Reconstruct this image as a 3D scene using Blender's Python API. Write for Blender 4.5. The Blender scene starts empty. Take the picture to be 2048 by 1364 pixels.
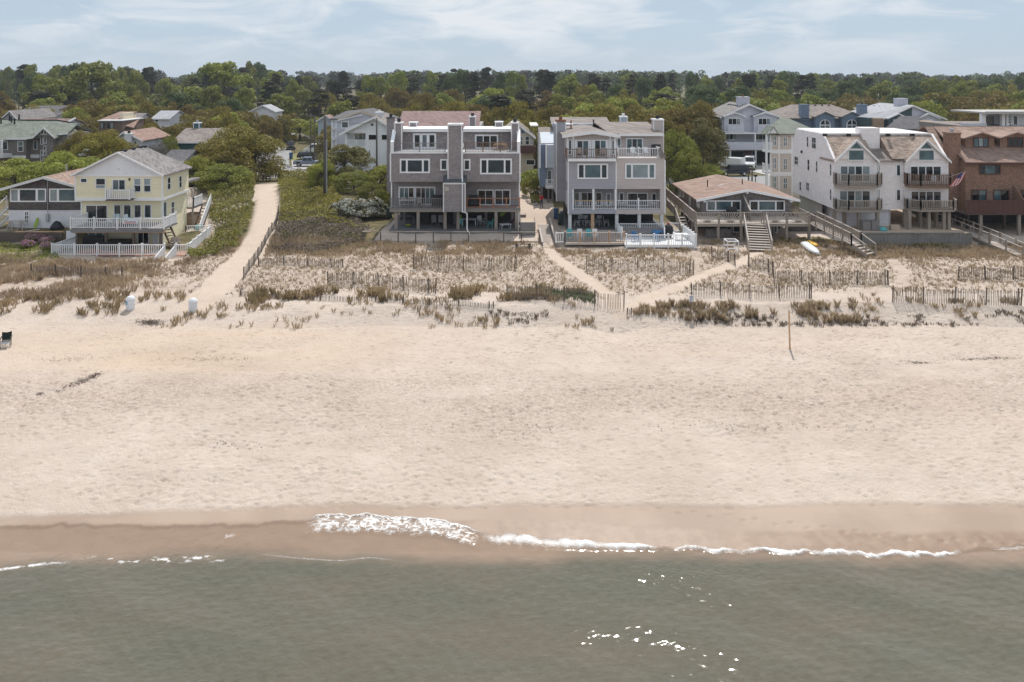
import bpy, bmesh, math, random
import numpy as np
from mathutils import Vector, Matrix
R = math.radians
SC = bpy.context.scene
COL = SC.collection
random.seed(7)
RNG = np.random.default_rng(7)

# ------------------------------------------------------------------ camera (level drone camera with a vertical lens shift)
F, YH, HC = 1500.0, 152.0, 19.6          # focal length in photo pixels, horizon row, camera height above the sea
cam_d = bpy.data.cameras.new('camera')
cam_d.sensor_width = 36.0
cam_d.lens = F / 2048 * 36.0
cam_d.shift_y = -(682 - YH) / 2048
cam_d.clip_start = 0.5
cam_d.clip_end = 20000
cam = bpy.data.objects.new('camera', cam_d)
COL.objects.link(cam)
cam.location = (0, 0, HC)
cam.rotation_euler = (R(90), 0, 0)
SC.camera = cam

# ------------------------------------------------------------------ sky, sun, exposure
SUN_EL, SUN_AZ = 57.0, 11.0               # azimuth measured from +Y (inland) towards +X
w = bpy.data.worlds.new('World'); SC.world = w; w.use_nodes = True
nt = w.node_tree; nt.nodes.clear()
def N(tree, t, **kw):
    n = tree.nodes.new(t)
    for k, v in kw.items():
        if k.startswith('i_'): n.inputs[k[2:]].default_value = v
        else: setattr(n, k, v)
    return n
def LK(tree, a, b): tree.links.new(a, b)
sky = N(nt, 'ShaderNodeTexSky', sky_type='NISHITA', sun_disc=False)
sky.sun_elevation = R(SUN_EL); sky.sun_rotation = R(SUN_AZ)
sky.altitude = 0; sky.air_density = 1.0; sky.dust_density = 0.4; sky.ozone_density = 1.5
tc = N(nt, 'ShaderNodeTexCoord')
sep = N(nt, 'ShaderNodeSeparateXYZ'); LK(nt, tc.outputs['Generated'], sep.inputs[0])
zz = N(nt, 'ShaderNodeMath', operation='ADD'); zz.inputs[1].default_value = 0.20; LK(nt, sep.outputs['Z'], zz.inputs[0])
zm = N(nt, 'ShaderNodeMath', operation='MAXIMUM'); zm.inputs[1].default_value = 0.02; LK(nt, zz.outputs[0], zm.inputs[0])
dx = N(nt, 'ShaderNodeMath', operation='DIVIDE'); LK(nt, sep.outputs['X'], dx.inputs[0]); LK(nt, zm.outputs[0], dx.inputs[1])
dy = N(nt, 'ShaderNodeMath', operation='DIVIDE'); LK(nt, sep.outputs['Y'], dy.inputs[0]); LK(nt, zm.outputs[0], dy.inputs[1])
cmb = N(nt, 'ShaderNodeCombineXYZ'); LK(nt, dx.outputs[0], cmb.inputs[0]); LK(nt, dy.outputs[0], cmb.inputs[1])
n1 = N(nt, 'ShaderNodeTexNoise'); n1.inputs['Scale'].default_value = 1.9; n1.inputs['Detail'].default_value = 9; n1.inputs['Roughness'].default_value = 0.58
n1.inputs['Distortion'].default_value = 0.6
LK(nt, cmb.outputs[0], n1.inputs['Vector'])
n2 = N(nt, 'ShaderNodeTexNoise'); n2.inputs['Scale'].default_value = 0.5; n2.inputs['Detail'].default_value = 4
LK(nt, cmb.outputs[0], n2.inputs['Vector'])
mm = N(nt, 'ShaderNodeMath', operation='MULTIPLY_ADD'); mm.inputs[1].default_value = 0.9
LK(nt, n2.outputs[0], mm.inputs[0]); LK(nt, n1.outputs[0], mm.inputs[2])
rp = N(nt, 'ShaderNodeMapRange'); rp.inputs['From Min'].default_value = 0.84; rp.inputs['From Max'].default_value = 1.08
LK(nt, mm.outputs[0], rp.inputs['Value'])
fz = N(nt, 'ShaderNodeMapRange'); fz.inputs['From Min'].default_value = 0.0; fz.inputs['From Max'].default_value = 0.06
LK(nt, sep.outputs['Z'], fz.inputs['Value'])
cf = N(nt, 'ShaderNodeMath', operation='MULTIPLY'); LK(nt, rp.outputs[0], cf.inputs[0]); LK(nt, fz.outputs[0], cf.inputs[1])
cf2 = N(nt, 'ShaderNodeMath', operation='MULTIPLY'); cf2.inputs[1].default_value = 0.85; LK(nt, cf.outputs[0], cf2.inputs[0])
# thin summer veil: whitens the whole sky, most of all towards the horizon
vz = N(nt, 'ShaderNodeMapRange'); vz.inputs['From Min'].default_value = 0.0; vz.inputs['From Max'].default_value = 0.55
vz.inputs['To Min'].default_value = 0.93; vz.inputs['To Max'].default_value = 0.85; LK(nt, sep.outputs['Z'], vz.inputs['Value'])
veil = N(nt, 'ShaderNodeMix', data_type='RGBA'); veil.inputs['B'].default_value = (3.0, 3.65, 4.4, 1)
LK(nt, vz.outputs[0], veil.inputs['Factor']); LK(nt, sky.outputs[0], veil.inputs['A'])
mixc = N(nt, 'ShaderNodeMix', data_type='RGBA'); mixc.inputs['B'].default_value = (5.2, 5.4, 5.65, 1)
LK(nt, cf2.outputs[0], mixc.inputs['Factor']); LK(nt, veil.outputs['Result'], mixc.inputs['A'])
bg = N(nt, 'ShaderNodeBackground'); bg.inputs['Strength'].default_value = 0.15
LK(nt, mixc.outputs['Result'], bg.inputs['Color'])
wo = N(nt, 'ShaderNodeOutputWorld'); LK(nt, bg.outputs[0], wo.inputs['Surface'])

sun_d = bpy.data.lights.new('sun', 'SUN'); sun_d.energy = 3.6; sun_d.angle = R(0.55); sun_d.color = (1.0, 0.955, 0.89)
sun = bpy.data.objects.new('sun', sun_d); COL.objects.link(sun)
sdir = Vector((math.sin(R(SUN_AZ)) * math.cos(R(SUN_EL)), math.cos(R(SUN_AZ)) * math.cos(R(SUN_EL)), math.sin(R(SUN_EL))))
sun.rotation_euler = sdir.to_track_quat('Z', 'Y').to_euler()
sun.location = (0, 40, 60)
SC.view_settings.view_transform = 'Standard'; SC.view_settings.look = 'None'
SC.view_settings.gamma = 1.0; SC.view_settings.use_curve_mapping = False
SC.view_settings.exposure = 0.08
SC.render.engine = 'CYCLES'
SC.cycles.use_denoising = True
SC.cycles.use_adaptive_sampling = True; SC.cycles.adaptive_threshold = 0.02
SC.cycles.max_bounces = 5; SC.cycles.diffuse_bounces = 3; SC.cycles.glossy_bounces = 2
SC.cycles.transmission_bounces = 2; SC.cycles.transparent_max_bounces = 6; SC.cycles.volume_bounces = 0
SC.cycles.caustics_reflective = False; SC.cycles.caustics_refractive = False

# ------------------------------------------------------------------ helpers
def PX(x, D): return (x - 1024) * D / F
def PZ(y, D): return HC - (y - YH) * D / F
def DY(y, z): return F * (HC - z) / (y - YH)

class MB:
    """collects simple shapes; build() links them as ONE mesh object"""
    def __init__(s): s.v = []; s.f = []
    def add(s, vs, fs):
        o = len(s.v); s.v.extend(vs); s.f.extend([tuple(i + o for i in f) for f in fs]); return s
    def box(s, x0, x1, y0, y1, z0, z1):
        if x0 > x1: x0, x1 = x1, x0
        if y0 > y1: y0, y1 = y1, y0
        if z0 > z1: z0, z1 = z1, z0
        return s.add([(x0,y0,z0),(x1,y0,z0),(x1,y1,z0),(x0,y1,z0),(x0,y0,z1),(x1,y0,z1),(x1,y1,z1),(x0,y1,z1)],
                     [(0,3,2,1),(4,5,6,7),(0,1,5,4),(1,2,6,5),(2,3,7,6),(3,0,4,7)])
    def bar(s, p0, p1, w, h):
        """box along p0-p1, w across, h in the third direction"""
        a = Vector(p0); b = Vector(p1); d = (b - a).normalized()
        up = Vector((0,0,1))
        if abs(d.z) > 0.98: up = Vector((0,1,0))
        sd = d.cross(up).normalized(); u = sd.cross(d).normalized()
        sd *= w / 2; u *= h / 2
        vs = [tuple(q) for q in (a-sd-u, a+sd-u, a+sd+u, a-sd+u, b-sd-u, b+sd-u, b+sd+u, b-sd+u)]
        return s.add(vs, [(0,1,2,3),(7,6,5,4),(0,4,5,1),(1,5,6,2),(2,6,7,3),(3,7,4,0)])
    def prism_y(s, pts, y0, y1):      # profile (x,z) extruded along y
        n = len(pts)
        return s.add([(x,y0,z) for x,z in pts] + [(x,y1,z) for x,z in pts],
                     [tuple(range(n)), tuple(range(2*n-1, n-1, -1))] + [(i, i+n, (i+1)%n+n, (i+1)%n) for i in range(n)])
    def prism_x(s, pts, x0, x1):      # profile (y,z) extruded along x
        n = len(pts)
        return s.add([(x0,y,z) for y,z in pts] + [(x1,y,z) for y,z in pts],
                     [tuple(range(n-1,-1,-1)), tuple(range(n, 2*n))] + [(i, (i+1)%n, (i+1)%n+n, i+n) for i in range(n)])
    def slab(s, pts, t):              # polygon with thickness t downwards
        n = len(pts)
        return s.add(list(pts) + [(x,y,z-t) for x,y,z in pts],
                     [tuple(range(n)), tuple(range(2*n-1, n-1, -1))] + [(i, i+n, (i+1)%n+n, (i+1)%n) for i in range(n)])
    def cyl(s, p0, p1, r0, r1=None, n=8, cap=True):
        r1 = r0 if r1 is None else r1
        a = Vector(p0); b = Vector(p1); d = (b - a).normalized()
        t = Vector((1,0,0)) if abs(d.x) < 0.9 else Vector((0,1,0))
        u = d.cross(t).normalized(); v = d.cross(u)
        vs = []
        for c, r in ((a, r0), (b, r1)):
            for i in range(n):
                q = c + u * (r*math.cos(2*math.pi*i/n)) + v * (r*math.sin(2*math.pi*i/n)); vs.append(tuple(q))
        fs = [(i, (i+1)%n, (i+1)%n+n, i+n) for i in range(n)]
        if cap: fs += [tuple(range(n-1,-1,-1)), tuple(range(n, 2*n))]
        return s.add(vs, fs)
    def tube(s, pts, r, n=7):
        for a, b in zip(pts[:-1], pts[1:]): s.cyl(a, b, r, r, n)
        return s
    def lathe(s, prof, c, n=14):      # prof (r,z)
        k = len(prof); vs = []
        for r, z in prof:
            for i in range(n): vs.append((c[0]+r*math.cos(2*math.pi*i/n), c[1]+r*math.sin(2*math.pi*i/n), c[2]+z))
        fs = [(j*n+i, j*n+(i+1)%n, (j+1)*n+(i+1)%n, (j+1)*n+i) for j in range(k-1) for i in range(n)]
        fs += [tuple(range(n-1,-1,-1)), tuple(range((k-1)*n, k*n))]
        return s.add(vs, fs)
    def mesh(s, name, mat, smooth=False):
        m = bpy.data.meshes.new(name); m.from_pydata(s.v, [], s.f); m.update()
        if mat: m.materials.append(mat)
        bm = bmesh.new(); bm.from_mesh(m); bmesh.ops.recalc_face_normals(bm, faces=bm.faces); bm.to_mesh(m); bm.free()
        if smooth: m.polygons.foreach_set('use_smooth', [True]*len(m.polygons))
        return m

def link(name, mesh, parent=None, loc=(0,0,0), rot=None, scale=None):
    o = bpy.data.objects.new(name, mesh); COL.objects.link(o)
    if parent is not None:
        o.parent = parent
        pl = Vector(parent['_w']) if '_w' in parent else Vector((0,0,0))
        o.location = Vector(loc) - pl
    else: o.location = loc
    if rot: o.rotation_euler = rot
    if scale: o.scale = scale
    WLOC[o.name] = Vector(loc)
    return o
WLOC = {}
class Thing:
    """a thing of the scene: an Empty at its base; parts are given in world coordinates"""
    def __init__(s, name, label, cat, loc, group=None):
        s.e = bpy.data.objects.new(name, None); COL.objects.link(s.e)
        s.e.empty_display_size = 0.3
        s.L = Vector(loc); s.e.location = s.L
        s.e['label'] = label; s.e['category'] = cat
        if group: s.e['group'] = group
    def part(s, name, mat, mb, parent=None, label=None, smooth=False, mesh=None, at=(0,0,0), stuff=False, rot=None):
        me = mesh if mesh is not None else mb.mesh(name, mat, smooth)
        o = bpy.data.objects.new(name, me); COL.objects.link(o)
        at = Vector(at)
        if parent is None:
            o.parent = s.e; o.location = at - s.L
        else:
            o.parent = parent; o.location = at - WLOC[parent.name]
        if rot: o.rotation_euler = rot
        WLOC[o.name] = at
        if label: o['label'] = label
        if stuff: o['kind'] = 'stuff'
        return o
    def box(s, name, mat, x0, x1, y0, y1, z0, z1, parent=None, label=None):
        return s.part(name, mat, MB().box(x0,x1,y0,y1,z0,z1), parent, label)
    def pb(s, name, mat, x0, y0, x1, y1, D, depth, parent=None, label=None):
        """box whose front face fills the photo rectangle at depth D"""
        return s.box(name, mat, PX(x0,D), PX(x1,D), D, D+depth, PZ(y1,D), PZ(y0,D), parent, label)
    def win(s, x0, x1, z0, z1, y, cols=(1,), rows=(1,), fm=None, gm=None, fw=0.09, mw=0.06, name='window', sill=False):
        """window in a wall that faces the sea (plane y)"""
        fm = fm or MAT['white']; fr = MB()
        pr = 0.07
        fr.box(x0, x0+fw, y-pr, y-0.004, z0, z1); fr.box(x1-fw, x1, y-pr, y-0.004, z0, z1)
        fr.box(x0+fw, x1-fw, y-pr, y-0.004, z1-fw, z1); fr.box(x0+fw, x1-fw, y-pr, y-0.004, z0, z0+fw)
        cs = sum(cols); rs = sum(rows)
        ix0, ix1, iz0, iz1 = x0+fw, x1-fw, z0+fw, z1-fw
        xs = []; a = ix0
        for i, c in enumerate(cols):
            b = a + (ix1-ix0) * c / cs; xs.append((a, b)); a = b
        zs = []; a = iz0
        for c in rows:
            b = a + (iz1-iz0) * c / rs; zs.append((a, b)); a = b
        for (a, b) in xs[:-1]: fr.box(b-mw/2, b+mw/2, y-pr+0.01, y-0.004, iz0, iz1)
        for (a, b) in zs[:-1]:
            for (c, d) in xs: fr.box(c+mw/2, d-mw/2, y-pr+0.013, y-0.004, b-mw/2, b+mw/2)
        wo = s.part(name, fm, fr)
        gl = gm if isinstance(gm, (list, tuple)) else [gm or 'glass']
        k = 0
        for (c, d) in xs:
            for (a, b) in zs:
                s.part('pane', MAT[gl[k % len(gl)]], MB().box(c+0.01, d-0.01, y-0.03, y-0.006, a+0.01, b-0.01), wo); k += 1
        return wo
    def pwin(s, x0, y0, x1, y1, D, **kw):
        return s.win(PX(x0,D), PX(x1,D), PZ(y1,D), PZ(y0,D), D, **kw)
    def winx(s, y0, y1, z0, z1, x, side, cols=(1,), rows=(1,), fm=None, gm='glass', fw=0.08, mw=0.05):
        """window in a side wall at x; side is the outward sign"""
        fm = fm or MAT['white']; fr = MB()
        a0, a1 = (x + side*0.004, x + side*0.06)
        fr.box(a0,a1,y0,y0+fw,z0,z1); fr.box(a0,a1,y1-fw,y1,z0,z1); fr.box(a0,a1,y0+fw,y1-fw,z1-fw,z1); fr.box(a0,a1,y0+fw,y1-fw,z0,z0+fw)
        iy0, iy1, iz0, iz1 = y0+fw, y1-fw, z0+fw, z1-fw
        ys = []; a = iy0
        for c in cols:
            b = a + (iy1-iy0)*c/sum(cols); ys.append((a,b)); a = b
        zs = []; a = iz0
        for c in rows:
            b = a + (iz1-iz0)*c/sum(rows); zs.append((a,b)); a = b
        for (a,b) in ys[:-1]: fr.box(a0, x+side*0.05, b-mw/2, b+mw/2, iz0, iz1)
        for (a,b) in zs[:-1]:
            for (c,d) in ys: fr.box(a0, x+side*0.047, c+mw/2, d-mw/2, b-mw/2, b+mw/2)
        wo = s.part('window', fm, fr)
        for (c,d) in ys:
            for (a,b) in zs: s.part('pane', MAT[gm], MB().box(x+side*0.006, x+side*0.03, c+0.01, d-0.01, a+0.01, b-0.01), wo)
        return wo
    def rail(s, p0, p1, h=1.0, mat='white', pitch=0.19, bw=0.045, post=1.9, pm=None, tm=None, name='railing', cap=False, ends=True, low=0.1, pw=0.11, drop=0.0):
        """deck railing along p0-p1 (base points): rails, posts and balusters"""
        a = Vector(p0); b = Vector(p1); d = b - a; L = math.hypot(d.x, d.y)
        m = MAT[mat]; tmm = MAT[tm] if tm else m
        rl = MB().bar(a+Vector((0,0,low)), b+Vector((0,0,low)), 0.05, 0.06)
        ro = s.part(name, m, rl)
        s.part('top_rail', tmm, MB().bar(a+Vector((0,0,h)), b+Vector((0,0,h)), 0.10, 0.06), ro)
        n = max(1, round(L / post)) if post else 1
        pmm = MAT[pm] if pm else m
        for i in range(n+1):
            if not ends and i in (0, n): continue
            q = a + d*(i/n)
            pmb = MB().box(-pw/2, pw/2, -pw/2, pw/2, -drop, h+0.10)
            if cap: pmb.box(-pw/2-0.03, pw/2+0.03, -pw/2-0.03, pw/2+0.03, h+0.10, h+0.15)
            s.part('post', pmm, pmb, ro, at=q)
        if pitch:
            key = (mat, round(h,2), bw, low)
            if key not in BAL:
                BAL[key] = MB().box(-bw/2, bw/2, -bw/2, bw/2, low+0.03, h-0.03).mesh('baluster', m)
            k = int(L / pitch)
            for i in range(1, k):
                q = a + d*(i/k)
                s.part('baluster', None, None, ro, mesh=BAL[key], at=q)
        return ro
    def stairs(s, p0, p1, w, n, mat='wood', axis='x', sm=None, rail=None, rm='wood', solid=True):
        """flight from top p0 to bottom p1; w = width; treads and two stringers"""
        a = Vector(p0); b = Vector(p1); d = b - a
        h = Vector((d.x, d.y, 0)); run = h.length / n; hd = h.normalized(); sd = Vector((-hd.y, hd.x, 0)) * (w/2)
        st = MB()
        for sg in (-1, 1):
            st.bar(a + sd*sg - Vector((0,0,0.14)), b + sd*sg - Vector((0,0,0.10)), 0.06, 0.26)
        so = s.part('stringer', MAT[sm or mat], st)
        for i in range(n):
            c = a + d*((i+0.5)/n)
            e0 = c - sd*0.96; e1 = c + sd*0.96
            s.part('tread', MAT[mat], MB().bar(e0, e1, run*0.92, 0.05))
        if rail:
            for sg in (-1, 1):
                s.rail(a + sd*sg*1.03, b + sd*sg*1.03, h=rail, mat=rm, pitch=0 , post=h.length+1, low=0.45, name='hand_rail', pw=0.1)
BAL = {}
MAT = {}

def tag(o, label=None, cat=None, group=None, kind=None):
    if label: o['label'] = label
    if cat: o['category'] = cat
    if group: o['group'] = group
    if kind: o['kind'] = kind
    return o
# ------------------------------------------------------------------ procedural materials
def srgb(c):
    return tuple((x/255/12.92) if x/255 <= 0.04045 else ((x/255+0.055)/1.055)**2.4 for x in c)
def newmat(name):
    m = bpy.data.materials.new(name); m.use_nodes = True
    t = m.node_tree; t.nodes.clear()
    o = N(t, 'ShaderNodeOutputMaterial'); p = N(t, 'ShaderNodeBsdfPrincipled'); LK(t, p.outputs[0], o.inputs[0])
    return m, t, p, o
def math_(t, op, a, b=None, c=None):
    n = N(t, 'ShaderNodeMath', operation=op)
    for i, q in enumerate((a, b, c)):
        if q is None: continue
        if isinstance(q, (int, float)): n.inputs[i].default_value = q
        else: LK(t, q, n.inputs[i])
    return n.outputs[0]
def noise_(t, vec, scale, detail=3, rough=0.55, dist=0.0):
    n = N(t, 'ShaderNodeTexNoise'); n.inputs['Scale'].default_value = scale; n.inputs['Detail'].default_value = detail
    n.inputs['Roughness'].default_value = rough; n.inputs['Distortion'].default_value = dist
    if vec is not None: LK(t, vec, n.inputs['Vector'])
    return n.outputs[0]
def mixc_(t, fac, a, b, blend='MIX'):
    n = N(t, 'ShaderNodeMix', data_type='RGBA', blend_type=blend)
    for k, q in (('Factor', fac), ('A', a), ('B', b)):
        if isinstance(q, (int, float)): n.inputs[k].default_value = q
        elif isinstance(q, tuple): n.inputs[k].default_value = (q[0], q[1], q[2], 1)
        else: LK(t, q, n.inputs[k])
    return n.outputs['Result']
def rng_(t, v, a, b, c=0.0, d=1.0, smooth=False):
    n = N(t, 'ShaderNodeMapRange'); n.inputs['From Min'].default_value = a; n.inputs['From Max'].default_value = b
    n.inputs['To Min'].default_value = c; n.inputs['To Max'].default_value = d
    if smooth: n.interpolation_type = 'SMOOTHSTEP'
    LK(t, v, n.inputs['Value']); return n.outputs[0]
def bump_(t, h, dist, strength=1.0):
    n = N(t, 'ShaderNodeBump'); n.inputs['Distance'].default_value = dist; n.inputs['Strength'].default_value = strength
    LK(t, h, n.inputs['Height']); return n.outputs[0]

def simple(key, col, rough=0.6, kind='plain', var=0.10, pitch=0.13, tab=0.3, metal=0.0, spec=0.4, dirt=0.0):
    """kinds: plain, siding (lapped boards), vert (vertical boards), shingle (wall shingles), roof (asphalt tabs), wood (grain along the piece)"""
    m, t, p, o = newmat(key)
    g = N(t, 'ShaderNodeNewGeometry'); pos = g.outputs['Position']
    sp = N(t, 'ShaderNodeSeparateXYZ'); LK(t, pos, sp.inputs[0])
    big = noise_(t, pos, 0.55, 3, 0.6); fine = noise_(t, pos, 9.0, 3, 0.6)
    v = math_(t, 'ADD', math_(t, 'MULTIPLY', big, 0.6), math_(t, 'MULTIPLY', fine, 0.4))
    if kind in ('siding', 'shingle', 'roof', 'vert'):
        xy = math_(t, 'ADD', sp.outputs[0], sp.outputs[1])
        if kind == 'vert':
            row = math_(t, 'FLOOR', math_(t, 'DIVIDE', xy, pitch)); frac = math_(t, 'FRACT', math_(t, 'DIVIDE', xy, pitch))
            cb = N(t, 'ShaderNodeCombineXYZ'); LK(t, row, cb.inputs[0])
        else:
            row = math_(t, 'FLOOR', math_(t, 'DIVIDE', sp.outputs[2], pitch)); frac = math_(t, 'FRACT', math_(t, 'DIVIDE', sp.outputs[2], pitch))
            off = math_(t, 'MULTIPLY', math_(t, 'FRACT', math_(t, 'MULTIPLY', row, 0.618)), 7.0)
            cell = math_(t, 'FLOOR', math_(t, 'DIVIDE', math_(t, 'ADD', xy, off), tab if kind != 'siding' else 3.6))
            cb = N(t, 'ShaderNodeCombineXYZ'); LK(t, row, cb.inputs[0]); LK(t, cell, cb.inputs[1])
        wn = N(t, 'ShaderNodeTexWhiteNoise', noise_dimensions='3D'); LK(t, cb.outputs[0], wn.inputs['Vector'])
        amt = {'siding': 0.25, 'vert': 0.22, 'shingle': 0.42, 'roof': 0.5}[kind]
        v = math_(t, 'ADD', math_(t, 'MULTIPLY', v, 1.0), math_(t, 'MULTIPLY', math_(t, 'SUBTRACT', wn.outputs['Value'], 0.5), amt))
        hgt = math_(t, 'SUBTRACT', 1.0, frac) if kind != 'vert' else math_(t, 'GREATER_THAN', frac, 0.12)
        LK(t, bump_(t, hgt, {'siding': 0.03, 'shingle': 0.025, 'roof': 0.02, 'vert': 0.015}[kind], 0.8), p.inputs['Normal'])
    elif kind == 'wood':
        mp = N(t, 'ShaderNodeMapping'); mp.inputs['Scale'].default_value = (14, 14, 1.2); LK(t, pos, mp.inputs[0])
        gr = noise_(t, mp.outputs[0], 1.6, 5, 0.65)
        v = math_(t, 'ADD', math_(t, 'MULTIPLY', v, 0.5), math_(t, 'MULTIPLY', gr, 0.55))
        LK(t, bump_(t, gr, 0.012, 0.5), p.inputs['Normal'])
    f = rng_(t, v, 0.25, 0.75)
    c = mixc_(t, f, tuple(q*(1-var*1.6) for q in col), tuple(min(1, q*(1+var*1.6)) for q in col))
    if dirt:
        dn = rng_(t, noise_(t, pos, 1.7, 5, 0.7), 0.52, 0.72)
        c = mixc_(t, math_(t, 'MULTIPLY', dn, dirt), c, tuple(q*0.45 for q in col))
    LK(t, c, p.inputs['Base Color'])
    p.inputs['Roughness'].default_value = rough; p.inputs['Metallic'].default_value = metal
    p.inputs['Specular IOR Level'].default_value = spec
    MAT[key] = m
    return m

def glassmat(key, col, rough=0.06, var=0.4):
    m, t, p, o = newmat(key)
    g = N(t, 'ShaderNodeNewGeometry')
    n = noise_(t, g.outputs['Position'], 0.9, 2)
    c = mixc_(t, rng_(t, n, 0.35, 0.65), tuple(q*(1-var) for q in col), tuple(q*(1+var) for q in col))
    LK(t, c, p.inputs['Base Color']); p.inputs['Roughness'].default_value = rough
    p.inputs['Specular IOR Level'].default_value = 0.6; p.inputs['Coat Weight'].default_value = 0.15
    LK(t, bump_(t, noise_(t, g.outputs['Position'], 0.6, 1), 0.01, 0.3), p.inputs['Normal'])
    MAT[key] = m

simple('white', (0.86,0.86,0.87), 0.45, var=0.03, dirt=0.10)
simple('white_soft', (0.70,0.70,0.70), 0.6, var=0.04, dirt=0.2)
simple('roof_white', (0.74,0.735,0.73), 0.6, var=0.05, dirt=0.25)
simple('grey_siding', (0.29,0.258,0.258), 0.75, 'shingle', 0.10, 0.15, 0.22)
simple('bluegrey_siding', (0.40,0.39,0.42), 0.6, 'siding', 0.06, 0.12)
simple('pinkgrey_siding', (0.56,0.49,0.465), 0.6, 'siding', 0.06, 0.12)
simple('yellow_siding', (0.86,0.785,0.55), 0.6, 'siding', 0.05, 0.16)
simple('white_vert', (0.80,0.81,0.84), 0.6, 'vert', 0.05, 0.4)
simple('white_wall', (0.74,0.73,0.76), 0.65, 'siding', 0.05, 0.2, dirt=0.2)
simple('pinkwhite_siding', (0.86,0.81,0.80), 0.65, 'shingle', 0.05, 0.14, 0.3)
simple('lilac_siding', (0.58,0.58,0.64), 0.65, 'siding', 0.05, 0.2)
simple('cottage_shingle', (0.20,0.18,0.175), 0.85, 'shingle', 0.20, 0.16, 0.2)
simple('brown_shingle', (0.25,0.152,0.108), 0.8, 'shingle', 0.14, 0.15, 0.2)
simple('dark_shingle', (0.105,0.088,0.084), 0.85, 'shingle', 0.20, 0.16, 0.2)
simple('tan_siding', (0.62,0.545,0.47), 0.65, 'siding', 0.06, 0.15)
simple('taupe_shingle', (0.20,0.18,0.165), 0.8, 'shingle', 0.12, 0.18, 0.25)
simple('teal_siding', (0.045,0.12,0.14), 0.6, 'siding', 0.08, 0.18)
simple('green_dark_siding', (0.05,0.09,0.10), 0.6, 'siding', 0.08, 0.18)
simple('blue_siding', (0.17,0.225,0.31), 0.6, 'siding', 0.06, 0.15)
simple('paleblue_siding', (0.42,0.47,0.53), 0.6, 'siding', 0.06, 0.15)
simple('cream_siding', (0.62,0.53,0.40), 0.65, 'siding', 0.06, 0.15)
simple('ply_brown', (0.34,0.24,0.16), 0.8, 'siding', 0.10, 0.2)
simple('brick_brown', (0.16,0.11,0.085), 0.85, 'shingle', 0.15, 0.1, 0.25)
simple('roof_brown', (0.30,0.205,0.165), 0.9, 'roof', 0.16, 0.14, 0.32)
simple('roof_tan', (0.32,0.25,0.205), 0.9, 'roof', 0.20, 0.14, 0.32)
simple('roof_grey', (0.215,0.195,0.19), 0.9, 'roof', 0.18, 0.14, 0.32)
simple('roof_taupe', (0.235,0.20,0.18), 0.9, 'roof', 0.16, 0.14, 0.32)
simple('roof_dark', (0.11,0.105,0.11), 0.9, 'roof', 0.15, 0.14, 0.32)
simple('roof_light', (0.36,0.36,0.38), 0.85, 'roof', 0.10, 0.14, 0.32)
simple('roof_green', (0.17,0.185,0.155), 0.9, 'roof', 0.14, 0.14, 0.32)
simple('roof_maroon', (0.24,0.16,0.15), 0.9, 'roof', 0.14, 0.14, 0.32)
simple('roof_red', (0.28,0.18,0.145), 0.9, 'roof', 0.14, 0.14, 0.32)
simple('slate', (0.085,0.09,0.10), 0.8, 'roof', 0.12, 0.12, 0.25)
simple('wood', (0.30,0.255,0.215), 0.85, 'wood', 0.16)
simple('wood_pale', (0.47,0.41,0.36), 0.85, 'wood', 0.14)
simple('wood_dark', (0.12,0.095,0.08), 0.85, 'wood', 0.2)
simple('wood_grey', (0.22,0.205,0.20), 0.85, 'wood', 0.16)
simple('wood_red', (0.42,0.19,0.11), 0.75, 'wood', 0.12)
simple('wood_new', (0.55,0.36,0.21), 0.8, 'wood', 0.12)
simple('wood_brown', (0.21,0.14,0.105), 0.8, 'wood', 0.16)
simple('wood_maroon', (0.10,0.048,0.040), 0.8, 'wood', 0.16)
simple('lath', (0.15,0.128,0.112), 0.9, 'wood', 0.25)
simple('plank_grey', (0.235,0.225,0.21), 0.9, 'wood', 0.30, dirt=0.6)
simple('concrete', (0.46,0.44,0.42), 0.85, var=0.08, dirt=0.2)
simple('asphalt', (0.30,0.295,0.295), 0.9, var=0.10, dirt=0.15)
simple('drive', (0.50,0.40,0.31), 0.9, var=0.08)
simple('lawn', (0.20,0.19,0.075), 0.95, var=0.3)
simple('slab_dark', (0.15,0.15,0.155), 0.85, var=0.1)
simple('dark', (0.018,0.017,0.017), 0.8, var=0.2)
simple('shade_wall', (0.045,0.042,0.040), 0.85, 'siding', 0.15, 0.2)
simple('black', (0.012,0.012,0.014), 0.5, var=0.1)
simple('metal_grey', (0.42,0.43,0.45), 0.4, var=0.05, metal=0.6)
simple('pole_wood', (0.10,0.09,0.085), 0.9, 'wood', 0.2)
simple('pole_grey', (0.33,0.34,0.36), 0.5, var=0.05)
simple('plastic_white', (0.74,0.75,0.78), 0.4, var=0.03)
simple('plastic_teal', (0.10,0.42,0.44), 0.4, var=0.05)
simple('plastic_blue', (0.03,0.10,0.22), 0.45, var=0.05)
simple('plastic_green', (0.02,0.045,0.04), 0.45, var=0.05)
simple('lime', (0.28,0.42,0.04), 0.5, var=0.05)
simple('orange', (0.62,0.16,0.03), 0.5, var=0.06)
simple('yellow', (0.72,0.42,0.03), 0.45, var=0.05)
simple('blue_fabric', (0.05,0.16,0.34), 0.8, var=0.08)
simple('green_fabric', (0.013,0.022,0.016), 0.85, var=0.08)
simple('red_cloth', (0.50,0.035,0.035), 0.85, var=0.1)
simple('jeans', (0.055,0.075,0.115), 0.9, var=0.1)
simple('skin', (0.45,0.27,0.19), 0.6, var=0.04)
simple('hair', (0.03,0.02,0.015), 0.7, var=0.1)
simple('car_navy', (0.010,0.014,0.030), 0.18, var=0.02, spec=0.7)
simple('car_white', (0.78,0.79,0.80), 0.2, var=0.02, spec=0.6)
simple('car_dark', (0.02,0.02,0.022), 0.25, var=0.02)
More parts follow.
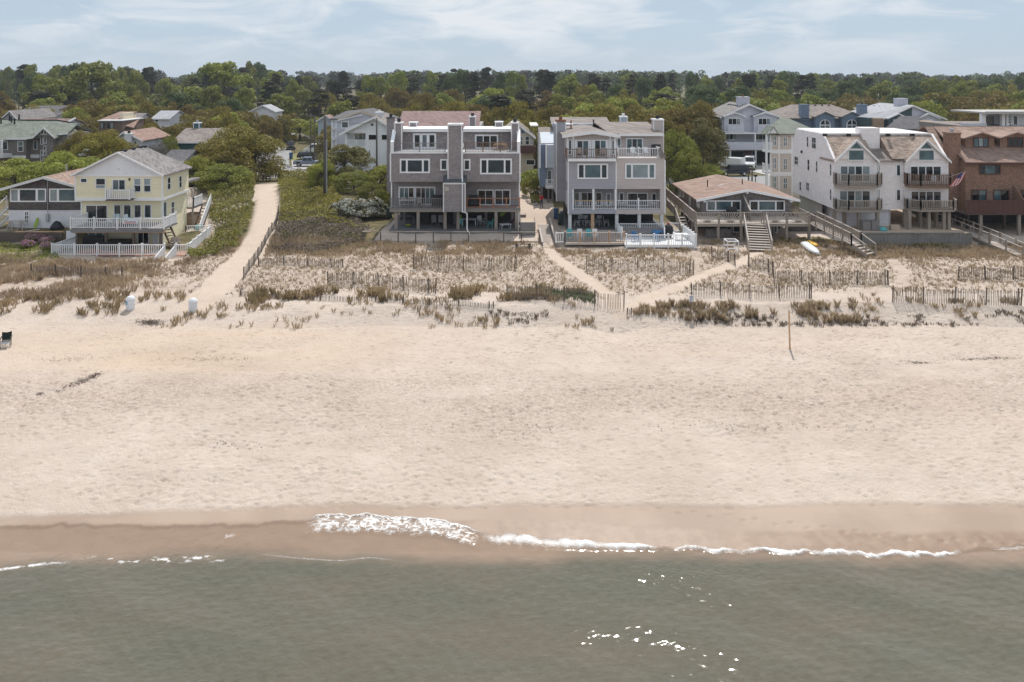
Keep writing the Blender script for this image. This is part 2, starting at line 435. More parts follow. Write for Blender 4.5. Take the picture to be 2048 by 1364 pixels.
simple('car_steel', (0.20,0.24,0.30), 0.25, var=0.02)
simple('tyre', (0.015,0.015,0.015), 0.85, var=0.1)
simple('chrome', (0.6,0.6,0.62), 0.25, var=0.02, metal=0.9)
simple('lamp_red', (0.35,0.02,0.02), 0.3, var=0.02)
simple('stone', (0.42,0.37,0.34), 0.9, var=0.25)
simple('rust', (0.22,0.09,0.045), 0.9, var=0.2)
simple('flag_red', (0.50,0.05,0.06), 0.8, var=0.05)
simple('flag_white', (0.75,0.72,0.72), 0.8, var=0.03)
simple('flag_blue', (0.03,0.04,0.14), 0.8, var=0.05)
simple('sign_white', (0.72,0.73,0.76), 0.5, var=0.03)
simple('ink', (0.05,0.055,0.07), 0.6, var=0.05)
simple('ink_blue', (0.12,0.30,0.48), 0.6, var=0.05)
simple('ink_red', (0.55,0.08,0.06), 0.6, var=0.05)
simple('trunk', (0.11,0.085,0.065), 0.95, 'wood', 0.3)
simple('trunk_pine', (0.13,0.10,0.085), 0.95, 'wood', 0.3)
glassmat('glass', (0.016,0.028,0.034))
glassmat('glass_dark', (0.006,0.008,0.010), 0.05)
glassmat('glass_curtain', (0.13,0.17,0.18), 0.08, 0.25)
glassmat('glass_blind', (0.25,0.30,0.31), 0.10, 0.15)
glassmat('glass_sky', (0.07,0.12,0.135), 0.06, 0.3)
# ------------------------------------------------------------------ terrain (one sheet from the sea bed to the horizon)
def hash2(ix, iy, seed):
    h = (ix.astype(np.int64) * 374761393 + iy.astype(np.int64) * 668265263 + seed * 974711) & 0x7fffffff
    h = ((h ^ (h >> 13)) * 1274126177) & 0x7fffffff
    h = h ^ (h >> 16)
    return (h & 0xffffff) / float(0xffffff)
def vnoise(x, y, seed=0):
    x = np.asarray(x, dtype=float); y = np.asarray(y, dtype=float)
    ix = np.floor(x); iy = np.floor(y); fx = x - ix; fy = y - iy
    fx = fx*fx*(3-2*fx); fy = fy*fy*(3-2*fy)
    a = hash2(ix, iy, seed); b = hash2(ix+1, iy, seed); c = hash2(ix, iy+1, seed); d = hash2(ix+1, iy+1, seed)
    return (a*(1-fx)+b*fx)*(1-fy) + (c*(1-fx)+d*fx)*fy
def fbm(x, y, seed=0, oct=4):
    s = 0; a = 0.5; t = 0
    for i in range(oct):
        s = s + a*vnoise(x*2**i, y*2**i, seed+i*17); t += a; a *= 0.5
    return s/t
def sstep(a, b, x):
    t = np.clip((np.asarray(x, dtype=float)-a)/(b-a), 0, 1); return t*t*(3-2*t)

PY = [-3000, 0, 15, 24, 28, 31, 33.0, 36, 40, 46, 50.5, 53.0, 55.2, 58, 66, 75, 80, 95, 112, 126, 200, 5000]
PZL= [-30, -4, -1.9, -1.0, -0.4, 0.0, 0.36, 0.72, 1.08, 1.5, 1.72, 1.88, 2.25, 2.55, 2.85, 2.9, 2.95, 2.95, 2.6, 2.3, 2.2, 2.2]
PZR= [-30, -4, -1.9, -1.0, -0.4, 0.0, 0.36, 0.72, 1.08, 1.5, 1.72, 1.90, 2.78, 2.80, 2.8, 2.85, 2.95, 2.95, 2.6, 2.3, 2.2, 2.2]
def zbase(X, Y):
    X = np.asarray(X, dtype=float); Y = np.asarray(Y, dtype=float)
    wob = (fbm(X*0.11, X*0+3.1, 5, 3)-0.5)*1.7
    k = sstep(45, 52, Y) * (1-sstep(60, 66, Y))
    Yw = Y + wob*k
    zl = np.interp(Yw, PY, PZL); zr = np.interp(Yw, PY, PZR)
    m = sstep(-22, -3, X)
    z = zl*(1-m) + zr*m
    # gap in the dune foot where the two foot paths reach the beach
    gap = np.exp(-((X-7.2)/1.6)**2) * sstep(50, 53, Y) * (1-sstep(57, 62, Y))
    z = z - gap*0.45
    # dune ridge crossed by the beach path
    hump = sstep(84, 106, Y) * (1-sstep(113, 123, Y)) * np.exp(-((X+34)/20.0)**2)
    z = z + 1.25*hump
    # vegetated dune shoulders on both sides of the path
    sh = sstep(70, 76, Y) * (1-sstep(100, 112, Y))
    z = z + 0.55*sh*np.exp(-((X+22.5)/6.0)**2) + 0.5*sh*np.exp(-((X+33.2)/2.2)**2)*sstep(74,80,Y)
    # raised yard behind the retaining wall at the shingled cottage
    yard = (1-sstep(-42.2, -41.6, X)) * sstep(73.6, 74.0, Y) * (1-sstep(96, 110, Y))
    slope = (1-sstep(-44, -40.5, X)) * sstep(68, 73.5, Y) * (1-sstep(73.6, 74.0, Y))
    z = z + yard*1.25 + slope*0.55
    z = z - 0.36*sstep(66, 72, Y)*(1-sstep(75.5, 75.7, Y))*sstep(31, 34.5, X)      # swale below the mansard house bulkhead
    return z
def zfine(X, Y):
    z = zbase(X, Y)
    du = sstep(52, 57, Y) * (1-sstep(76, 84, Y))
    z = z + du*((fbm(X*0.45, Y*0.45, 11, 4)-0.5)*0.42)
    be = sstep(33.5, 36, Y) * (1-sstep(53, 58, Y))
    z = z + be*((fbm(X*0.25, Y*0.5, 21, 3)-0.5)*0.16)
    return z
def zt(x, y): return float(zfine(np.array([x]), np.array([y]))[0])

def ground(px, py, z_add=0.0):
    """world point on the terrain seen at a photo pixel"""
    d = np.arange(22, 400, 0.05); X = (px-1024)*d/F
    yy = YH + F*(HC - (zbase(X, d)+z_add))/d
    i = int(np.argmax(yy <= py)); D = float(d[i])
    return Vector(((px-1024)*D/F, D, float(zfine(np.array([(px-1024)*D/F]), np.array([D]))[0])))
def gline(pts): return [ground(*p) for p in pts]

def poly_mask(X, Y, poly):
    inside = np.zeros(X.shape, dtype=bool); n = len(poly); j = n-1
    for i in range(n):
        xi, yi = poly[i][0], poly[i][1]; xj, yj = poly[j][0], poly[j][1]
        c = ((yi > Y) != (yj > Y)) & (X < (xj-xi)*(Y-yi)/(yj-yi+1e-12)+xi)
        inside ^= c; j = i
    return inside
def dist_line(X, Y, pts):
    best = np.full(X.shape, 1e9)
    for a, b in zip(pts[:-1], pts[1:]):
        ax, ay = a[0], a[1]; dx_, dy_ = b[0]-ax, b[1]-ay; L = dx_*dx_+dy_*dy_
        t = np.clip(((X-ax)*dx_+(Y-ay)*dy_)/L, 0, 1)
        best = np.minimum(best, np.hypot(X-ax-t*dx_, Y-ay-t*dy_))
    return best

# foot paths (centre lines, from the photograph's ground positions)
MAIN_PATH = gline([(395,610),(430,580),(470,535),(505,500),(525,460),(533,425),(535,395),(531,368)])
PATH_A = gline([(1243,625),(1215,590),(1170,555),(1130,530),(1108,512),(1100,500)])
PATH_B = gline([(1255,622),(1300,592),(1360,575),(1410,550),(1480,527),(1510,510),(1522,497)])
PATH_C = gline([(1392,548),(1394,525),(1392,500)])
PATH_D = gline([(1780,520),(1810,545),(1800,570),(1700,590)])

xs_f = np.arange(-42, 42.01, 0.11)
xo = [42.0]; st = 0.2
while xo[-1] < 4500: st = min(st*1.22, 300); xo.append(xo[-1]+st)
xs = np.concatenate([-np.array(xo[:0:-1]), xs_f, np.array(xo[1:])])
ys = [-3000, -1000, -300, -100, -40, -10, 5, 14, 20, 24, 26, 28, 29, 30]
y = 30.0; 
while y < 56: y += 0.078; ys.append(y)
while y < 84: y += 0.26; ys.append(y)
st = 0.3
while y < 5000: st = min(st*1.14, 300); y += st; ys.append(y)
ys = np.array(ys)
GX, GY = np.meshgrid(xs, ys)
GZ = zfine(GX, GY)
# foot prints and scuffs trodden into the beach: soft pits with a low rim
fine_j0 = int(np.searchsorted(ys, 32.2)); fine_j1 = int(np.searchsorted(ys, 57.0))
ci0 = int(np.searchsorted(xs, -45)); ci1 = int(np.searchsorted(xs, 45))
prints = np.zeros_like(GZ)
def stamp(cx, cy, rx, ry, dep, ang):
    j0 = int(np.searchsorted(ys, cy-2.2*ry)); j1 = int(np.searchsorted(ys, cy+2.2*ry)); r = max(rx, ry)
    i0 = int(np.searchsorted(xs, cx-2.2*r)); i1 = int(np.searchsorted(xs, cx+2.2*r))
    if j1-j0 < 2 or i1-i0 < 2: return
    ax = xs[i0:i1]-cx; ay = ys[j0:j1]-cy
    AX, AY = np.meshgrid(ax, ay); c, s = math.cos(ang), math.sin(ang)
    q = ((AX*c+AY*s)/rx)**2 + ((-AX*s+AY*c)/ry)**2
    prints[j0:j1, i0:i1] += dep*(-np.exp(-(q*0.9)**2) + 0.45*np.exp(-(q-1.9)**2*1.2))
rg = np.random.default_rng(3)
n_try = 46000
cx = rg.uniform(-45, 45, n_try); cy = rg.uniform(33.2, 57, n_try)
den = np.interp(cy, [33.2, 34.2, 36, 38, 39.5, 41.5, 44, 47, 50, 52, 57], [0.10, 0.55, 0.55, 0.45, 0.75, 1.0, 0.8, 0.6, 0.5, 0.6, 0.5])
den *= 0.35 + 1.1*sstep(0.36, 0.62, fbm(cx*0.16, cy*0.32, 31, 3))
den *= 1 - 0.7*sstep(-10, -22, cx)*sstep(43, 48, cy)
keep = rg.uniform(0, 1, n_try) < den*0.75
for a, b in zip(cx[keep], cy[keep]):
    r = rg.uniform(0.07, 0.13)
    stamp(a, b, r*rg.uniform(0.9, 1.7), r*rg.uniform(0.8, 1.2), rg.uniform(0.022, 0.055), rg.uniform(-0.7, 0.7))
# trails of single walkers along the beach
for k in range(26):
    x0 = rg.uniform(-45, 30); y0 = rg.uniform(33.4, 52); a = rg.normal(0, 0.10); L = rg.uniform(15, 50)
    t = 0; sd = 1
    while t < L:
        stamp(x0+t*math.cos(a)+rg.normal(0,0.04), y0+t*math.sin(a)+0.4*math.sin(t*0.21+k)+sd*0.10, 0.15, 0.085, rg.uniform(0.03,0.05), a)
        sd = -sd; t += rg.uniform(0.6, 0.75)
GZ += prints
nx, ny = len(xs), len(ys)
verts = np.stack([GX.ravel(), GY.ravel(), GZ.ravel()], axis=1)
idx = np.arange(nx*ny).reshape(ny, nx)
quads = np.stack([idx[:-1,:-1].ravel(), idx[:-1,1:].ravel(), idx[1:,1:].ravel(), idx[1:,:-1].ravel()], axis=1)
def np_mesh(name, v, f, mats, smooth=True):
    me = bpy.data.meshes.new(name)
    me.vertices.add(len(v)); me.vertices.foreach_set('co', np.ascontiguousarray(v, dtype=np.float32).ravel())
    k = f.shape[1]
    me.loops.add(f.size); me.loops.foreach_set('vertex_index', f.astype(np.int32).ravel())
    me.polygons.add(len(f)); me.polygons.foreach_set('loop_start', np.arange(0, f.size, k, dtype=np.int32))
    me.polygons.foreach_set('loop_total', np.full(len(f), k, dtype=np.int32))
    if smooth: me.polygons.foreach_set('use_smooth', np.ones(len(f), dtype=bool))
    me.update(calc_edges=True)
    for m in mats: me.materials.append(m)
    return me
def add_attr(me, name, arr):
    at = me.attributes.new(name, 'FLOAT_COLOR', 'POINT')
    at.data.foreach_set('color', np.ascontiguousarray(arr, dtype=np.float32).ravel())

# --- what the ground is made of: wetness, ochre sand, plant litter, soil
def wet_line(px, tab): return np.interp(px, [t[0] for t in tab], [t[1] for t in tab])
PXg = 1024 + F*GX/np.maximum(GY, 5)
PYg = YH + F*(HC-zbase(GX, GY))/np.maximum(GY, 5)
L_WET = [(-300,1036),(0,1034),(300,1022),(560,1012),(700,1006),(800,1014),(1000,1009),(1300,1008),(1500,1012),(1750,1004),(2048,1008),(2400,1010)]
L_FILM= [(-300,1055),(0,1052),(110,1043),(300,1046),(560,1040),(700,1040),(1024,1036),(1150,1036),(1250,1048),(1450,1057),(1600,1062),(1640,1058),(1800,1066),(1900,1060),(2048,1060),(2400,1060)]
nz = (fbm(GX*0.5, GY*0.5, 41, 4)-0.5)
wet1 = sstep(-7, 8, PYg - (wet_line(PXg, L_WET)+nz*10)) * (GY < 45)
wet2 = sstep(-3, 9, PYg - (wet_line(PXg, L_FILM)+nz*5)) * (GY < 45)
och = np.exp(-((GX+22)/15)**2) * sstep(44, 47.5, GY) * (1-sstep(51.5, 54, GY)) * (0.4+0.9*fbm(GX*0.25, GY*0.5, 51, 4))
och = np.maximum(och, 0.22*sstep(0.55, 0.7, fbm(GX*0.12+9, GY*0.3, 52, 3))*sstep(36, 40, GY)*(1-sstep(52, 54, GY)))
pm = sstep(1.7, 1.1, dist_line(GX, GY, MAIN_PATH))
pm = np.maximum(pm, sstep(0.75, 0.45, dist_line(GX, GY, PATH_A))); pm = np.maximum(pm, sstep(0.8, 0.5, dist_line(GX, GY, PATH_B)))
LITTER_OUT = sstep(57.5, 60.5, GY + (fbm(GX*0.3, GY*0.3, 61, 3)-0.5)*3)
lit = LITTER_OUT*(1-sstep(74, 78, GY))*(0.45+0.55*sstep(0.4, 0.62, fbm(GX*0.7, GY*0.7, 62, 4)))*(1-pm)
yard_m = poly_mask(GX, GY, [(-13.7,74.9),(3.6,74.9),(3.6,96),(-13.7,96)])
drive_m = poly_mask(GX, GY, [(1.0,78),(5.2,78),(5.6,118),(-2,118),(-2,96),(1.0,92)])
left_yard = poly_mask(GX, GY, [(-35,78),(-31.5,79),(-33,108),(-44,108),(-44,84),(-36.5,82)])
lit = lit*(1-yard_m)
soil = sstep(80, 88, GY)*(1-pm)*(1-drive_m)*(1-yard_m)*(1-left_yard*0.9)
soil = np.maximum(soil, sstep(71, 73.5, GY)*(1-pm)*(1-yard_m)*sstep(-31.3, -29, GX)*(GX < -14.0))
soil = np.maximum(soil, sstep(70, 72, GY)*(1-pm)*(GX < -30.2)*(1-left_yard)*sstep(0.35,0.55,fbm(GX*0.6,GY*0.6,63,3)+0.12))
zone = np.zeros((nx*ny, 4), dtype=np.float32)
zone[:,0] = wet1.ravel(); zone[:,1] = wet2.ravel(); zone[:,2] = och.ravel(); zone[:,3] = 1
zone2 = np.zeros((nx*ny, 4), dtype=np.float32)
zone2[:,0] = np.clip(lit, 0, 1).ravel(); zone2[:,1] = np.clip(soil, 0, 1).ravel(); zone2[:,2] = np.clip(pm+drive_m*0.8, 0, 1).ravel(); zone2[:,3] = 1
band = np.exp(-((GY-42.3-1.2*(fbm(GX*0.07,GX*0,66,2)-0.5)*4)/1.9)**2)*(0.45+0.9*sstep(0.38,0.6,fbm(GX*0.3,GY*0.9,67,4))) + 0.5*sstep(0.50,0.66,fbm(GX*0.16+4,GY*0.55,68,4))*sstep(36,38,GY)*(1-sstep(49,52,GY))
zone[:,3] = 1-np.clip(band,0,1).ravel()  # alpha masks the painted footprint shade

m, t, p, o = newmat('sand_ground'); MAT['sand'] = m
g = N(t, 'ShaderNodeNewGeometry'); pos = g.outputs['Position']
a1 = N(t, 'ShaderNodeAttribute', attribute_name='zone'); s1 = N(t, 'ShaderNodeSeparateColor'); LK(t, a1.outputs['Color'], s1.inputs[0])
a2 = N(t, 'ShaderNodeAttribute', attribute_name='zone2'); s2 = N(t, 'ShaderNodeSeparateColor'); LK(t, a2.outputs['Color'], s2.inputs[0])
SAND_A, SAND_B = (0.51,0.42,0.35), (0.61,0.515,0.44)
big = noise_(t, pos, 0.22, 4, 0.6); mid = noise_(t, pos, 1.6, 5, 0.65); fin = noise_(t, pos, 11.0, 4, 0.7)
c = mixc_(t, rng_(t, math_(t, 'ADD', math_(t, 'MULTIPLY', big, 0.55), math_(t, 'MULTIPLY', mid, 0.45)), 0.36, 0.64), SAND_A, SAND_B)
c = mixc_(t, rng_(t, fin, 0.62, 0.80, 0, 0.55), c, (0.30,0.225,0.165))       # dark specks: small footprint shadows painted into the sand colour
mpx = N(t, 'ShaderNodeMapping'); mpx.inputs['Scale'].default_value = (0.35, 1.0, 1.0); LK(t, pos, mpx.inputs[0])
strk = noise_(t, mpx.outputs[0], 1.0, 5, 0.7)
c = mixc_(t, rng_(t, strk, 0.56, 0.74, 0, 0.40), c, (0.40,0.325,0.27))       # darker streaks, footprint shade put into the colour
c = mixc_(t, math_(t, 'MULTIPLY', s1.outputs[2], 0.40), c, (0.62,0.44,0.28))
c = mixc_(t, math_(t, 'MULTIPLY', s2.outputs[2], 0.6), c, (0.60,0.475,0.37))
tread_shade = math_(t, 'MULTIPLY', math_(t, 'SUBTRACT', 1.0, a1.outputs['Alpha']), rng_(t, noise_(t, pos, 6.0, 4, 0.7), 0.40, 0.66))
c = mixc_(t, math_(t, 'MULTIPLY', tread_shade, 0.75), c, (0.34,0.265,0.215))      # shade of dense footprints on the berm, painted as a darker band
lt = rng_(t, noise_(t, pos, 2.6, 5, 0.7), 0.36, 0.60)
c = mixc_(t, math_(t, 'MULTIPLY', math_(t, 'MULTIPLY', s2.outputs[0], lt), 0.85), c, mixc_(t, fin, (0.25,0.18,0.125), (0.42,0.325,0.24)))
gr = mixc_(t, rng_(t, noise_(t, pos, 0.8, 4, 0.6), 0.38, 0.62), (0.085,0.085,0.035), (0.20,0.155,0.085))
c = mixc_(t, s2.outputs[1], c, gr)
c = mixc_(t, s1.outputs[0], c, mixc_(t, rng_(t, big, 0.4, 0.6), (0.37,0.275,0.21), (0.43,0.325,0.25)))
c = mixc_(t, s1.outputs[1], c, mixc_(t, rng_(t, mid, 0.4, 0.6), (0.295,0.205,0.148), (0.35,0.25,0.182)))
LK(t, c, p.inputs['Base Color'])
rr = mixc_(t, s1.outputs[0], (0.92,0.92,0.92), (0.55,0.55,0.55)); rr = mixc_(t, s1.outputs[1], rr, (0.42,0.42,0.42))
LK(t, rr, p.inputs['Roughness']); p.inputs['Specular IOR Level'].default_value = 0.16
dry = math_(t, 'SUBTRACT', 1.0, s1.outputs[0])
hb = math_(t, 'ADD', math_(t, 'MULTIPLY', noise_(t, pos, 5.0, 4, 0.6), 0.7), math_(t, 'MULTIPLY', noise_(t, pos, 18.0, 3, 0.6), 0.3))
hb = math_(t, 'MULTIPLY', hb, math_(t, 'ADD', math_(t, 'MULTIPLY', dry, 0.95), 0.05))
LK(t, bump_(t, hb, 0.16, 0.75), p.inputs['Normal'])
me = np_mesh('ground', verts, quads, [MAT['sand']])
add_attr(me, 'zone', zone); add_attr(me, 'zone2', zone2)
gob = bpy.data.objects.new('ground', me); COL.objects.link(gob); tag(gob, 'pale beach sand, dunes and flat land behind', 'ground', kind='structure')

# ------------------------------------------------------------------ sea
L_EDGE = [(-400,1054),(-100,1052),(0,1050),(110,1041),(300,1046),(560,1040),(600,1034),(640,1028),(680,1025),(700,1030),(725,1027),(765,1029),(800,1034),(850,1036),(880,1040),(930,1049),(965,1060),(1000,1065),(1100,1072),(1200,1081),(1300,1088),(1350,1090),(1500,1096),(1600,1099),(1700,1102),(1900,1102),(1960,1092),(2048,1084),(2400,1080)]
L_DEEP = [(-400,1140),(0,1133),(200,1120),(440,1108),(520,1110),(700,1118),(1000,1124),(1200,1112),(1300,1110),(1700,1118),(2048,1128),(2400,1130)]
wxs = np.concatenate([[-4000,-1500,-500,-150,-70], np.arange(-24.5, 24.51, 0.045), [70,150,500,1500,4000]])
wys = np.concatenate([[-4000,-1500,-500,-150,-40,0,12,18,21], np.arange(23.2, 33.9, 0.037)])
WX, WY = np.meshgrid(wxs, wys)
wpx = 1024 + F*WX/np.maximum(WY, 8); wpy = YH + F*HC/np.maximum(WY, 8)
zg = zbase(WX, WY)
wpy_g = YH + F*(HC-np.maximum(zg, 0))/np.maximum(WY, 8)
edge = wet_line(wpx, L_EDGE) + (vnoise(WX*1.9, WX*0, 71)-0.5)*7 + (vnoise(WX*5.5, WX*0, 72)-0.5)*3
e_in = wpy_g - edge                                # pixels seawards of the swash edge
deep = wet_line(wpx, L_DEEP) + (vnoise(WX*0.7, WX*0, 73)-0.5)*10
d_in = wpy_g - deep
amp = sstep(-12, 60, d_in)
wv = 0
gust = 0.62 + 1.9*np.exp(-((wpx-1400)/120)**2-((wpy-1146)/20)**2) + 0.35*np.exp(-((wpx-1740)/160)**2-((wpy-1195)/20)**2) + 1.3*np.exp(-((wpx-260)/260)**2-((wpy-1112)/36)**2) + 0.25*np.exp(-((wpx-330)/300)**2-((wpy-1280)/80)**2) - 0.25*sstep(1350,1900,wpx)
for k, (wl, ang, am, gk) in enumerate([(4.6, 1.25, 0.030, 0), (2.9, 1.05, 0.014, 0), (1.35, 0.9, 0.0042, 0), (1.1, 1.9, 0.0036, 0), (0.62, 1.35, 0.0026, 2), (0.52, 0.75, 0.0022, 2), (0.55, 2.2, 0.0022, 2), (0.33, 1.7, 0.0016, 2), (0.21, 1.35, 0.0014, 1), (0.19, 0.8, 0.0012, 1), (0.20, 2.2, 0.0012, 1), (0.15, 1.6, 0.0010, 1), (0.16, 1.1, 0.0010, 1), (0.17, 1.95, 0.0010, 1)]):
    ph = 2*math.pi/wl*(WX*math.cos(ang)+WY*math.sin(ang)) + 5.0*fbm(WX*0.5/wl**0.5+k*7, WY*0.6/wl**0.5+k*3, 80+k, 2)
    wv = wv + am*np.sin(ph)*(gust*1.05 if gk == 1 else (1.45 if gk else 1.0))
lm = np.exp(-((wpx-250)/230)**2-((wpy-1112+0.03*(wpx-250))/24)**2)*sstep(0.40,0.60,fbm(WX*1.3,WY*3.2,101,3))
wv = wv + lm*0.030*np.sin(2*math.pi/0.42*(WX*0.90-WY*0.43) + 5*fbm(WX*1.5,WY*1.5,102,2))
wz = wv*(0.55+0.45*amp)
film = np.maximum(zg + 0.012, 0)
near = sstep(-10, 40, e_in)
wz = np.where(zg > -0.35, np.maximum(np.maximum(zg+0.016, 0)*(1-amp) + wz + 0.004*amp, zg+0.012), wz)
# breaking lip: a low white ridge
lwd = 3.8+3.2*fbm(WX*2.3, WX*0+4, 93, 2)+6.5*(1-sstep(960, 1380, wpx))
lip = np.exp(-((e_in-lwd)/lwd)**2) * sstep(940, 1010, wpx) * (1-sstep(1880, 1960, wpx)) * (0.35+0.9*fbm(WX*1.6, WX*0, 91, 3))
bore = sstep(-1, 8, e_in) * (1-sstep(30, 46, e_in)) * sstep(585, 660, wpx) * (1-sstep(900, 985, wpx))
gapm = 1 - np.exp(-((wpx-1330)/22)**2)
wz = np.where(e_in < 14, zg + 0.022*sstep(-2, 14, e_in) - 0.006 + (wz-zg-0.016)*sstep(2, 14, e_in), wz)
wz = np.where(e_in < -2, zg - 0.006 + 0.004*np.maximum(e_in, -12), wz)
wz = wz + 0.075*lip*gapm + (0.02+0.05*(0.3+vnoise(WX*4, WY*7, 92)))*bore   # dips under the sand at the swash edge
lace = fbm(WX*3.2+1.2*fbm(WX*2, WY*2, 95, 2), WY*6.5, 94, 4)
cell = np.abs(fbm(WX*4.2, WY*7.0, 97, 3)-0.5)*2
foam = lip*gapm*1.05
foam = np.maximum(foam, bore*(0.30+0.60*sstep(0.22, 0.02, cell)+0.30*sstep(0.45, 0.7, lace)))
foam = np.maximum(foam, np.exp(-((e_in-4)/4.0)**2)*sstep(590, 640, wpx)*(1-sstep(930, 1000, wpx))*0.85)
foam = np.maximum(foam, 0.9*np.exp(-((d_in-3)/3.0)**2)*(1-sstep(60, 180, wpx))*sstep(0.3, 0.6, lace+0.1))
foam = np.maximum(foam, 0.75*np.exp(-((e_in-(wpx<450)*45-28)/6.0)**2)*(1-sstep(430, 500, wpx))*sstep(100, 260, wpx)*sstep(0.48, 0.66, lace))
foam = np.maximum(foam, 0.55*np.exp(-((e_in-9)/9.0)**2)*sstep(1950, 2010, wpx)*sstep(0.46, 0.62, lace))
foam = np.maximum(foam, 0.35*np.exp(-((d_in-2)/2.0)**2)*sstep(480, 560, wpx)*(1-sstep(760, 820, wpx)))
foam = foam*sstep(-0.5, 1.5, e_in)
wat = np.zeros((WX.size, 4), dtype=np.float32)
wat[:,0] = np.clip(foam, 0, 1).ravel()
wat[:,1] = sstep(-22, 20, d_in + (fbm(WX*0.9, WY*2.2, 99, 4)-0.5)*16).ravel()
wat[:,2] = sstep(0, 16, e_in).ravel(); wat[:,3] = np.clip((gust-0.4)/2.2, 0, 1).ravel()
m, t, p, o = newmat('sea_water'); MAT['water'] = m
g = N(t, 'ShaderNodeNewGeometry'); pos = g.outputs['Position']
a1 = N(t, 'ShaderNodeAttribute', attribute_name='wat'); s1 = N(t, 'ShaderNodeSeparateColor'); LK(t, a1.outputs['Color'], s1.inputs[0])
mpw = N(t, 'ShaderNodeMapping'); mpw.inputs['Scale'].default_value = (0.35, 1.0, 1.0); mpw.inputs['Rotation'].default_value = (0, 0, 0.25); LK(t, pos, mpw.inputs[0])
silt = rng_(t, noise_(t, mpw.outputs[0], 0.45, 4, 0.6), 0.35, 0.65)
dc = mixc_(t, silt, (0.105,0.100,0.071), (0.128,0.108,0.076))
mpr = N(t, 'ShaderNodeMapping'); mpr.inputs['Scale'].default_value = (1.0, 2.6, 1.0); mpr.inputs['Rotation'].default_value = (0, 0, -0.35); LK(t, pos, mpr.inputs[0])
dc = mixc_(t, rng_(t, noise_(t, mpr.outputs[0], 3.2, 4, 0.7, 0.5), 0.36, 0.64, 0, 0.5), dc, (0.165,0.155,0.120))      # pale streaks: sky reflections of fine ripples painted into the colour
shal = mixc_(t, noise_(t, pos, 1.5, 4), (0.27,0.19,0.135), (0.33,0.235,0.17))
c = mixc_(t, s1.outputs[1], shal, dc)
fn = noise_(t, pos, 20.0, 5, 0.75)
ff = rng_(t, math_(t, 'ADD', s1.outputs[0], math_(t, 'MULTIPLY', math_(t, 'SUBTRACT', fn, 0.5), 1.7)), 0.24, 0.92)
ff = math_(t, 'MULTIPLY', ff, rng_(t, s1.outputs[0], 0.05, 0.2))
c = mixc_(t, ff, c, (0.80,0.79,0.78))
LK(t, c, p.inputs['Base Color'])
LK(t, math_(t, 'ADD', 0.075, math_(t, 'MULTIPLY', ff, 0.6)), p.inputs['Roughness'])
p.inputs['IOR'].default_value = 1.33; p.inputs['Specular IOR Level'].default_value = 0.5
mp2 = N(t, 'ShaderNodeMapping'); mp2.inputs['Scale'].default_value = (0.7, 1.25, 1.0); mp2.inputs['Rotation'].default_value = (0, 0, 0.3); LK(t, pos, mp2.inputs[0])
rip = math_(t, 'ADD', math_(t, 'MULTIPLY', noise_(t, mp2.outputs[0], 5.0, 2, 0.5, 0.3), 0.8), math_(t, 'MULTIPLY', noise_(t, mp2.outputs[0], 13.0, 2, 0.5), 0.5))
rip = math_(t, 'MULTIPLY', rip, rng_(t, a1.outputs['Alpha'], 0.0, 1.0, 0.55, 1.9))
bn = N(t, 'ShaderNodeBump'); bn.inputs['Distance'].default_value = 0.004; bn.inputs['Strength'].default_value = 1.0; LK(t, rip, bn.inputs['Height'])
LK(t, bn.outputs[0], p.inputs['Normal'])
tr = N(t, 'ShaderNodeBsdfTransparent'); mx = N(t, 'ShaderNodeMixShader')
LK(t, math_(t, 'MAXIMUM', rng_(t, s1.outputs[2], 0, 1, 0.0, 1.0), ff), mx.inputs[0]); LK(t, tr.outputs[0], mx.inputs[1]); LK(t, p.outputs[0], mx.inputs[2]); LK(t, mx.outputs[0], o.inputs[0])
nxw, nyw = len(wxs), len(wys); idx = np.arange(nxw*nyw).reshape(nyw, nxw)
q = np.stack([idx[:-1,:-1].ravel(), idx[:-1,1:].ravel(), idx[1:,1:].ravel(), idx[1:,:-1].ravel()], axis=1)
ein = e_in.ravel(); q = q[(ein[q] > -25).any(axis=1)]
me = np_mesh('sea', np.stack([WX.ravel(), WY.ravel(), wz.ravel()], axis=1), q, [MAT['water']])
add_attr(me, 'wat', wat)
sea = bpy.data.objects.new('sea_water', me); COL.objects.link(sea); tag(sea, 'grey-green sea with a low foaming wave at the shore', 'sea', kind='structure')
# ------------------------------------------------------------------ houses on the dune front
def gable_roof(T, mat, xl, xa, xr, ze, za, y0, y1, oh=0.25, th=0.16, name='roof', zer=None):
    """two slopes, ridge running inland from y0 to y1"""
    zer = ze if zer is None else zer
    sl = (za-ze)/(xa-xl); sr = (za-zer)/(xr-xa)
    A = (xl-oh, ze-oh*sl); B = (xa, za); C = (xr+oh, zer-oh*sr)
    mb = MB().slab([(A[0],y0,A[1]),(B[0],y0,B[1]),(B[0],y1,B[1]),(A[0],y1,A[1])], th)
    mb.slab([(B[0],y0,B[1]),(C[0],y0,C[1]),(C[0],y1,C[1]),(B[0],y1,B[1])], th)
    r = T.part(name, MAT[mat], mb)
    return r
def fascia(T, xl, xa, xr, ze, za, y, t=0.22, mat='white', par=None, zer=None):
    zer = ze if zer is None else zer
    mb = MB().prism_y([(xl,ze-t),(xa,za-t),(xr,zer-t),(xr,zer+0.02),(xa,za+0.02),(xl,ze+0.02)], y-0.06, y-0.01)
    return T.part('fascia', MAT[mat], mb, par)
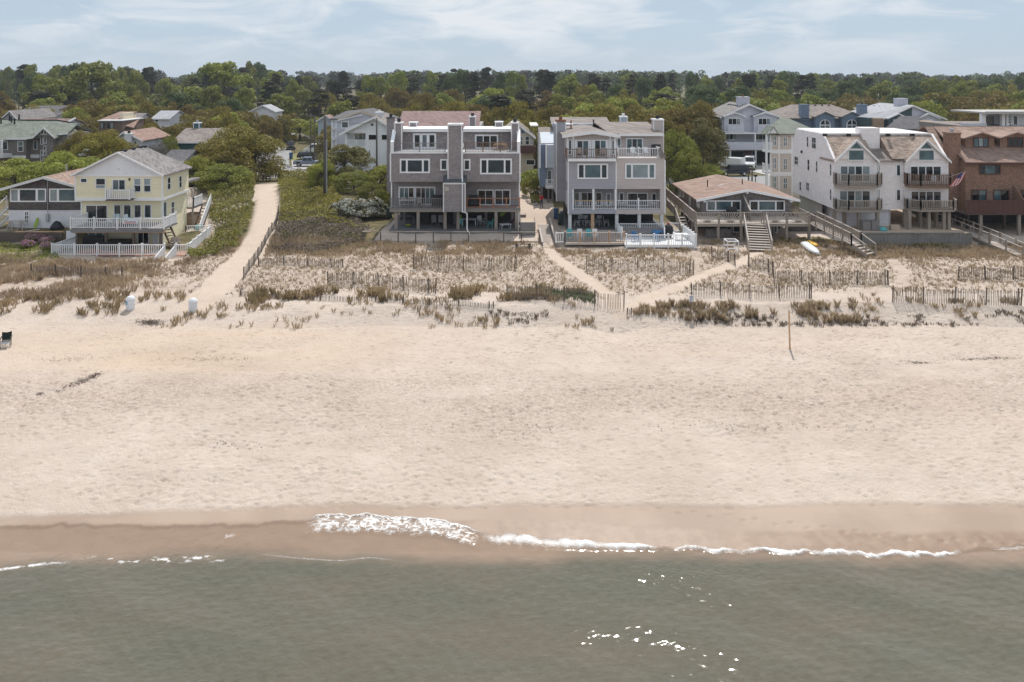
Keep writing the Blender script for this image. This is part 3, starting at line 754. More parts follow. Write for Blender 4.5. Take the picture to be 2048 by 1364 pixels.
def chimney(T, mat, x0, x1, y0, y1, z0, z1, cap='white', flue='black', trim=True, par=None):
    c = T.box('chimney', MAT[mat], x0, x1, y0, y1, z0, z1, par)
    kw = dict(parent=c) if par is None else dict(parent=par)
    T.box('chimney_cap', MAT[cap], x0-0.08, x1+0.08, y0-0.08, y1+0.08, z1+0.003, z1+0.16, **kw)
    if flue:
        T.part('flue', MAT[flue], MB().cyl(((x0+x1)/2,(y0+y1)/2,z1+0.16), ((x0+x1)/2,(y0+y1)/2,z1+0.55), 0.2, 0.2, 10), **kw)
    if trim:
        mb = MB()
        for x in (x0, x1):
            mb.box(x-0.05, x+0.05, y0-0.03, y0+0.05, z0, z1-0.002)
        T.part('corner_trim', MAT['white'], mb, **kw)
    return c
def vents(T, pts, mat='black', par=None, w=0.35):
    for (x, y, z) in pts:
        T.box('roof_vent', MAT[mat], x-w/2, x+w/2, y-0.18, y+0.18, z-0.1, z+0.18, par)
def pipe(T, x, y, z, h=0.5, r=0.06, mat='black', par=None, name='vent_pipe'):
    T.part(name, MAT[mat], MB().cyl((x,y,z-0.2),(x,y,z+h), r, r, 7), par)

# ---------------- grey shingled twin house (centre)
def house_centre():
    D = 80.0; T = Thing('duplex_house', 'grey shingled twin house on pillars with white flat roof and tall central chimney', 'house', (-6, 84, 3.0))
    S = MAT['grey_siding']; W = MAT['white']
    xl, xr = PX(781,D), PX(1040,D); zc0, zc1 = PZ(363.5,D), PZ(307,D)
    yb = 92.0
    T.box('wall', S, xl, xr, D, yb, zc0, zc1)                                   # middle storey, overhanging
    yB = D+1.7; zb0 = PZ(416,D)
    T.box('wall', S, xl+0.06, xr-0.06, yB, yb-0.1, zb0, zc0+0.003)              # lower storey set back behind the balconies
    mb = MB()
    for x in (xl, xr): mb.box(x-0.07, x+0.07, D-0.025, D+0.1, zc0, zc1)
    for x in (xl+0.06, xr-0.06): mb.box(x-0.06, x+0.06, D+0.25, D+0.4, zb0, zc0)
    mb.box(xl-0.05, xr+0.05, D-0.05, D+0.1, zc1+0.003, zc1+0.14)
    T.part('corner_trim', W, mb)
    # deck slab and beams
    zd = zb0
    T.box('deck_floor', MAT['wood_grey'], xl-0.1, xr+0.05, D-0.05, yb-0.2, zd-0.16, zd-0.003)
    T.box('deck_beam', MAT['wood'], xl-0.1, xr+0.05, D-0.02, D+0.25, zd-0.42, zd-0.163)
    z0 = PZ(459,D)
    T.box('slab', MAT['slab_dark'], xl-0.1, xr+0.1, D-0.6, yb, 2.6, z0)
    for px in (792, 836, 890, 916, 992, 1033):
        T.box('pillar', MAT['wood'], PX(px,D)-0.16, PX(px,D)+0.16, D+0.05, D+0.37, z0, zd-0.42)
    for px in (800, 850, 905, 970, 1025):
        T.box('pillar', MAT['wood_grey'], PX(px,D)-0.15, PX(px,D)+0.15, D+3.0, D+3.3, z0, zd-0.163)
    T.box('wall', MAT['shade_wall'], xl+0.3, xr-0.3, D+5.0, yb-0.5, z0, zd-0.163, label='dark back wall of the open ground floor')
    T.box('store_room', MAT['shade_wall'], PX(838,D), PX(852,D), D+2.6, D+4.9, z0, zd-0.165)
    # balconies of the lower storey
    for (a, b, kind) in ((781, 888.5, 'l'), (932, 1040, 'r')):
        x0, x1 = PX(a,D), PX(b,D)
        if kind == 'l': T.rail((x0,D+0.05,zd),(x1,D+0.05,zd), h=1.02, mat='wood_grey', pitch=0.22, bw=0.075, post=2.8)
        else:
            T.rail((x0+0.1,D+0.05,zd),(x1-0.06,D+0.05,zd), h=1.02, mat='wood_red', pitch=0, post=1.42, pw=0.11)
            T.box('wire_panel', MAT['wood_grey'], x0+0.1, x1-0.06, D+0.045, D+0.05, zd+0.5, zd+0.515)
    # central chimney, lower bay with slate skirt
    cx0, cx1 = PX(897,D), PX(924,D)
    chimney(T, 'grey_siding', cx0, cx1, D-0.62, D+1.2, PZ(358,D-0.6), PZ(251,D-0.6), trim=True, flue=None)
    T.part('flue', MAT['metal_grey'], MB().box(cx0+0.3, cx1-0.2, D-0.2, D+0.7, PZ(250,D), PZ(247,D)))
    bx0, bx1 = PX(889,D), PX(931.5,D); zk = PZ(362.5,D)
    T.box('bay', S, bx0, bx1, D-1.15, D+1.8, zd-0.2, zk)
    mb = MB()
    for x in (bx0, bx1): mb.box(x-0.05, x+0.05, D-1.19, D-1.1, zd-0.2, zk-0.15)
    mb.box(bx0-0.06, bx1+0.06, D-1.2, D-1.08, zk-0.148, zk+0.02)
    T.part('corner_trim', W, mb)
    T.part('skirt_roof', MAT['slate'], MB().prism_x([(D-1.25,zk+0.022),(D-0.003,zk+0.022),(D-0.003,zk+0.66)], bx0-0.1, bx1+0.1))
    T.box('meter_box', MAT['wood_pale'], PX(891.5,D), PX(900,D), D-1.24, D-1.153, PZ(379,D), PZ(370,D))
    # downpipe
    x = PX(925.5,D)
    T.part('downpipe', W, MB().tube([(x,D-0.65,PZ(262,D)),(x,D-0.65,PZ(351,D)),(x+0.05,D-1.28,PZ(366,D)),(x+0.05,D-1.28,PZ(419,D)),(PX(935,D),D-0.75,PZ(424,D)),(PX(935,D),D-0.75,PZ(456,D)),(PX(941,D),D-1.3,PZ(464,D))], 0.075, 6))
    # top storey, set back behind roof decks
    yT = D+3.3; zt0 = zc1; zr = PZ(257.5,yT-0.3)
    for (a, b) in ((784, 897.5), (923.5, 1037)):
        x0, x1 = PX(a,D), PX(b,D)
        T.box('wall', S, x0, x1, yT, yT+6, zt0-0.002, zr-0.3)
        T.box('roof_deck', MAT['roof_white'], x0, x1, D+0.15, yT-0.003, zc1+0.145, zc1+0.2)
        r = T.part('roof', MAT['roof_white'], MB().prism_x([(yT-0.35,zr-0.3),(yT-0.35,zr),(yT+3.2,zr+0.05),(yT+6.4,zr-1.2),(yT+6.4,zr-1.5)], x0-0.05, x1+0.05))
        T.box('fascia', W, x0-0.05, x1+0.05, yT-0.42, yT-0.353, zr-0.34, zr-0.02, r)
        if a < 800: T.rail((x0+0.15,D+0.2,zc1+0.15),(x1-0.4,D+0.2,zc1+0.15), h=0.95, mat='wood_grey', pitch=0.15, bw=0.035, post=2.9)
        else: T.rail((x0+0.4,D+0.2,zc1+0.15),(x1-0.1,D+0.2,zc1+0.15), h=1.0, mat='wood_brown', pitch=0.17, bw=0.04, post=2.2)
    # end walls with sloping white caps
    for (x, sgn) in ((xl, 1), (xr-0.3, 1)):
        zlo = PZ(285,D)
        prof = [(D+0.1,zc1+0.142),(D+0.1,zlo),(D+1.7,zr-0.1),(yT+5.9,zr-0.1),(yT+5.9,zc1)]
        T.part('end_wall', S, MB().prism_x(prof, x+0.02, x+0.3))
        T.part('wall_cap', W, MB().bar((x+0.16,D+0.1,zc1+0.145),(x+0.16,D+0.1,zlo),0.34,0.16).bar((x+0.16,D+0.08,zlo),(x+0.16,D+1.75,zr-0.05),0.36,0.14))
    for (a, b) in ((785.5, 799), (1023, 1037)):
        chimney(T, 'grey_siding', PX(a,D), PX(b,D), D+1.5, D+2.6, zc1+0.2, PZ(247.5,D+1.5), flue='black')
    for px in (826, 998):
        c = T.box('roof_box', S, PX(px,86)-0.42, PX(px,86)+0.42, 86, 86.9, zr-0.2, PZ(246 if px<900 else 245,86))
        T.box('box_cap', W, PX(px,86)-0.5, PX(px,86)+0.5, 85.92, 86.98, PZ(246 if px<900 else 245,86)+0.003, PZ(246 if px<900 else 245,86)+0.12, c)
        mb = MB().box(PX(px,86)-0.45, PX(px,86)-0.35, 85.97, 86.02, zr-0.1, PZ(246,86)).box(PX(px,86)+0.35, PX(px,86)+0.45, 85.97, 86.02, zr-0.1, PZ(246,86))
        T.part('box_trim', W, mb, c)
    # windows
    T.pwin(799.6,317.4,860,346.3,D, cols=(1,2.9,1), fw=0.17, mw=0.2, gm=['glass','glass','glass'])
    T.pwin(880.5,318,895.3,341,D, fw=0.15)
    T.pwin(927,318,941,341,D, fw=0.15, gm='glass_dark')
    T.pwin(960,317,1024,348.6,D, cols=(1,3,1), fw=0.17, mw=0.18, gm=['glass_dark','glass','glass_dark'])
    zB = lambda y: PZ(y, yB)
    xB = lambda x: PX(x, yB)
    T.win(PX(797,D)*yB/D, PX(871,D)*yB/D, zd+0.02, PZ(368.5,yB)-0.25, yB, cols=(1,1,1.2,0.5,1.2,1,1,1), fw=0.16, mw=0.07, gm=['glass_sky','glass_sky','glass_dark','plastic_white','glass_dark','glass_dark','glass_sky','glass_sky'], name='sliding_door')
    T.win(xB(955), xB(987), zd+0.02, zB(379), yB, cols=(1,1), fw=0.1, gm=['glass_dark','glass'], name='sliding_door')
    T.win(xB(989), xB(1021), zd+0.02, zB(379), yB, cols=(1,1), fw=0.1, gm=['glass','glass_dark'], name='sliding_door')
    T.win(PX(826,yT), PX(872.5,yT), zc1+0.2, PZ(266.5,yT), yT, cols=(1,0.25,1,0.25,1), rows=(1,), fw=0.2, mw=0.16, gm=['glass_dark','white','glass_curtain','white','glass_dark'], name='sliding_door')
    T.win(PX(950,yT), PX(996.5,yT), zc1+0.2, PZ(269,yT), yT, cols=(1,1,1), fw=0.16, mw=0.1, gm=['glass','glass_dark','glass_dark'], name='sliding_door')
    for px in (818, 877, 943, 1003):
        T.box('wall_lamp', MAT['wood_pale'], PX(px,yT)-0.06, PX(px,yT)+0.06, yT-0.12, yT-0.005, PZ(272,yT), PZ(268,yT))
    # ceiling light strips above the open ground floor
    for px in (875, 938):
        T.box('light_strip', MAT['white_soft'], PX(px,D)-0.55, PX(px,D)+0.55, D+0.4, D+0.6, zd-0.30, zd-0.2)
    return T
house_centre()

# ---------------- house behind it with maroon roof
def house_rear_maroon():
    D = 96.0; T = Thing('rear_house', 'grey house with maroon shingle roof and clerestory behind the grey twin house', 'house', (-10, 100, 2.9))
    S = MAT['grey_siding']; z = lambda y: PZ(y,D)
    x0, x1 = PX(779,D), PX(960,D)
    T.box('wall', S, x0, x1, D, D+12, 2.7, z(254))
    r = T.part('roof', MAT['roof_maroon'], MB().slab([(PX(792,D),D-0.4,z(256)),(PX(958,D),D-0.4,z(256)),(PX(958,D),D+6,z(256)+1.9),(PX(792,D),D+6,z(256)+1.9)], 0.15))
    y1 = D+3.2; zz0 = z(256)+0.9
    T.box('clerestory', MAT['brick_brown'], PX(811,y1), PX(918,y1), y1, y1+4, zz0-0.4, PZ(246,y1))
    T.part('roof', MAT['roof_maroon'], MB().slab([(PX(809,y1),y1-0.4,PZ(244,y1)),(PX(920,y1),y1-0.4,PZ(244,y1)),(PX(920,y1),y1+4.2,PZ(244,y1)+1.25),(PX(809,y1),y1+4.2,PZ(244,y1)+1.25)], 0.16))
    T.box('fascia', MAT['white'], PX(809,y1), PX(920,y1), y1-0.47, y1-0.403, PZ(245.5,y1)-0.06, PZ(243.5,y1), r)
    for px in (850, 866, 876, 893):
        T.win(PX(px,y1), PX(px+9,y1), PZ(253.5,y1), PZ(247.5,y1), y1, fw=0.1, gm='glass_sky')
    chimney(T, 'grey_siding', PX(776,D), PX(789,D), D-1, D+0.4, 2.7, PZ(236,D), cap='slate', flue='black', trim=False)
    chimney(T, 'grey_siding', PX(938.5,D), PX(950.5,D), D+0.2, D+1.2, z(262), PZ(235,D), flue='black')
    return T
house_rear_maroon()

# ---------------- twin house with gabled left half
def house_right_twin():
    D = 80.0; T = Thing('duplex_house', 'twin house half blue-grey half pink-grey with white decks and a low gable', 'house', (11, 84, 3.0))
    A = MAT['bluegrey_siding']; B = MAT['pinkgrey_siding']; W = MAT['white']; z = lambda y: PZ(y,D); x = lambda p: PX(p,D)
    xl, xm, xr = x(1136.5), x(1232.3), x(1330); yb = 92.5
    z1a, z1b, z2 = z(320), z(316), z(378)
    T.box('wall', A, xl, xm, D, yb, z2, z1a); T.box('wall', B, xm+0.003, xr, D, yb, z2, z1b)
    zd = z(419)
    # porch storey: piers, back wall
    yp = D+2.2
    T.box('wall', A, xl, x(1145), D+0.002, yb-0.1, zd-0.1, z2-0.003)
    T.box('wall', B, x(1320.5), xr, D+0.002, yb-0.1, zd-0.1, z2-0.003)
    T.box('wall', A, x(1145)+0.003, xm, yp, yb-0.1, zd, z2-0.003); T.box('wall', B, xm+0.003, x(1320.5)-0.003, yp, yb-0.1, zd, z2-0.003)
    for px in (1145.5, 1187, 1231.5): T.box('column', W, x(px)-0.11, x(px)+0.11, D+0.01, D+0.23, zd-0.1, z2-0.004)
    T.box('column', W, x(1277)-0.07, x(1277)+0.07, D-0.06, D+0.06, zd-0.05, z(396))
    T.box('deck_floor', MAT['wood_grey'], xl, xr, D+0.06, yb-0.2, zd-0.25, zd-0.101)
    T.box('beam', A, xl-0.02, xm, D-0.03, D+0.055, z(427.5), zd-0.02); T.box('beam', B, xm+0.003, xr, D-0.03, D+0.055, z(428), zd-0.02)
    T.rail((x(1147),D+0.1,zd-0.05),(x(1230),D+0.1,zd-0.05), h=1.0, mat='white', tm='wood_new', pitch=0.19, post=0, ends=False)
    T.rail((x(1234),D+0.1,zd-0.05),(x(1320),D+0.1,zd-0.05), h=1.0, mat='white', pitch=0.19, post=0, ends=False)
    zp = lambda y: PZ(y,yp); xp = lambda p: PX(p,yp)
    T.win(xp(1149), xp(1188), zd, zp(384), yp, cols=(0.8,0.5,1.2,1.2), fw=0.06, gm=['glass_curtain','plastic_white','glass','glass_dark'], name='sliding_door')
    T.win(xp(1191), xp(1204), zd, zp(384), yp, fw=0.08, gm='glass'); T.win(xp(1212), xp(1222), zd, zp(386), yp, fw=0.1, gm='glass_curtain', name='door')
    T.win(xp(1238), xp(1248), zd+0.3, zp(385), yp, fw=0.1); T.win(xp(1254), xp(1296), zd, zp(385), yp, cols=(1,1), fw=0.12, gm='glass', name='sliding_door'); T.win(xp(1303), xp(1313), zd+0.3, zp(386), yp, fw=0.1, gm='glass_dark')
    # open ground floor
    z0 = z(460)
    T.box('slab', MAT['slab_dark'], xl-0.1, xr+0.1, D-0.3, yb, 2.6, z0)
    for px, m in ((1140,'white_soft'),(1185.5,'wood_new'),(1234,'white_soft'),(1279,'white_soft'),(1324,'white_soft')):
        T.box('pillar', MAT[m], x(px)-0.17, x(px)+0.17, D+0.1, D+0.44, z0, z(428)-0.003)
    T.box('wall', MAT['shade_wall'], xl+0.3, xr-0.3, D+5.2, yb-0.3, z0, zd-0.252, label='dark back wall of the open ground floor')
    for px in (1155, 1262): T.box('light_strip', MAT['white_soft'], x(px)-0.55, x(px)+0.55, D+0.3, D+0.5, z(430), z(427.9)-0.03)
    for px in (1136.5, 1232.3, 1330): T.box('corner_trim', W, x(px)-0.06, x(px)+0.06, D-0.035, D+0.08, z2 if px == 1232.3 else z(427.4), z1a-0.01)
    # middle storey windows
    T.pwin(1154.8,327,1216,358,D, cols=(1,3.1,1), rows=(1,), fw=0.16, mw=0.16, gm=['glass','glass_sky','glass'])
    T.pwin(1250,326.7,1311,358,D, cols=(1,3.1,1), fw=0.16, mw=0.18, gm=['glass_curtain','glass_blind','glass_curtain'])
    # top storey left: gable
    yL = D+1.0; zL = lambda y: PZ(y,yL); xL = lambda p: PX(p,yL)
    zeave = zL(271); zap = zL(262.5)
    gx0, gx1, gxa = xL(1134), xL(1231), xL(1185)
    T.part('gable_wall', MAT['pinkgrey_siding'], MB().prism_y([(gx0,z1a),(gx1,z1a),(gx1,zeave-0.15),(gxa,zap-0.15),(gx0,zeave-0.15)], yL, yb-0.2))
    rf = gable_roof(T, 'roof_taupe', xL(1124), gxa, xL(1237), zL(269.5), zap+0.05, yL-0.55, yb, oh=0.0, th=0.14)
    fascia(T, xL(1123.5), gxa, xL(1239), zL(269.5)+0.0, zap+0.05, yL-0.55, t=0.3, par=rf)
    zt0 = z1a+0.25
    T.win(xL(1149), xL(1182), zt0, zL(279.5), yL, cols=(0.22,1,1,0.22), fw=0.14, mw=0.08, gm=['white','glass','glass_sky','white'], name='sliding_door')
    T.win(xL(1183), xL(1217), zt0, zL(279.5), yL, cols=(0.4,1,1,0.3), fw=0.1, mw=0.08, gm=['white','glass','glass_sky','white'], name='sliding_door')
    T.win(xL(1136.5), xL(1143.5), zt0+0.2, zL(279), yL, rows=(1,3), fw=0.08, gm='glass'); T.win(xL(1223), xL(1229), zt0+0.2, zL(279), yL, rows=(1,3), fw=0.08, gm='glass')
    mb = MB()
    for p_ in (1134.8, 1146.5, 1220, 1230.5): mb.box(xL(p_)-0.09, xL(p_)+0.09, yL-0.05, yL-0.003, z1a, zeave-0.1)
    T.part('pilaster', W, mb)
    T.box('deck_floor', W, x(1135), xm-0.05, D-0.55, yL-0.005, z1a-0.08, z1a+0.2)
    yr = D-0.5
    T.rail((PX(1134,yr),yr,z1a+0.18),(PX(1233,yr),yr,z1a+0.18), h=1.02, mat='wood_brown', pitch=0.2, bw=0.05, post=1.05, drop=0.28, pw=0.09)
    T.rail((PX(1134,yr),yr,z1a+0.18),(PX(1134,yr)-0.05,yL,z1a+0.18), h=1.02, mat='wood_brown', pitch=0.2, bw=0.05, post=2)
    # top storey right
    yR = D+3.0; zR = lambda y: PZ(y,yR); xR = lambda p: PX(p,yR)
    ze = zR(271.5)
    T.box('wall', B, xR(1233), xR(1322), yR, yb-0.3, z1b-0.002, ze)
    r2 = T.part('roof', MAT['roof_taupe'], MB().slab([(xR(1220),yR-0.45,ze+0.22),(xR(1326),yR-0.45,ze+0.22),(xR(1316),yb-3,ze+1.15),(xR(1200),yb-3,ze+1.15)], 0.14).slab([(xR(1200),yb-3,ze+1.14),(xR(1316),yb-3,ze+1.14),(xR(1322),yb+0.3,ze-0.3),(xR(1200),yb+0.3,ze-0.3)],0.14))
    T.box('fascia', W, xR(1237), xR(1326), yR-0.52, yR-0.453, ze+0.0, ze+0.24, r2)
    T.win(xR(1252), xR(1286), z1b+0.1, zR(276), yR, cols=(1,1,1), fw=0.12, gm=['glass_sky','glass','glass_sky'], name='sliding_door')
    T.win(xR(1234), xR(1242), zR(297), zR(276), yR, rows=(1,3), fw=0.08, gm='glass_sky')
    T.rail((x(1236),D-0.15,z1b+0.05),(x(1318),D-0.15,z1b+0.05), h=1.0, mat='white', pitch=0.18, post=1.9, cap=True, drop=0.1)
    T.rail((x(1318.5),D-0.15,z1b+0.05),(x(1318.5),yR-0.1,z1b+0.05), h=1.0, mat='white', pitch=0, post=3)
    T.part('lean_roof', MAT['roof_taupe'], MB().prism_y([(x(1319),z1b+0.003),(xr+0.15,z1b+0.003),(xr+0.15,z1b+0.12),(x(1319),z1b+1.15)], D-0.1, yR))
    T.part('downpipe', W, MB().tube([(xR(1234),yR-0.5,ze+0.1),(xL(1231)+0.1,yL+0.5,ze-0.35),(xL(1231)+0.1,yL-0.2,z1b+1.0),(x(1236),D+0.1,z1b+0.6)], 0.05, 6))
    chimney(T, 'pinkgrey_siding', PX(1307.5,84.5), PX(1327,84.5), 84.5, 85.9, z(330), PZ(241,84.5))
    chimney(T, 'bluegrey_siding', PX(1113,85.5), PX(1131,85.5), 85.5, 87.0, z(420), PZ(243,85.5), cap='rust', flue='rust')
    T.box('side_bay', A, x(1136.5)-0.72, x(1136.5)-0.003, 89, yb+3.0, zd-0.1, z(262))
    T.winx(81.2, 82.2, z(420)+0.4, z(385), xl, -1); T.winx(81.2, 82.2, z(365), z(326), xl, -1)
    pipe(T, PX(1142,88), 88, PZ(253,88), 0.7, 0.09, 'rust', rf); T.box('skylight', MAT['roof_white'], PX(1132,88), PX(1146,88), 87.3, 88.8, PZ(249,88), PZ(247.4,88), rf)
    pipe(T, PX(1187,90), 90, PZ(249,90), 0.6, 0.09, 'black', rf); pipe(T, PX(1298,87), 87, PZ(258,87), 0.3, 0.07, 'white_soft', r2)
    # ground decks in front
    Df = 73.6; zf = 3.22
    fx0, fxm, fx1 = PX(1130,Df), PX(1248,Df), PX(1393,72.6)
    T.box('deck_floor', MAT['wood_pale'], fx0, fxm, Df, D-0.31, zf-0.2, zf)
    T.box('deck_floor', MAT['white_soft'], fxm+0.003, fx1, 72.8, D-0.31, zf-0.2, zf-0.02)
    T.box('deck_skirt', MAT['white'], fxm+0.003, fx1, 72.74, 72.797, zf-0.25, zf-0.02)
    T.rail((PX(1112,Df),Df,zf),(fx0,Df,zf), h=0.98, mat='white', pitch=0.19, post=3)
    T.rail((fx0,Df,zf),(fxm,Df,zf), h=1.0, mat='wood_brown', pitch=0.17, bw=0.05, post=1.45, cap=True, pm='wood_new', tm='wood_pale')
    T.rail((fxm+0.1,72.76,zf-0.1),(fx1,72.76,zf-0.1), h=1.05, mat='white', pitch=0.18, post=1.4, cap=True, drop=0.3)
    T.rail((fx1,72.8,zf-0.1),(fx1-0.25,78.2,zf-0.1), h=1.05, mat='white', pitch=0.18, post=0.95, cap=True)
    T.rail((PX(1338,78.4),78.4,zf),(fx1-0.25,78.4,zf), h=1.0, mat='white_soft', pitch=0.2, post=1.6)
    T.box('terrace', MAT['wood_grey'], x(1235), x(1328), 76.6, D-0.31, zf+0.003, zf+0.42)
    T.rail((PX(1235.5,78.9),78.9,z0-0.1),(PX(1324,78.9),78.9,z0-0.1), h=0.98, mat='white', pitch=0.18, post=2.2)
    T.rail((PX(1235,78.9),78.8,z0-0.1),(PX(1246,75),75.6,zf+0.1), h=0.98, mat='white', pitch=0.3, post=5)
    T.rail((PX(1326,78.9),78.8,z0-0.1),(PX(1329,75.4),75.4,zf+0.1), h=1.0, mat='white', pitch=0.18, post=4)
    for i in range(3):
        T.box('tread', MAT['wood_grey'], PX(1376,72.3), PX(1400,72.3), 72.0-0.28*i, 72.26-0.28*i, zf-0.25-0.15*i, zf-0.2-0.15*i)
    return T
house_right_twin()

def house_rear_blue():
    D = 100.0; T = Thing('rear_house', 'pale blue house with taupe roof standing behind the gabled twin house', 'house', (8, 100, 2.9))
    z = lambda y: PZ(y,D); x = lambda p: PX(p,D)
    S = MAT['paleblue_siding']
    xw = x(1082)
    T.part('wall', S, MB().prism_x([(D,z(375)),(D,z(286)),(D+5.5,PZ(255,D+5.5)),(D+13,PZ(262,D+13)),(D+13,z(375))], xw, x(1240)))
    T.part('roof', MAT['roof_taupe'], MB().slab([(xw-0.2,D-0.4,z(289)),(x(1240),D-0.4,z(289)),(x(1240),D+5.6,PZ(254,D+5.6)),(xw-0.2,D+5.6,PZ(254,D+5.6))], 0.15).slab([(xw-0.2,D+5.6,PZ(254,D+5.6)),(x(1240),D+5.6,PZ(254,D+5.6)),(x(1240),D+13.3,PZ(262,D+13.3)),(xw-0.2,D+13.3,PZ(262,D+13.3))], 0.15))
    y1 = D+4.5; 
    T.box('dormer', S, PX(1108,y1), PX(1218,y1), y1, y1+5, PZ(262,y1), PZ(247,y1))
    rr = T.part('roof', MAT['roof_taupe'], MB().slab([(PX(1102,y1),y1-0.35,PZ(246,y1)),(PX(1220,y1),y1-0.35,PZ(246,y1)),(PX(1213,y1+5),y1+5.2,PZ(234,y1+5.2)),(PX(1100,y1+5),y1+5.2,PZ(234,y1+5.2))], 0.15))
    T.box('fascia', MAT['white'], PX(1102,y1), PX(1220,y1), y1-0.42, y1-0.353, PZ(248,y1), PZ(245.6,y1), rr)
    T.win(PX(1107,y1), PX(1113,y1), PZ(257,y1), PZ(248.5,y1), y1, gm='glass_sky'); T.win(PX(1196,y1), PX(1215,y1), PZ(258,y1), PZ(248.5,y1), y1, cols=(1,1), gm='glass_sky')
    chimney(T, 'paleblue_siding', PX(1241,103), PX(1254.5,103), 103, 104.2, 8.0, PZ(235,103), flue='white_soft')
    # front corner bay with balcony
    T.box('wall', MAT['blue_siding'], x(1079), x(1091), D-0.8, D-0.003, z(372), z(288))
    T.box('wall', MAT['paleblue_siding'], x(1091)+0.003, x(1108), D-1.4, D-0.003, z(333), z(288))
    mb = MB()
    for p_ in (1079, 1091.5, 1107): mb.box(x(p_)-0.1, x(p_)+0.1, D-1.46, D-1.403, z(333), z(287))
    T.part('corner_trim', MAT['white'], mb)
    T.box('balcony_floor', MAT['white_soft'], x(1090), x(1108), D-2.4, D-0.003, z(372), z(369))
    T.rail((x(1091),D-2.35,z(369)),(x(1108),D-2.35,z(369)), h=0.95, mat='white', pitch=0.2, post=2)
    T.win(x(1094), x(1104), z(368), z(340), D-0.003, gm='glass_curtain', name='door')
    for p_ in (1083, 1096, 1104): T.box('pillar', MAT['wood_grey'], x(p_)-0.12, x(p_)+0.12, D-1.2, D-0.95, 2.8, z(372)-0.01)
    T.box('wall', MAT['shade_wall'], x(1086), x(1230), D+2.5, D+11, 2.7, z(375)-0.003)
    return T
house_rear_blue()

def house_aframe():
    D = 122.0; T = Thing('aframe_house', 'cream house with steep gable, dark deck and garage at the end of the drive', 'house', (2.5, 128, 2.4))
    z = lambda y: PZ(y,D); x = lambda p: PX(p,D)
    S = MAT['cream_siding']
    xl, xa, xr = x(995), x(1031), x(1067); ze, za = z(271), z(243)
    T.part('wall', S, MB().prism_y([(xl,2.3),(xr,2.3),(xr,ze),(xa,za),(xl,ze)], D, D+10))
    r = gable_roof(T, 'roof_taupe', xl, xa, xr, ze, za, D-0.7, D+10.3, oh=0.35)
    fascia(T, xl-0.35, xa, xr+0.35, ze-0.29, za, D-0.7, 0.28, par=r)
    T.part('window', MAT['white'], MB().prism_y([(x(1041),z(268)),(x(1051),z(268)),(x(1051),z(263)),(x(1041),z(255))], D-0.06, D-0.004))
    T.part('pane', MAT['glass_sky'], MB().prism_y([(x(1042),z(267)),(x(1050),z(267)),(x(1050),z(264)),(x(1042),z(257))], D-0.08, D-0.062))
    for a, b in ((1041,1046),(1050,1059),(1062,1066)): T.pwin(a,272,b,290,D, gm='glass', rows=(1,1))
    T.box('balcony', MAT['wood_maroon'], x(1040), x(1071), D-1.6, D-0.003, z(305), z(291))
    T.pwin(1052,319,1070,330,D, gm='glass_dark', name='garage_door')
    T.box('flat_roof', MAT['roof_white'], x(1062), x(1078), D+4, D+12, z(256), z(254))
    return T
house_aframe()

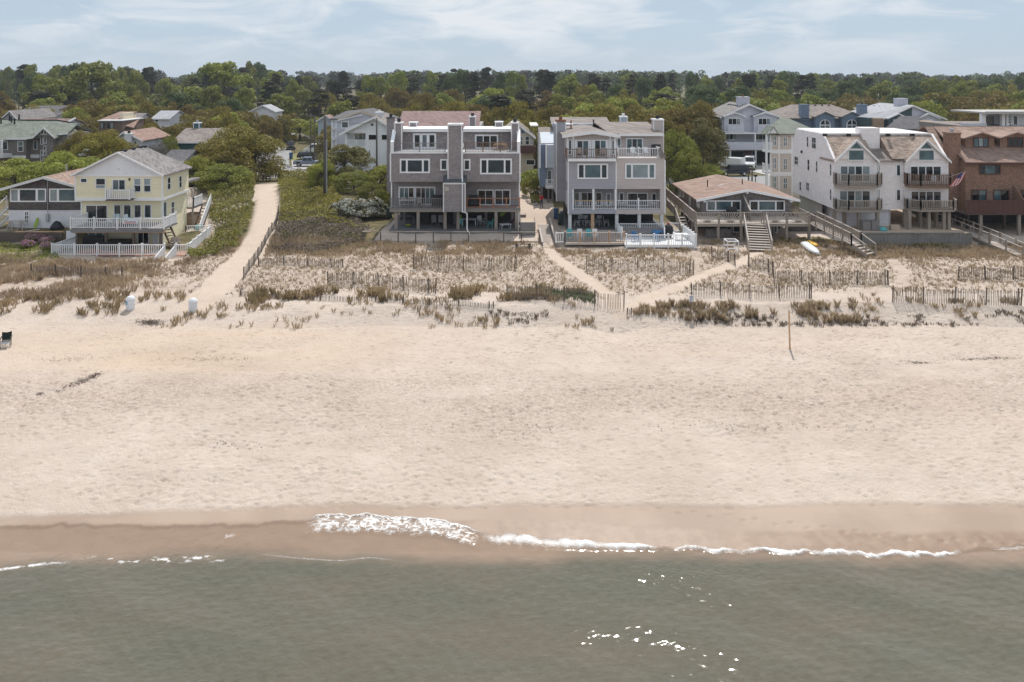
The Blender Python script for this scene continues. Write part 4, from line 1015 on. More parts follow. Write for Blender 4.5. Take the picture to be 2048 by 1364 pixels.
# ---------------- yellow house
def house_yellow():
    D = 74.0; T = Thing('yellow_house', 'yellow clapboard house with white gable and two white-railed decks', 'house', (-38.5, 77, 2.9))
    Y = MAT['yellow_siding']; W = MAT['white']; x = lambda p: PX(p,D); z = lambda y: PZ(y,D)
    xl, xr = x(151), x(324.6); yb = 80.0
    zf = z(401); ze = z(348.5); za = z(303); xa = x(238.5)
    T.box('wall', Y, xl, xr, D, yb, zf, ze)
    T.box('wall', Y, x(158), x(320.6), D+0.45, yb-0.002, 2.9, zf-0.003)
    T.part('gable', MAT['white_vert'], MB().prism_y([(xl-0.1,ze+0.003),(xr+0.1,ze+0.003),(xa,za-0.1)], D-0.02, D+0.2))
    # roof: ridge inland, hipped at the back
    yr = 79.2; e = 0.3
    zl_ = ze-0.05
    mb = MB().slab([(xl-e,D-0.35,zl_),(xa,D-0.35,za),(xa,yr,za),(xl-e,yb+e,zl_)], 0.14)
    mb.slab([(xa,D-0.35,za),(xr+e,D-0.35,zl_),(xr+e,yb+e,zl_),(xa,yr,za)], 0.14)
    mb.slab([(xa,yr,za),(xr+e,yb+e,zl_),(xl-e,yb+e,zl_)], 0.14)
    rf = T.part('roof', MAT['roof_grey'], mb)
    fascia(T, xl-e, xa, xr+e, zl_, za, D-0.35, 0.16, par=rf)
    mb = MB().box(xl-0.06, xr+0.06, D-0.06, D-0.021, ze-0.22, ze-0.003).box(xl-0.05, xr+0.05, D-0.07, D-0.003, zf-0.02, zf+0.28)
    mb.box(xr+0.003, xr+0.05, D+0.003, yb, zf-0.02, zf+0.22).box(xr+0.003, xr+0.06, D+0.003, yb, ze-0.2, ze-0.003)
    for xx in (xl, xr): mb.box(xx-0.08, xx+0.08, D-0.04, D+0.08, zf+0.283, ze-0.223)
    for xx in (x(158), x(320.6)): mb.box(xx-0.08, xx+0.08, D+0.41, D+0.5, 2.9, zf-0.03)
    T.part('trim', W, mb)
    slope = (za-zl_)/(xr+e-xa)
    for i, (px, py, dd) in enumerate(((249,305,74.9),(266,301,76.6),(280,297.5,78.2),(289,296,79.0))):
        xx = PX(px,dd); T.box('roof_vent', MAT['black'], xx-0.2, xx+0.2, dd-0.2, dd+0.2, za-abs(xx-xa)*slope-0.02, za-abs(xx-xa)*slope+0.14, rf)
    T.box('louvre', MAT['white_soft'], x(234), x(240), D-0.05, D-0.021, z(339.5), z(336.5))
    T.pwin(161,356,175,365.5,D, fw=0.07, gm='glass'); T.pwin(191.4,356,211.8,377.3,D, fw=0.07, rows=(1,2), gm=['glass_blind','glass_dark'])
    T.pwin(225,358.7,251.4,381.5,D, fw=0.07, cols=(1,1), gm=['glass_curtain','glass'], name='sliding_door')
    for a in (267.6, 287.6): T.pwin(a,356,a+15.2,384.5,D, fw=0.07, rows=(1,1), gm=['glass','glass_blind'])
    T.box('wall_lamp', MAT['black'], x(258.5), x(260.5), D-0.15, D-0.005, z(361), z(356))
    # small balcony
    yB = D-1.05; xb0, xb1 = PX(211,yB), PX(258.5,yB); zB = PZ(399.5,yB)
    T.box('balcony_floor', MAT['wood_dark'], xb0, xb1, yB, D-0.072, zB-0.12, zB)
    T.rail((xb0,yB+0.04,zB),(xb1,yB+0.04,zB), h=0.95, mat='white', pitch=0.2, bw=0.06, post=3)
    T.rail((xb0,yB+0.1,zB),(xb0,D-0.08,zB), h=0.95, mat='white', pitch=0.2, bw=0.06, post=2); T.rail((xb1,yB+0.1,zB),(xb1,D-0.08,zB), h=0.95, mat='white', pitch=0.2, bw=0.06, post=2)
    # middle storey
    yM = D+0.45; xm = lambda p: PX(p,yM); zm = lambda y: PZ(y,yM)
    zdk = PZ(457,71.5)
    T.win(xm(171.6), xm(215.7), zdk+0.03, zm(409.6), yM, cols=(1,1), fw=0.08, gm=['glass','glass_dark'], name='sliding_door')
    for a, b in ((227.6,242.9),(247,263.2),(268.2,283.4),(288.6,303.4)): T.win(xm(a), xm(b), zm(436), zm(408.6), yM, fw=0.08, gm='glass')
    # upper deck
    yD = 71.5; dx0, dx1 = PX(141.5,yD), PX(327.6,yD)
    T.box('deck_floor', MAT['wood_grey'], dx0, dx1, yD, D+0.44, zdk-0.14, zdk)
    T.box('deck_beam', MAT['wood_grey'], dx0, dx1, yD-0.05, yD-0.003, zdk-0.36, zdk-0.03); T.box('deck_beam', MAT['wood_new'], dx0+0.05, dx1, yD+0.1, yD+0.25, zdk-0.45, zdk-0.143)
    T.rail((dx0,yD,zdk),(dx1,yD,zdk), h=0.95, mat='white', pitch=0.195, bw=0.055, post=2.15, cap=True, drop=0.08)
    T.rail((dx1,yD+0.1,zdk),(dx1-0.05,74.2,zdk), h=0.95, mat='white', pitch=0.13, bw=0.06, post=1.4, cap=True)
    T.rail((dx0,yD+0.1,zdk),(dx0+0.05,74.2,zdk), h=0.95, mat='white', pitch=0.2, bw=0.055, post=2.8)
    # ground storey
    z0 = 2.93; yG = D+0.45
    for px in (155, 213, 268, 322):
        T.box('post', MAT['wood_dark'], PX(px,yD+0.3)-0.1, PX(px,yD+0.3)+0.1, yD+0.15, yD+0.35, z0, zdk-0.36)
    T.win(xm(176), xm(208), z0+0.5, zdk-0.3, yG, cols=(1,1), fw=0.12, gm='glass_curtain'); T.win(xm(275), xm(299), z0, zdk-0.3, yG, cols=(1,1), fw=0.1, gm=['glass_dark','glass_dark'], name='sliding_door')
    T.win(xm(306), xm(317), z0, zdk-0.25, yG, fw=0.06, gm='plastic_white', name='door')
    T.box('privacy_screen', MAT['white_vert'], PX(130,73), PX(152,73), 73.2, 73.3, z0, PZ(462,73.2))
    # lower deck
    yF = 69.7; lx0, lx1 = PX(104,yF), PX(329,yF)
    T.box('deck_floor', MAT['wood_red'], lx0, lx1, yF, yG-0.003, z0-0.16, z0-0.003)
    T.box('deck_skirt', MAT['wood_brown'], lx0, lx1, yF-0.04, yF-0.003, z0-0.36, z0-0.02)
    T.rail((lx0,yF,z0),(lx1,yF,z0), h=0.98, mat='white', pitch=0.195, bw=0.06, post=2.15, cap=True, drop=0.2)
    T.rail((lx0,yF+0.1,z0),(lx0+0.1,73.2,z0), h=0.98, mat='white', pitch=0.16, bw=0.06, post=3.1, cap=True)
    # side terrace and steps to the sand
    tx0 = PX(352,yF); tx1 = PX(375,yF)
    T.part('terrace', MAT['wood_red'], MB().slab([(lx1+0.003,yF,z0-0.004),(tx1,yF,z0-0.004),(tx1-1.35,78.5,z0-0.004),(lx1+0.003,78.5,z0-0.004)], 0.15))
    T.rail((tx0,yF,z0),(tx1,yF,z0), h=0.98, mat='white', pitch=0.19, bw=0.055, post=2, cap=True, drop=0.25)
    T.rail((tx1,yF+0.1,z0),(tx1-1.35,78.4,z0), h=0.98, mat='white', pitch=0.16, bw=0.06, post=1.8, cap=True, drop=0.3)
    T.rail((tx1-1.4,78.5,z0),(tx1-4.0,78.5,z0), h=0.98, mat='white', pitch=0.19, bw=0.055, post=2.8, pm='wood_dark')
    sx = (lx1+tx0)/2; sw = (tx0-lx1)-0.1
    T.stairs((sx,yF-0.02,z0-0.06),(sx-0.25,yF-1.9,z0-0.95), sw, 5, mat='wood_red', sm='wood_dark')
    for sg in (-1, 1):
        T.rail((sx+sg*sw/2,yF-0.1,z0),(sx-0.25+sg*sw/2,yF-2.0,z0-0.95), h=0.92, mat='white', pitch=0.14, bw=0.06, post=1.9, name='stair_railing')
    # stair under the deck and right side
    T.stairs((PX(336,74),73.6,zdk-0.1),(PX(356,72.5),72.3,z0), 0.8, 8, mat='wood_brown')
    xs_ = xr
    T.winx(75.0, 75.75, z(384), z(357.5), xs_, 1, rows=(1,1)); T.winx(77.6, 78.3, PZ(376,78), PZ(351,78), xs_, 1, rows=(1,1))
    T.winx(76.3, 77.0, PZ(428,76.6), PZ(403,76.6), x(320.6), 1, rows=(1,1)); T.winx(74.55, 75.3, zdk+0.03, z(406), x(320.6), 1, gm='glass_sky')
    # back porch with stairs
    py0 = 80.3; pz = PZ(412,81); pxl, pxr = PX(366,81), PX(392,81)
    T.box('porch_floor', MAT['wood'], pxl, pxr, py0, 84, pz-0.2, pz)
    T.rail((pxl,py0,pz),(pxr,py0,pz), h=1.0, mat='white', pitch=0.2, post=2.5); T.rail((pxr,py0,pz),(pxr,82.5,pz), h=1.0, mat='white', pitch=0.12, post=2.5)
    T.stairs((pxr+0.5,82.6,pz),(pxr+0.9,78.8,3.0), 0.9, 9, mat='wood_dark')
    T.rail((pxr+0.95,82.6,pz),(pxr+1.3,78.8,3.0), h=0.95, mat='white', pitch=0.12, bw=0.06, post=4.4, name='stair_railing')
    T.box('shower_stall', MAT['ply_brown'], pxl+0.1, pxr-0.1, py0+0.2, 82.5, 3.0, pz-0.9)
    for xx in (pxl+0.1, pxr-0.1): T.box('post', MAT['wood'], xx-0.08, xx+0.08, py0, py0+0.16, 2.9, pz-0.2)
    T.box('porch_column', W, PX(371,80.5)-0.1, PX(371,80.5)+0.1, 80.5, 80.7, pz, PZ(365,80.5)); T.box('porch_roof', MAT['roof_grey'], PX(364,80.5), PX(381,80.5), 80.1, 83, PZ(365,80.5), PZ(361,80.5))
    return T
house_yellow()

# ---------------- shingled cottage far left
def cottage_left():
    D = 76.0; T = Thing('cottage', 'dark shingled cottage with white lower wall beside the yellow house', 'cottage', (-48, 80, 4.2))
    x = lambda p: PX(p,D); z = lambda y: PZ(y,D)
    xl, xr, xa = x(17), x(170), x(93); ze, za = z(373), z(352.5); z1 = z(420); z0 = z(455)
    T.part('wall', MAT['dark_shingle'], MB().prism_y([(xl,z1),(xr,z1),(xr,ze-0.05),(xa,za-0.12),(xl,ze-0.05)], D, D+13))
    T.box('wall', MAT['white_wall'], xl-0.02, xr, D+0.06, D+12.9, 3.9, z1-0.003)
    r = gable_roof(T, 'roof_brown', xl, xa, xr, ze, za+0.05, D-0.5, D+13.3, oh=0.75)
    fascia(T, xl-0.75, xa, xr+0.75, ze-0.20, za+0.05, D-0.5, 0.25, mat='white_soft', par=r)
    T.pwin(20.8,377,93,403.7,D, cols=(1,2.4,1.1), fw=0.12, mw=0.22, gm=['glass_blind','glass','glass_curtain'])
    T.pwin(99,377,172,403.7,D, cols=(1,2.4,1.1), fw=0.12, mw=0.22, gm=['glass_blind','glass_sky','glass_curtain'])
    T.win(x(48), x(58.5), z(447), z(422), D+0.06, cols=(1,1), rows=(1,1,1), fw=0.1, mw=0.05, gm='glass_dark', name='door')
    T.part('electric_mast', MAT['metal_grey'], MB().cyl((x(96.5),D-0.1,z(440)),(x(96.5),D-0.1,z(357)),0.035,0.035,6)); T.box('meter_box', MAT['metal_grey'], x(93.5), x(98.5), D-0.18, D+0.055, z(443), z(428))
    pipe(T, PX(133,82), 82, PZ(339,82), 0.6, 0.08, 'metal_grey', r)
    # outside stairs at the left end
    T.stairs((x(6),77.5,z1+0.1),(x(-6),74.8,4.2), 1.2, 9, mat='wood_pale', sm='white_soft')
    for sg in (-0.65, 0.65): T.rail((x(6)+sg,77.5,z1+0.1),(x(-6)+sg,74.8,4.2), h=1.0, mat='white_soft', pitch=0, post=3.5, name='stair_railing')
    return T
cottage_left()
# ---------------- brown-roofed cottage with fan-slat deck
def cottage_right():
    D = 79.5; T = Thing('cottage', 'low grey-shingled cottage with broad brown gable roof and fan-slat deck railing', 'cottage', (26, 85, 2.9))
    x = lambda p: PX(p,D); z = lambda y: PZ(y,D)
    xl, xr, xa = x(1403), x(1583), x(1492); ze, za = z(395), z(378); z0 = z(432)
    yb = 90.6
    T.part('wall', MAT['cottage_shingle'], MB().prism_y([(xl,z0-0.2),(xr,z0-0.2),(xr,ze-0.02),(xa,za-0.12),(xl,ze-0.02)], D, yb))
    xel, xer = x(1390), x(1596)
    sl = (za-ze)/(xa-xl); zel = za - sl*(xa-xel); zer = za-sl*(xer-xa)
    mb = MB().slab([(xel,D-0.6,zel),(xa,D-0.6,za+0.05),(xa,yb+0.4,za+0.05),(xel,yb+0.4,zel)], 0.14).slab([(xa,D-0.6,za+0.05),(xer,D-0.6,zer),(xer,yb+0.4,zer),(xa,yb+0.4,za+0.05)], 0.14)
    r = T.part('roof', MAT['roof_brown'], mb)
    fascia(T, xel, xa, xer, zel, za+0.05, D-0.6, 0.24, par=r)
    for px in (1407, 1492, 1579): T.box('rafter_tail', MAT['white'], x(px)-0.1, x(px)+0.1, D-0.54, D-0.01, (za if px == 1492 else ze)-0.42, (za if px == 1492 else ze)-0.22)
    T.pwin(1412.5,400.5,1482,422,D, cols=(1,2,1), fw=0.13, mw=0.16, gm=['glass_curtain','glass_sky','glass'])
    T.pwin(1498.5,400.5,1569.5,422,D, cols=(1,2.2,1), fw=0.13, mw=0.16, gm=['glass','glass_sky','glass'])
    T.winx(80.3, 81.4, PZ(415,80.7), PZ(398,80.7), xl, -1, cols=(1,1)); T.winx(84.2, 84.9, PZ(410,84.5), PZ(390,84.5), xl, -1, gm='glass_curtain'); T.winx(87.6, 88.5, PZ(394,88), PZ(378,88), xl, -1); T.winx(89.2, 90.0, PZ(390,90.7), PZ(374,90.7), xl, -1)
    pipe(T, PX(1415,84), 84, PZ(364,84)-0.35, 0.6, 0.06, 'black', r); pipe(T, PX(1484.5,84), 84, PZ(365,84)-0.1, 0.5, 0.06, 'black', r)
    T.part('roof_strip', MAT['white_soft'], MB().bar((PX(1435,81.5),81.5,PZ(371,81.5)),(PX(1447,82.5),82.5,PZ(368.5,82.5)),0.1,0.04), r)
    # deck
    yD = 75.6; zd = PZ(447,yD)
    dx0, dx1 = PX(1393,yD), PX(1620,yD)
    T.box('deck_floor', MAT['wood_pale'], dx0, dx1, yD, D-0.003, zd-0.14, zd); T.box('deck_beam', MAT['wood'], dx0, dx1, yD-0.05, yD-0.003, zd-0.3, zd-0.02)
    for px, yy in ((1393,yD),(1437,yD),(1483,yD),(1574,yD),(1619,yD),(1400,78.8),(1483,78.8),(1570,78.8)):
        T.box('pillar', MAT['wood'], PX(px,yD)-0.12, PX(px,yD)+0.12, yy+0.02, yy+0.26, 2.6, zd-0.145)
    def fan(px0, px1):
        x0, x1 = PX(px0,yD), PX(px1,yD)
        ro = T.rail((x0,yD+0.05,zd),(x1,yD+0.05,zd), h=1.05, mat='wood', pitch=0, post=9, low=0.08)
        n = 13; cxm = (x0+x1)/2
        for i in range(n):
            a = math.pi*(i+0.5)/n
            ex = cxm + math.cos(a)*(x1-x0); ez = zd+0.1+math.sin(a)*(x1-x0)
            # clip to the panel
            tmax = min(1.0, ((x1-x0)/2-0.06)/max(1e-6, abs(math.cos(a))*(x1-x0)), 0.92/max(1e-6, math.sin(a)*(x1-x0)))
            p1 = (cxm+math.cos(a)*(x1-x0)*tmax, yD+0.05, zd+0.1+math.sin(a)*(x1-x0)*tmax)
            T.part('slat', MAT['wood_pale'], MB().bar((cxm+math.cos(a)*0.1,yD+0.05,zd+0.12),p1,0.03,0.06), ro)
    for a, b in ((1393,1437),(1439,1483),(1528,1573),(1575,1619)): fan(a, b)
    T.rail((PX(1484,yD),yD+0.6,zd),(PX(1527,yD),yD+0.6,zd), h=1.0, mat='wood', pitch=0.2, post=2)
    T.rail((dx0,yD+0.1,zd),(dx0+0.1,D-0.2,zd), h=1.05, mat='wood', pitch=0.2, post=3); T.rail((dx1,yD+0.1,zd),(dx1-0.1,D+1.5,zd), h=1.05, mat='wood', pitch=0.2, post=3)
    T.part('divider', MAT['cottage_shingle'], MB().prism_x([(D-0.01,zd),(D-2.4,zd),(D-2.4,zd+1.0),(D-0.01,zd+2.2)], x(1487)-0.06, x(1487)+0.06))
    T.part('divider_cap', MAT['wood_pale'], MB().bar((x(1487),D-2.4,zd+1.03),(x(1487),D-0.01,zd+2.23),0.16,0.05))
    # stairs to the dune
    st0 = (PX(1511,yD),yD+0.05,zd); st1 = (PX(1522,71.2),71.4,2.95)
    T.stairs(st0, st1, 2.1, 11, mat='wood_pale', sm='wood')
    for sg in (-1, 1):
        T.rail((st0[0]+sg*1.12,st0[1],zd),(st1[0]+sg*1.12,st1[1],st1[2]), h=0.95, mat='wood_pale', pitch=0, post=4.9, low=0.5, name='hand_rail')
    # side walkway and steps along the left wall
    ax0, ax1 = PX(1338,90), PX(1394,yD+0.8)
    T.part('side_deck', MAT['wood_pale'], MB().slab([(xl-1.5,yD+0.5,zd-0.004),(xl-0.003,yD+0.5,zd-0.004),(xl-0.003,yb,zd+0.3),(xl-1.5,yb,zd+0.3)], 0.12))
    T.rail((xl-1.5,yD+0.8,zd),(xl-1.5,yb,zd+0.3), h=1.05, mat='wood', pitch=0.16, bw=0.07, post=2.4, tm='wood_pale', drop=0.5)
    T.stairs((xl-2.1,80.2,zd-0.1),(xl-2.0,77.4,3.0), 1.0, 7, mat='wood_pale', sm='wood')
    T.rail((xl-2.65,84.5,zd+0.05),(xl-2.65,80.2,zd-0.1), h=0.95, mat='wood', pitch=0.16, bw=0.07, post=2, tm='wood_pale', name='stair_railing'); T.rail((xl-2.65,80.2,zd-0.1),(xl-2.55,77.4,3.0), h=0.95, mat='wood', pitch=0.2, bw=0.05, post=3, tm='wood_pale', name='stair_railing')
    # open ground floor
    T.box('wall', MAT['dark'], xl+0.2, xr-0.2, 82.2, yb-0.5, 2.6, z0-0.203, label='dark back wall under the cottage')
    T.box('side_screen', MAT['dark_shingle'], xr-0.1, PX(1650,81), 80.4, 80.55, 2.6, z0+0.1)
    T.win(PX(1452,79.9), PX(1482,79.9), 2.95, 4.2, 79.9, cols=(1,1), fw=0.08, gm='glass_dark'); T.win(PX(1541,79.9), PX(1555,79.9), 2.9, 4.5, 79.9, fw=0.1, gm='glass_curtain', name='door')
    T.box('lattice_screen', MAT['cottage_shingle'], PX(1412,77), PX(1462,77), 77.0, 77.1, 2.7, 3.9)
    # ramp on the right
    rp0 = Vector((dx1+0.6,yD+0.9,zd)); rp1 = Vector((PX(1705,72.0),71.2,PZ(487,71.2)))
    dd = rp1-rp0; nrm = Vector((-dd.y,dd.x,0)).normalized()*0.6
    T.part('ramp', MAT['wood_pale'], MB().slab([tuple(rp0-nrm),tuple(rp1-nrm),tuple(rp1+nrm),tuple(rp0+nrm)], 0.12))
    for sg in (-1, 1): T.rail(rp0+nrm*sg, rp1+nrm*sg, h=1.0, mat='wood', pitch=0.19, bw=0.06, post=1.1, tm='wood_pale', drop=0.4, name='ramp_railing')
    st1 = rp1 + Vector((0.75,-1.3,-0.75))
    T.stairs(rp1, st1, 1.2, 4, mat='wood_pale', sm='wood')
    for sg in (-1, 1): T.rail(rp1+nrm*sg, st1+nrm*sg, h=0.95, mat='wood', pitch=0, post=2, tm='wood_pale', drop=0.2, name='stair_railing')
    return T
cottage_right()

# ---------------- pink-white mansard duplex
def house_mansard():
    D = 79.0; T = Thing('mansard_house', 'pale pink three-storey house with two front gables and curved-edge balconies', 'house', (42, 84, 3.2))
    x = lambda p: PX(p,D); z = lambda y: PZ(y,D); S = MAT['pinkwhite_siding']; W = MAT['white']
    xl, xr = x(1667.4), x(1897); zb = z(418); ze = z(318); yb = 90.5; zr = 13.3; ym = 81.9
    prof = [(D,zb),(D,ze),(ym,zr),(89.4,zr),(yb,11.9),(yb,zb)]
    T.part('wall', S, MB().prism_x(prof, xl, xl+0.25)); T.part('wall', S, MB().prism_x(prof, xr-0.25, xr))
    xc0, xc1 = x(1754), x(1809.5); yc = D+0.3
    T.box('wall', S, xl+0.253, xc0, D, yb-0.1, zb, ze); T.box('wall', S, xc1, xr-0.253, D, yb-0.1, zb, ze)
    T.box('wall', S, xc0+0.003, xc1-0.003, yc, yb-0.1, zb-0.1, z(322))
    # mansard slopes and flat top
    mb = MB().prism_x([(D-0.05,ze),(ym,zr-0.05),(ym+0.3,zr-0.05),(ym+0.3,ze)], xl+0.253, x(1750))
    mb.prism_x([(D-0.05,ze),(ym,zr-0.05),(ym+0.3,zr-0.05),(ym+0.3,ze)], x(1784), xr-0.253)
    rf = T.part('roof', MAT['roof_tan'], mb)
    T.part('valley_roof', MAT['roof_taupe'], MB().prism_x([(yc-0.35,z(323)),(yc-0.35,z(321)),(yc+2.6,zr-1.2),(yc+2.6,z(323))], xc0-0.15, xc1+0.15))
    T.box('flat_roof', MAT['roof_white'], xl+0.26, xr-0.26, ym-0.1, yb-0.6, zr-0.1, zr+0.06)
    T.box('chimney_block', S, x(1745), x(1780), 81.2, 83.0, z(330), PZ(256,81.2))
    for (a, b, ap) in ((1667.4,1754.4,1710.8),(1810.5,1897,1850.8)):
        xa = x(ap); za = z(277.5)
        g_ = T.part('gable', S, MB().prism_y([(x(a)+0.3,ze+0.003),(x(b)-0.3,ze+0.003),(xa,za-0.15)], D-0.12, ym))
        r2 = gable_roof(T, 'roof_tan', x(a)+0.1, xa, x(b)-0.1, ze, za, D-0.35, ym+0.5, oh=0.2, th=0.12)
        fascia(T, x(a)-0.1, xa, x(b)+0.1, ze-0.2, za+0.02, D-0.35, 0.24, par=r2)
        xg = xa+0.02
        T.win(xg-0.85, xg+0.85, z(321), z(299), D-0.12, fw=0.08, gm='glass_sky')
        wo = T.part('window', W, MB().prism_y([(xg-0.8,z(297.5)),(xg+0.8,z(297.5)),(xg,z(281.5))], D-0.18, D-0.123))
        T.part('pane', MAT['glass_sky'], MB().prism_y([(xg-0.62,z(296.6)),(xg+0.62,z(296.6)),(xg,z(284.5))], D-0.2, D-0.183), wo)
    vents(T, [(x(p_),81.3,PZ(270.5,81.3)) for p_ in (1668,1717,1798,1848)], par=rf)
    # doors
    for (a, b, y0, y1, gm) in ((1679,1741,330.5,360,['glass_curtain','glass_curtain','glass','glass_blind']),(1819,1883,331,360,['glass_dark','glass','glass_dark','glass']),(1677.5,1741,380,412,['glass_curtain','glass','glass_blind','glass']),(1820.5,1883,381,412,['glass_dark','glass_dark','glass','glass'])):
        T.pwin(a,y0,b,y1+4,D, cols=(1,1,1,1), fw=0.12, mw=0.1, gm=gm, name='sliding_door')
    for (a, y0) in ((1791,328),(1791,377.5)): T.win(PX(a,yc), PX(a+11,yc), PZ(y0+25,yc), PZ(y0,yc), yc, fw=0.12, gm='glass')
    for y0 in (328, 377): T.win(PX(1755.5,yc), PX(1760,yc), PZ(y0+25,yc), PZ(y0,yc), yc, fw=0.08)
    # balconies (angled front)
    for (a, b, y0, y1, wm, fm) in ((1667.4,1757.5,349.5,376,'wood','wood'),(1809,1901,350,377,'wood_brown','wood_brown'),(1667.4,1757.5,401.5,425,'wood','wood'),(1809,1907,401.5,424,'wood','wood')):
        Db = D-1.5; x0, x1 = x(a), x(b); zf = PZ(y1-5,Db); zt_ = PZ(y0,Db)
        c = 0.9
        fl = [(x0,D-0.005,zf),(x0,D-0.6,zf),(x0+c,Db,zf),(x1-c,Db,zf),(x1,D-0.6,zf),(x1,D-0.005,zf)]
        T.part('balcony_floor', MAT[fm], MB().slab(fl, 0.26))
        for (p0, p1) in ((fl[1],fl[2]),(fl[2],fl[3]),(fl[3],fl[4]),(fl[0],fl[1]),(fl[4],fl[5])):
            T.rail(p0, p1, h=zt_-zf, mat=wm, pitch=0.17, bw=0.07, post=3.2, low=0.1, tm='wood_pale' if wm == 'wood' else None)
    # side windows
    def sw(pxa, pxb, pya, pyb, **k):
        d1 = xl*F/(pxa-1024); d0 = xl*F/(pxb-1024); dm = (d0+d1)/2
        T.winx(d0, d1, PZ(pyb,dm), PZ(pya,dm), xl, -1, **k)
    q = lambda a: 1560+a/4.012
    v = lambda a: 180+a/4.012
    for (a,b,c_,d_,k) in ((217,232,372,460,1),(258,292,378,472,2),(118,148,532,600,2),(222,240,555,648,1),(290,305,568,662,1),(402,417,592,690,1),(158,173,735,808,1),(212,237,740,808,2),(403,417,792,885,1)):
        sw(q(a),q(b),v(c_),v(d_), cols=(1,)*k, rows=(1,1), fw=0.06)
    T.box('wall_lamp', MAT['black'], xl-0.15, xl-0.005, 87.5, 87.7, 10.6, 10.9)
    # ground floor: store, pillars, terrace, bulkhead
    zt0 = 3.65
    T.box('store_room', MAT['white_wall'], x(1692), xc0+1.7, D+0.8, yb-1, zt0, zb-0.02)
    T.box('store_room', S, xc0+1.703, x(1786), yc+0.3, yb-1, zt0, zb-0.12)
    for px, yy in ((1670,D+0.1),(1690,D+0.5),(1719,D-1.0),(1756,D-1.0),(1811,D),(1820,D-1.2),(1842,D+0.2),(1859,D-1.0),(1874,D),(1889,D-1.2),(1899,D-1.2),(1838,D+3),(1870,D+3),(1894,D+4),(1672,D+4.0),(1672,D+8)):
        X_ = PX(px,yy); T.box('pillar', MAT['wood'], X_-0.15, X_+0.15, yy, yy+0.3, zt0, zb-0.01)
    T.box('wall', MAT['concrete'], PX(1600,90), PX(1640,84), 83.5, 90, 2.6, zb-0.05, label='pale concrete wall under the side')
    T.box('terrace', MAT['drive'], PX(1722,75.7), PX(1945,75.7), 75.72, 92, 2.3, zt0)
    bw = 0.33; xx = PX(1724,75.5); k = 0
    while xx < PX(1943,75.5):
        dz = random.uniform(-0.03, 0.04); ww = bw*random.uniform(0.85, 1.1)
        T.part('plank', MAT['plank_grey'], MB().box(xx, xx+ww-0.02, 75.52+random.uniform(-0.02,0.02), 75.69, 2.2, zt0+0.05+dz)); xx += ww
    T.box('bulkhead_cap', MAT['wood'], PX(1722,75.5), PX(1945,75.5), 75.45, 75.85, zt0+0.11, zt0+0.16)
    return T
house_mansard()

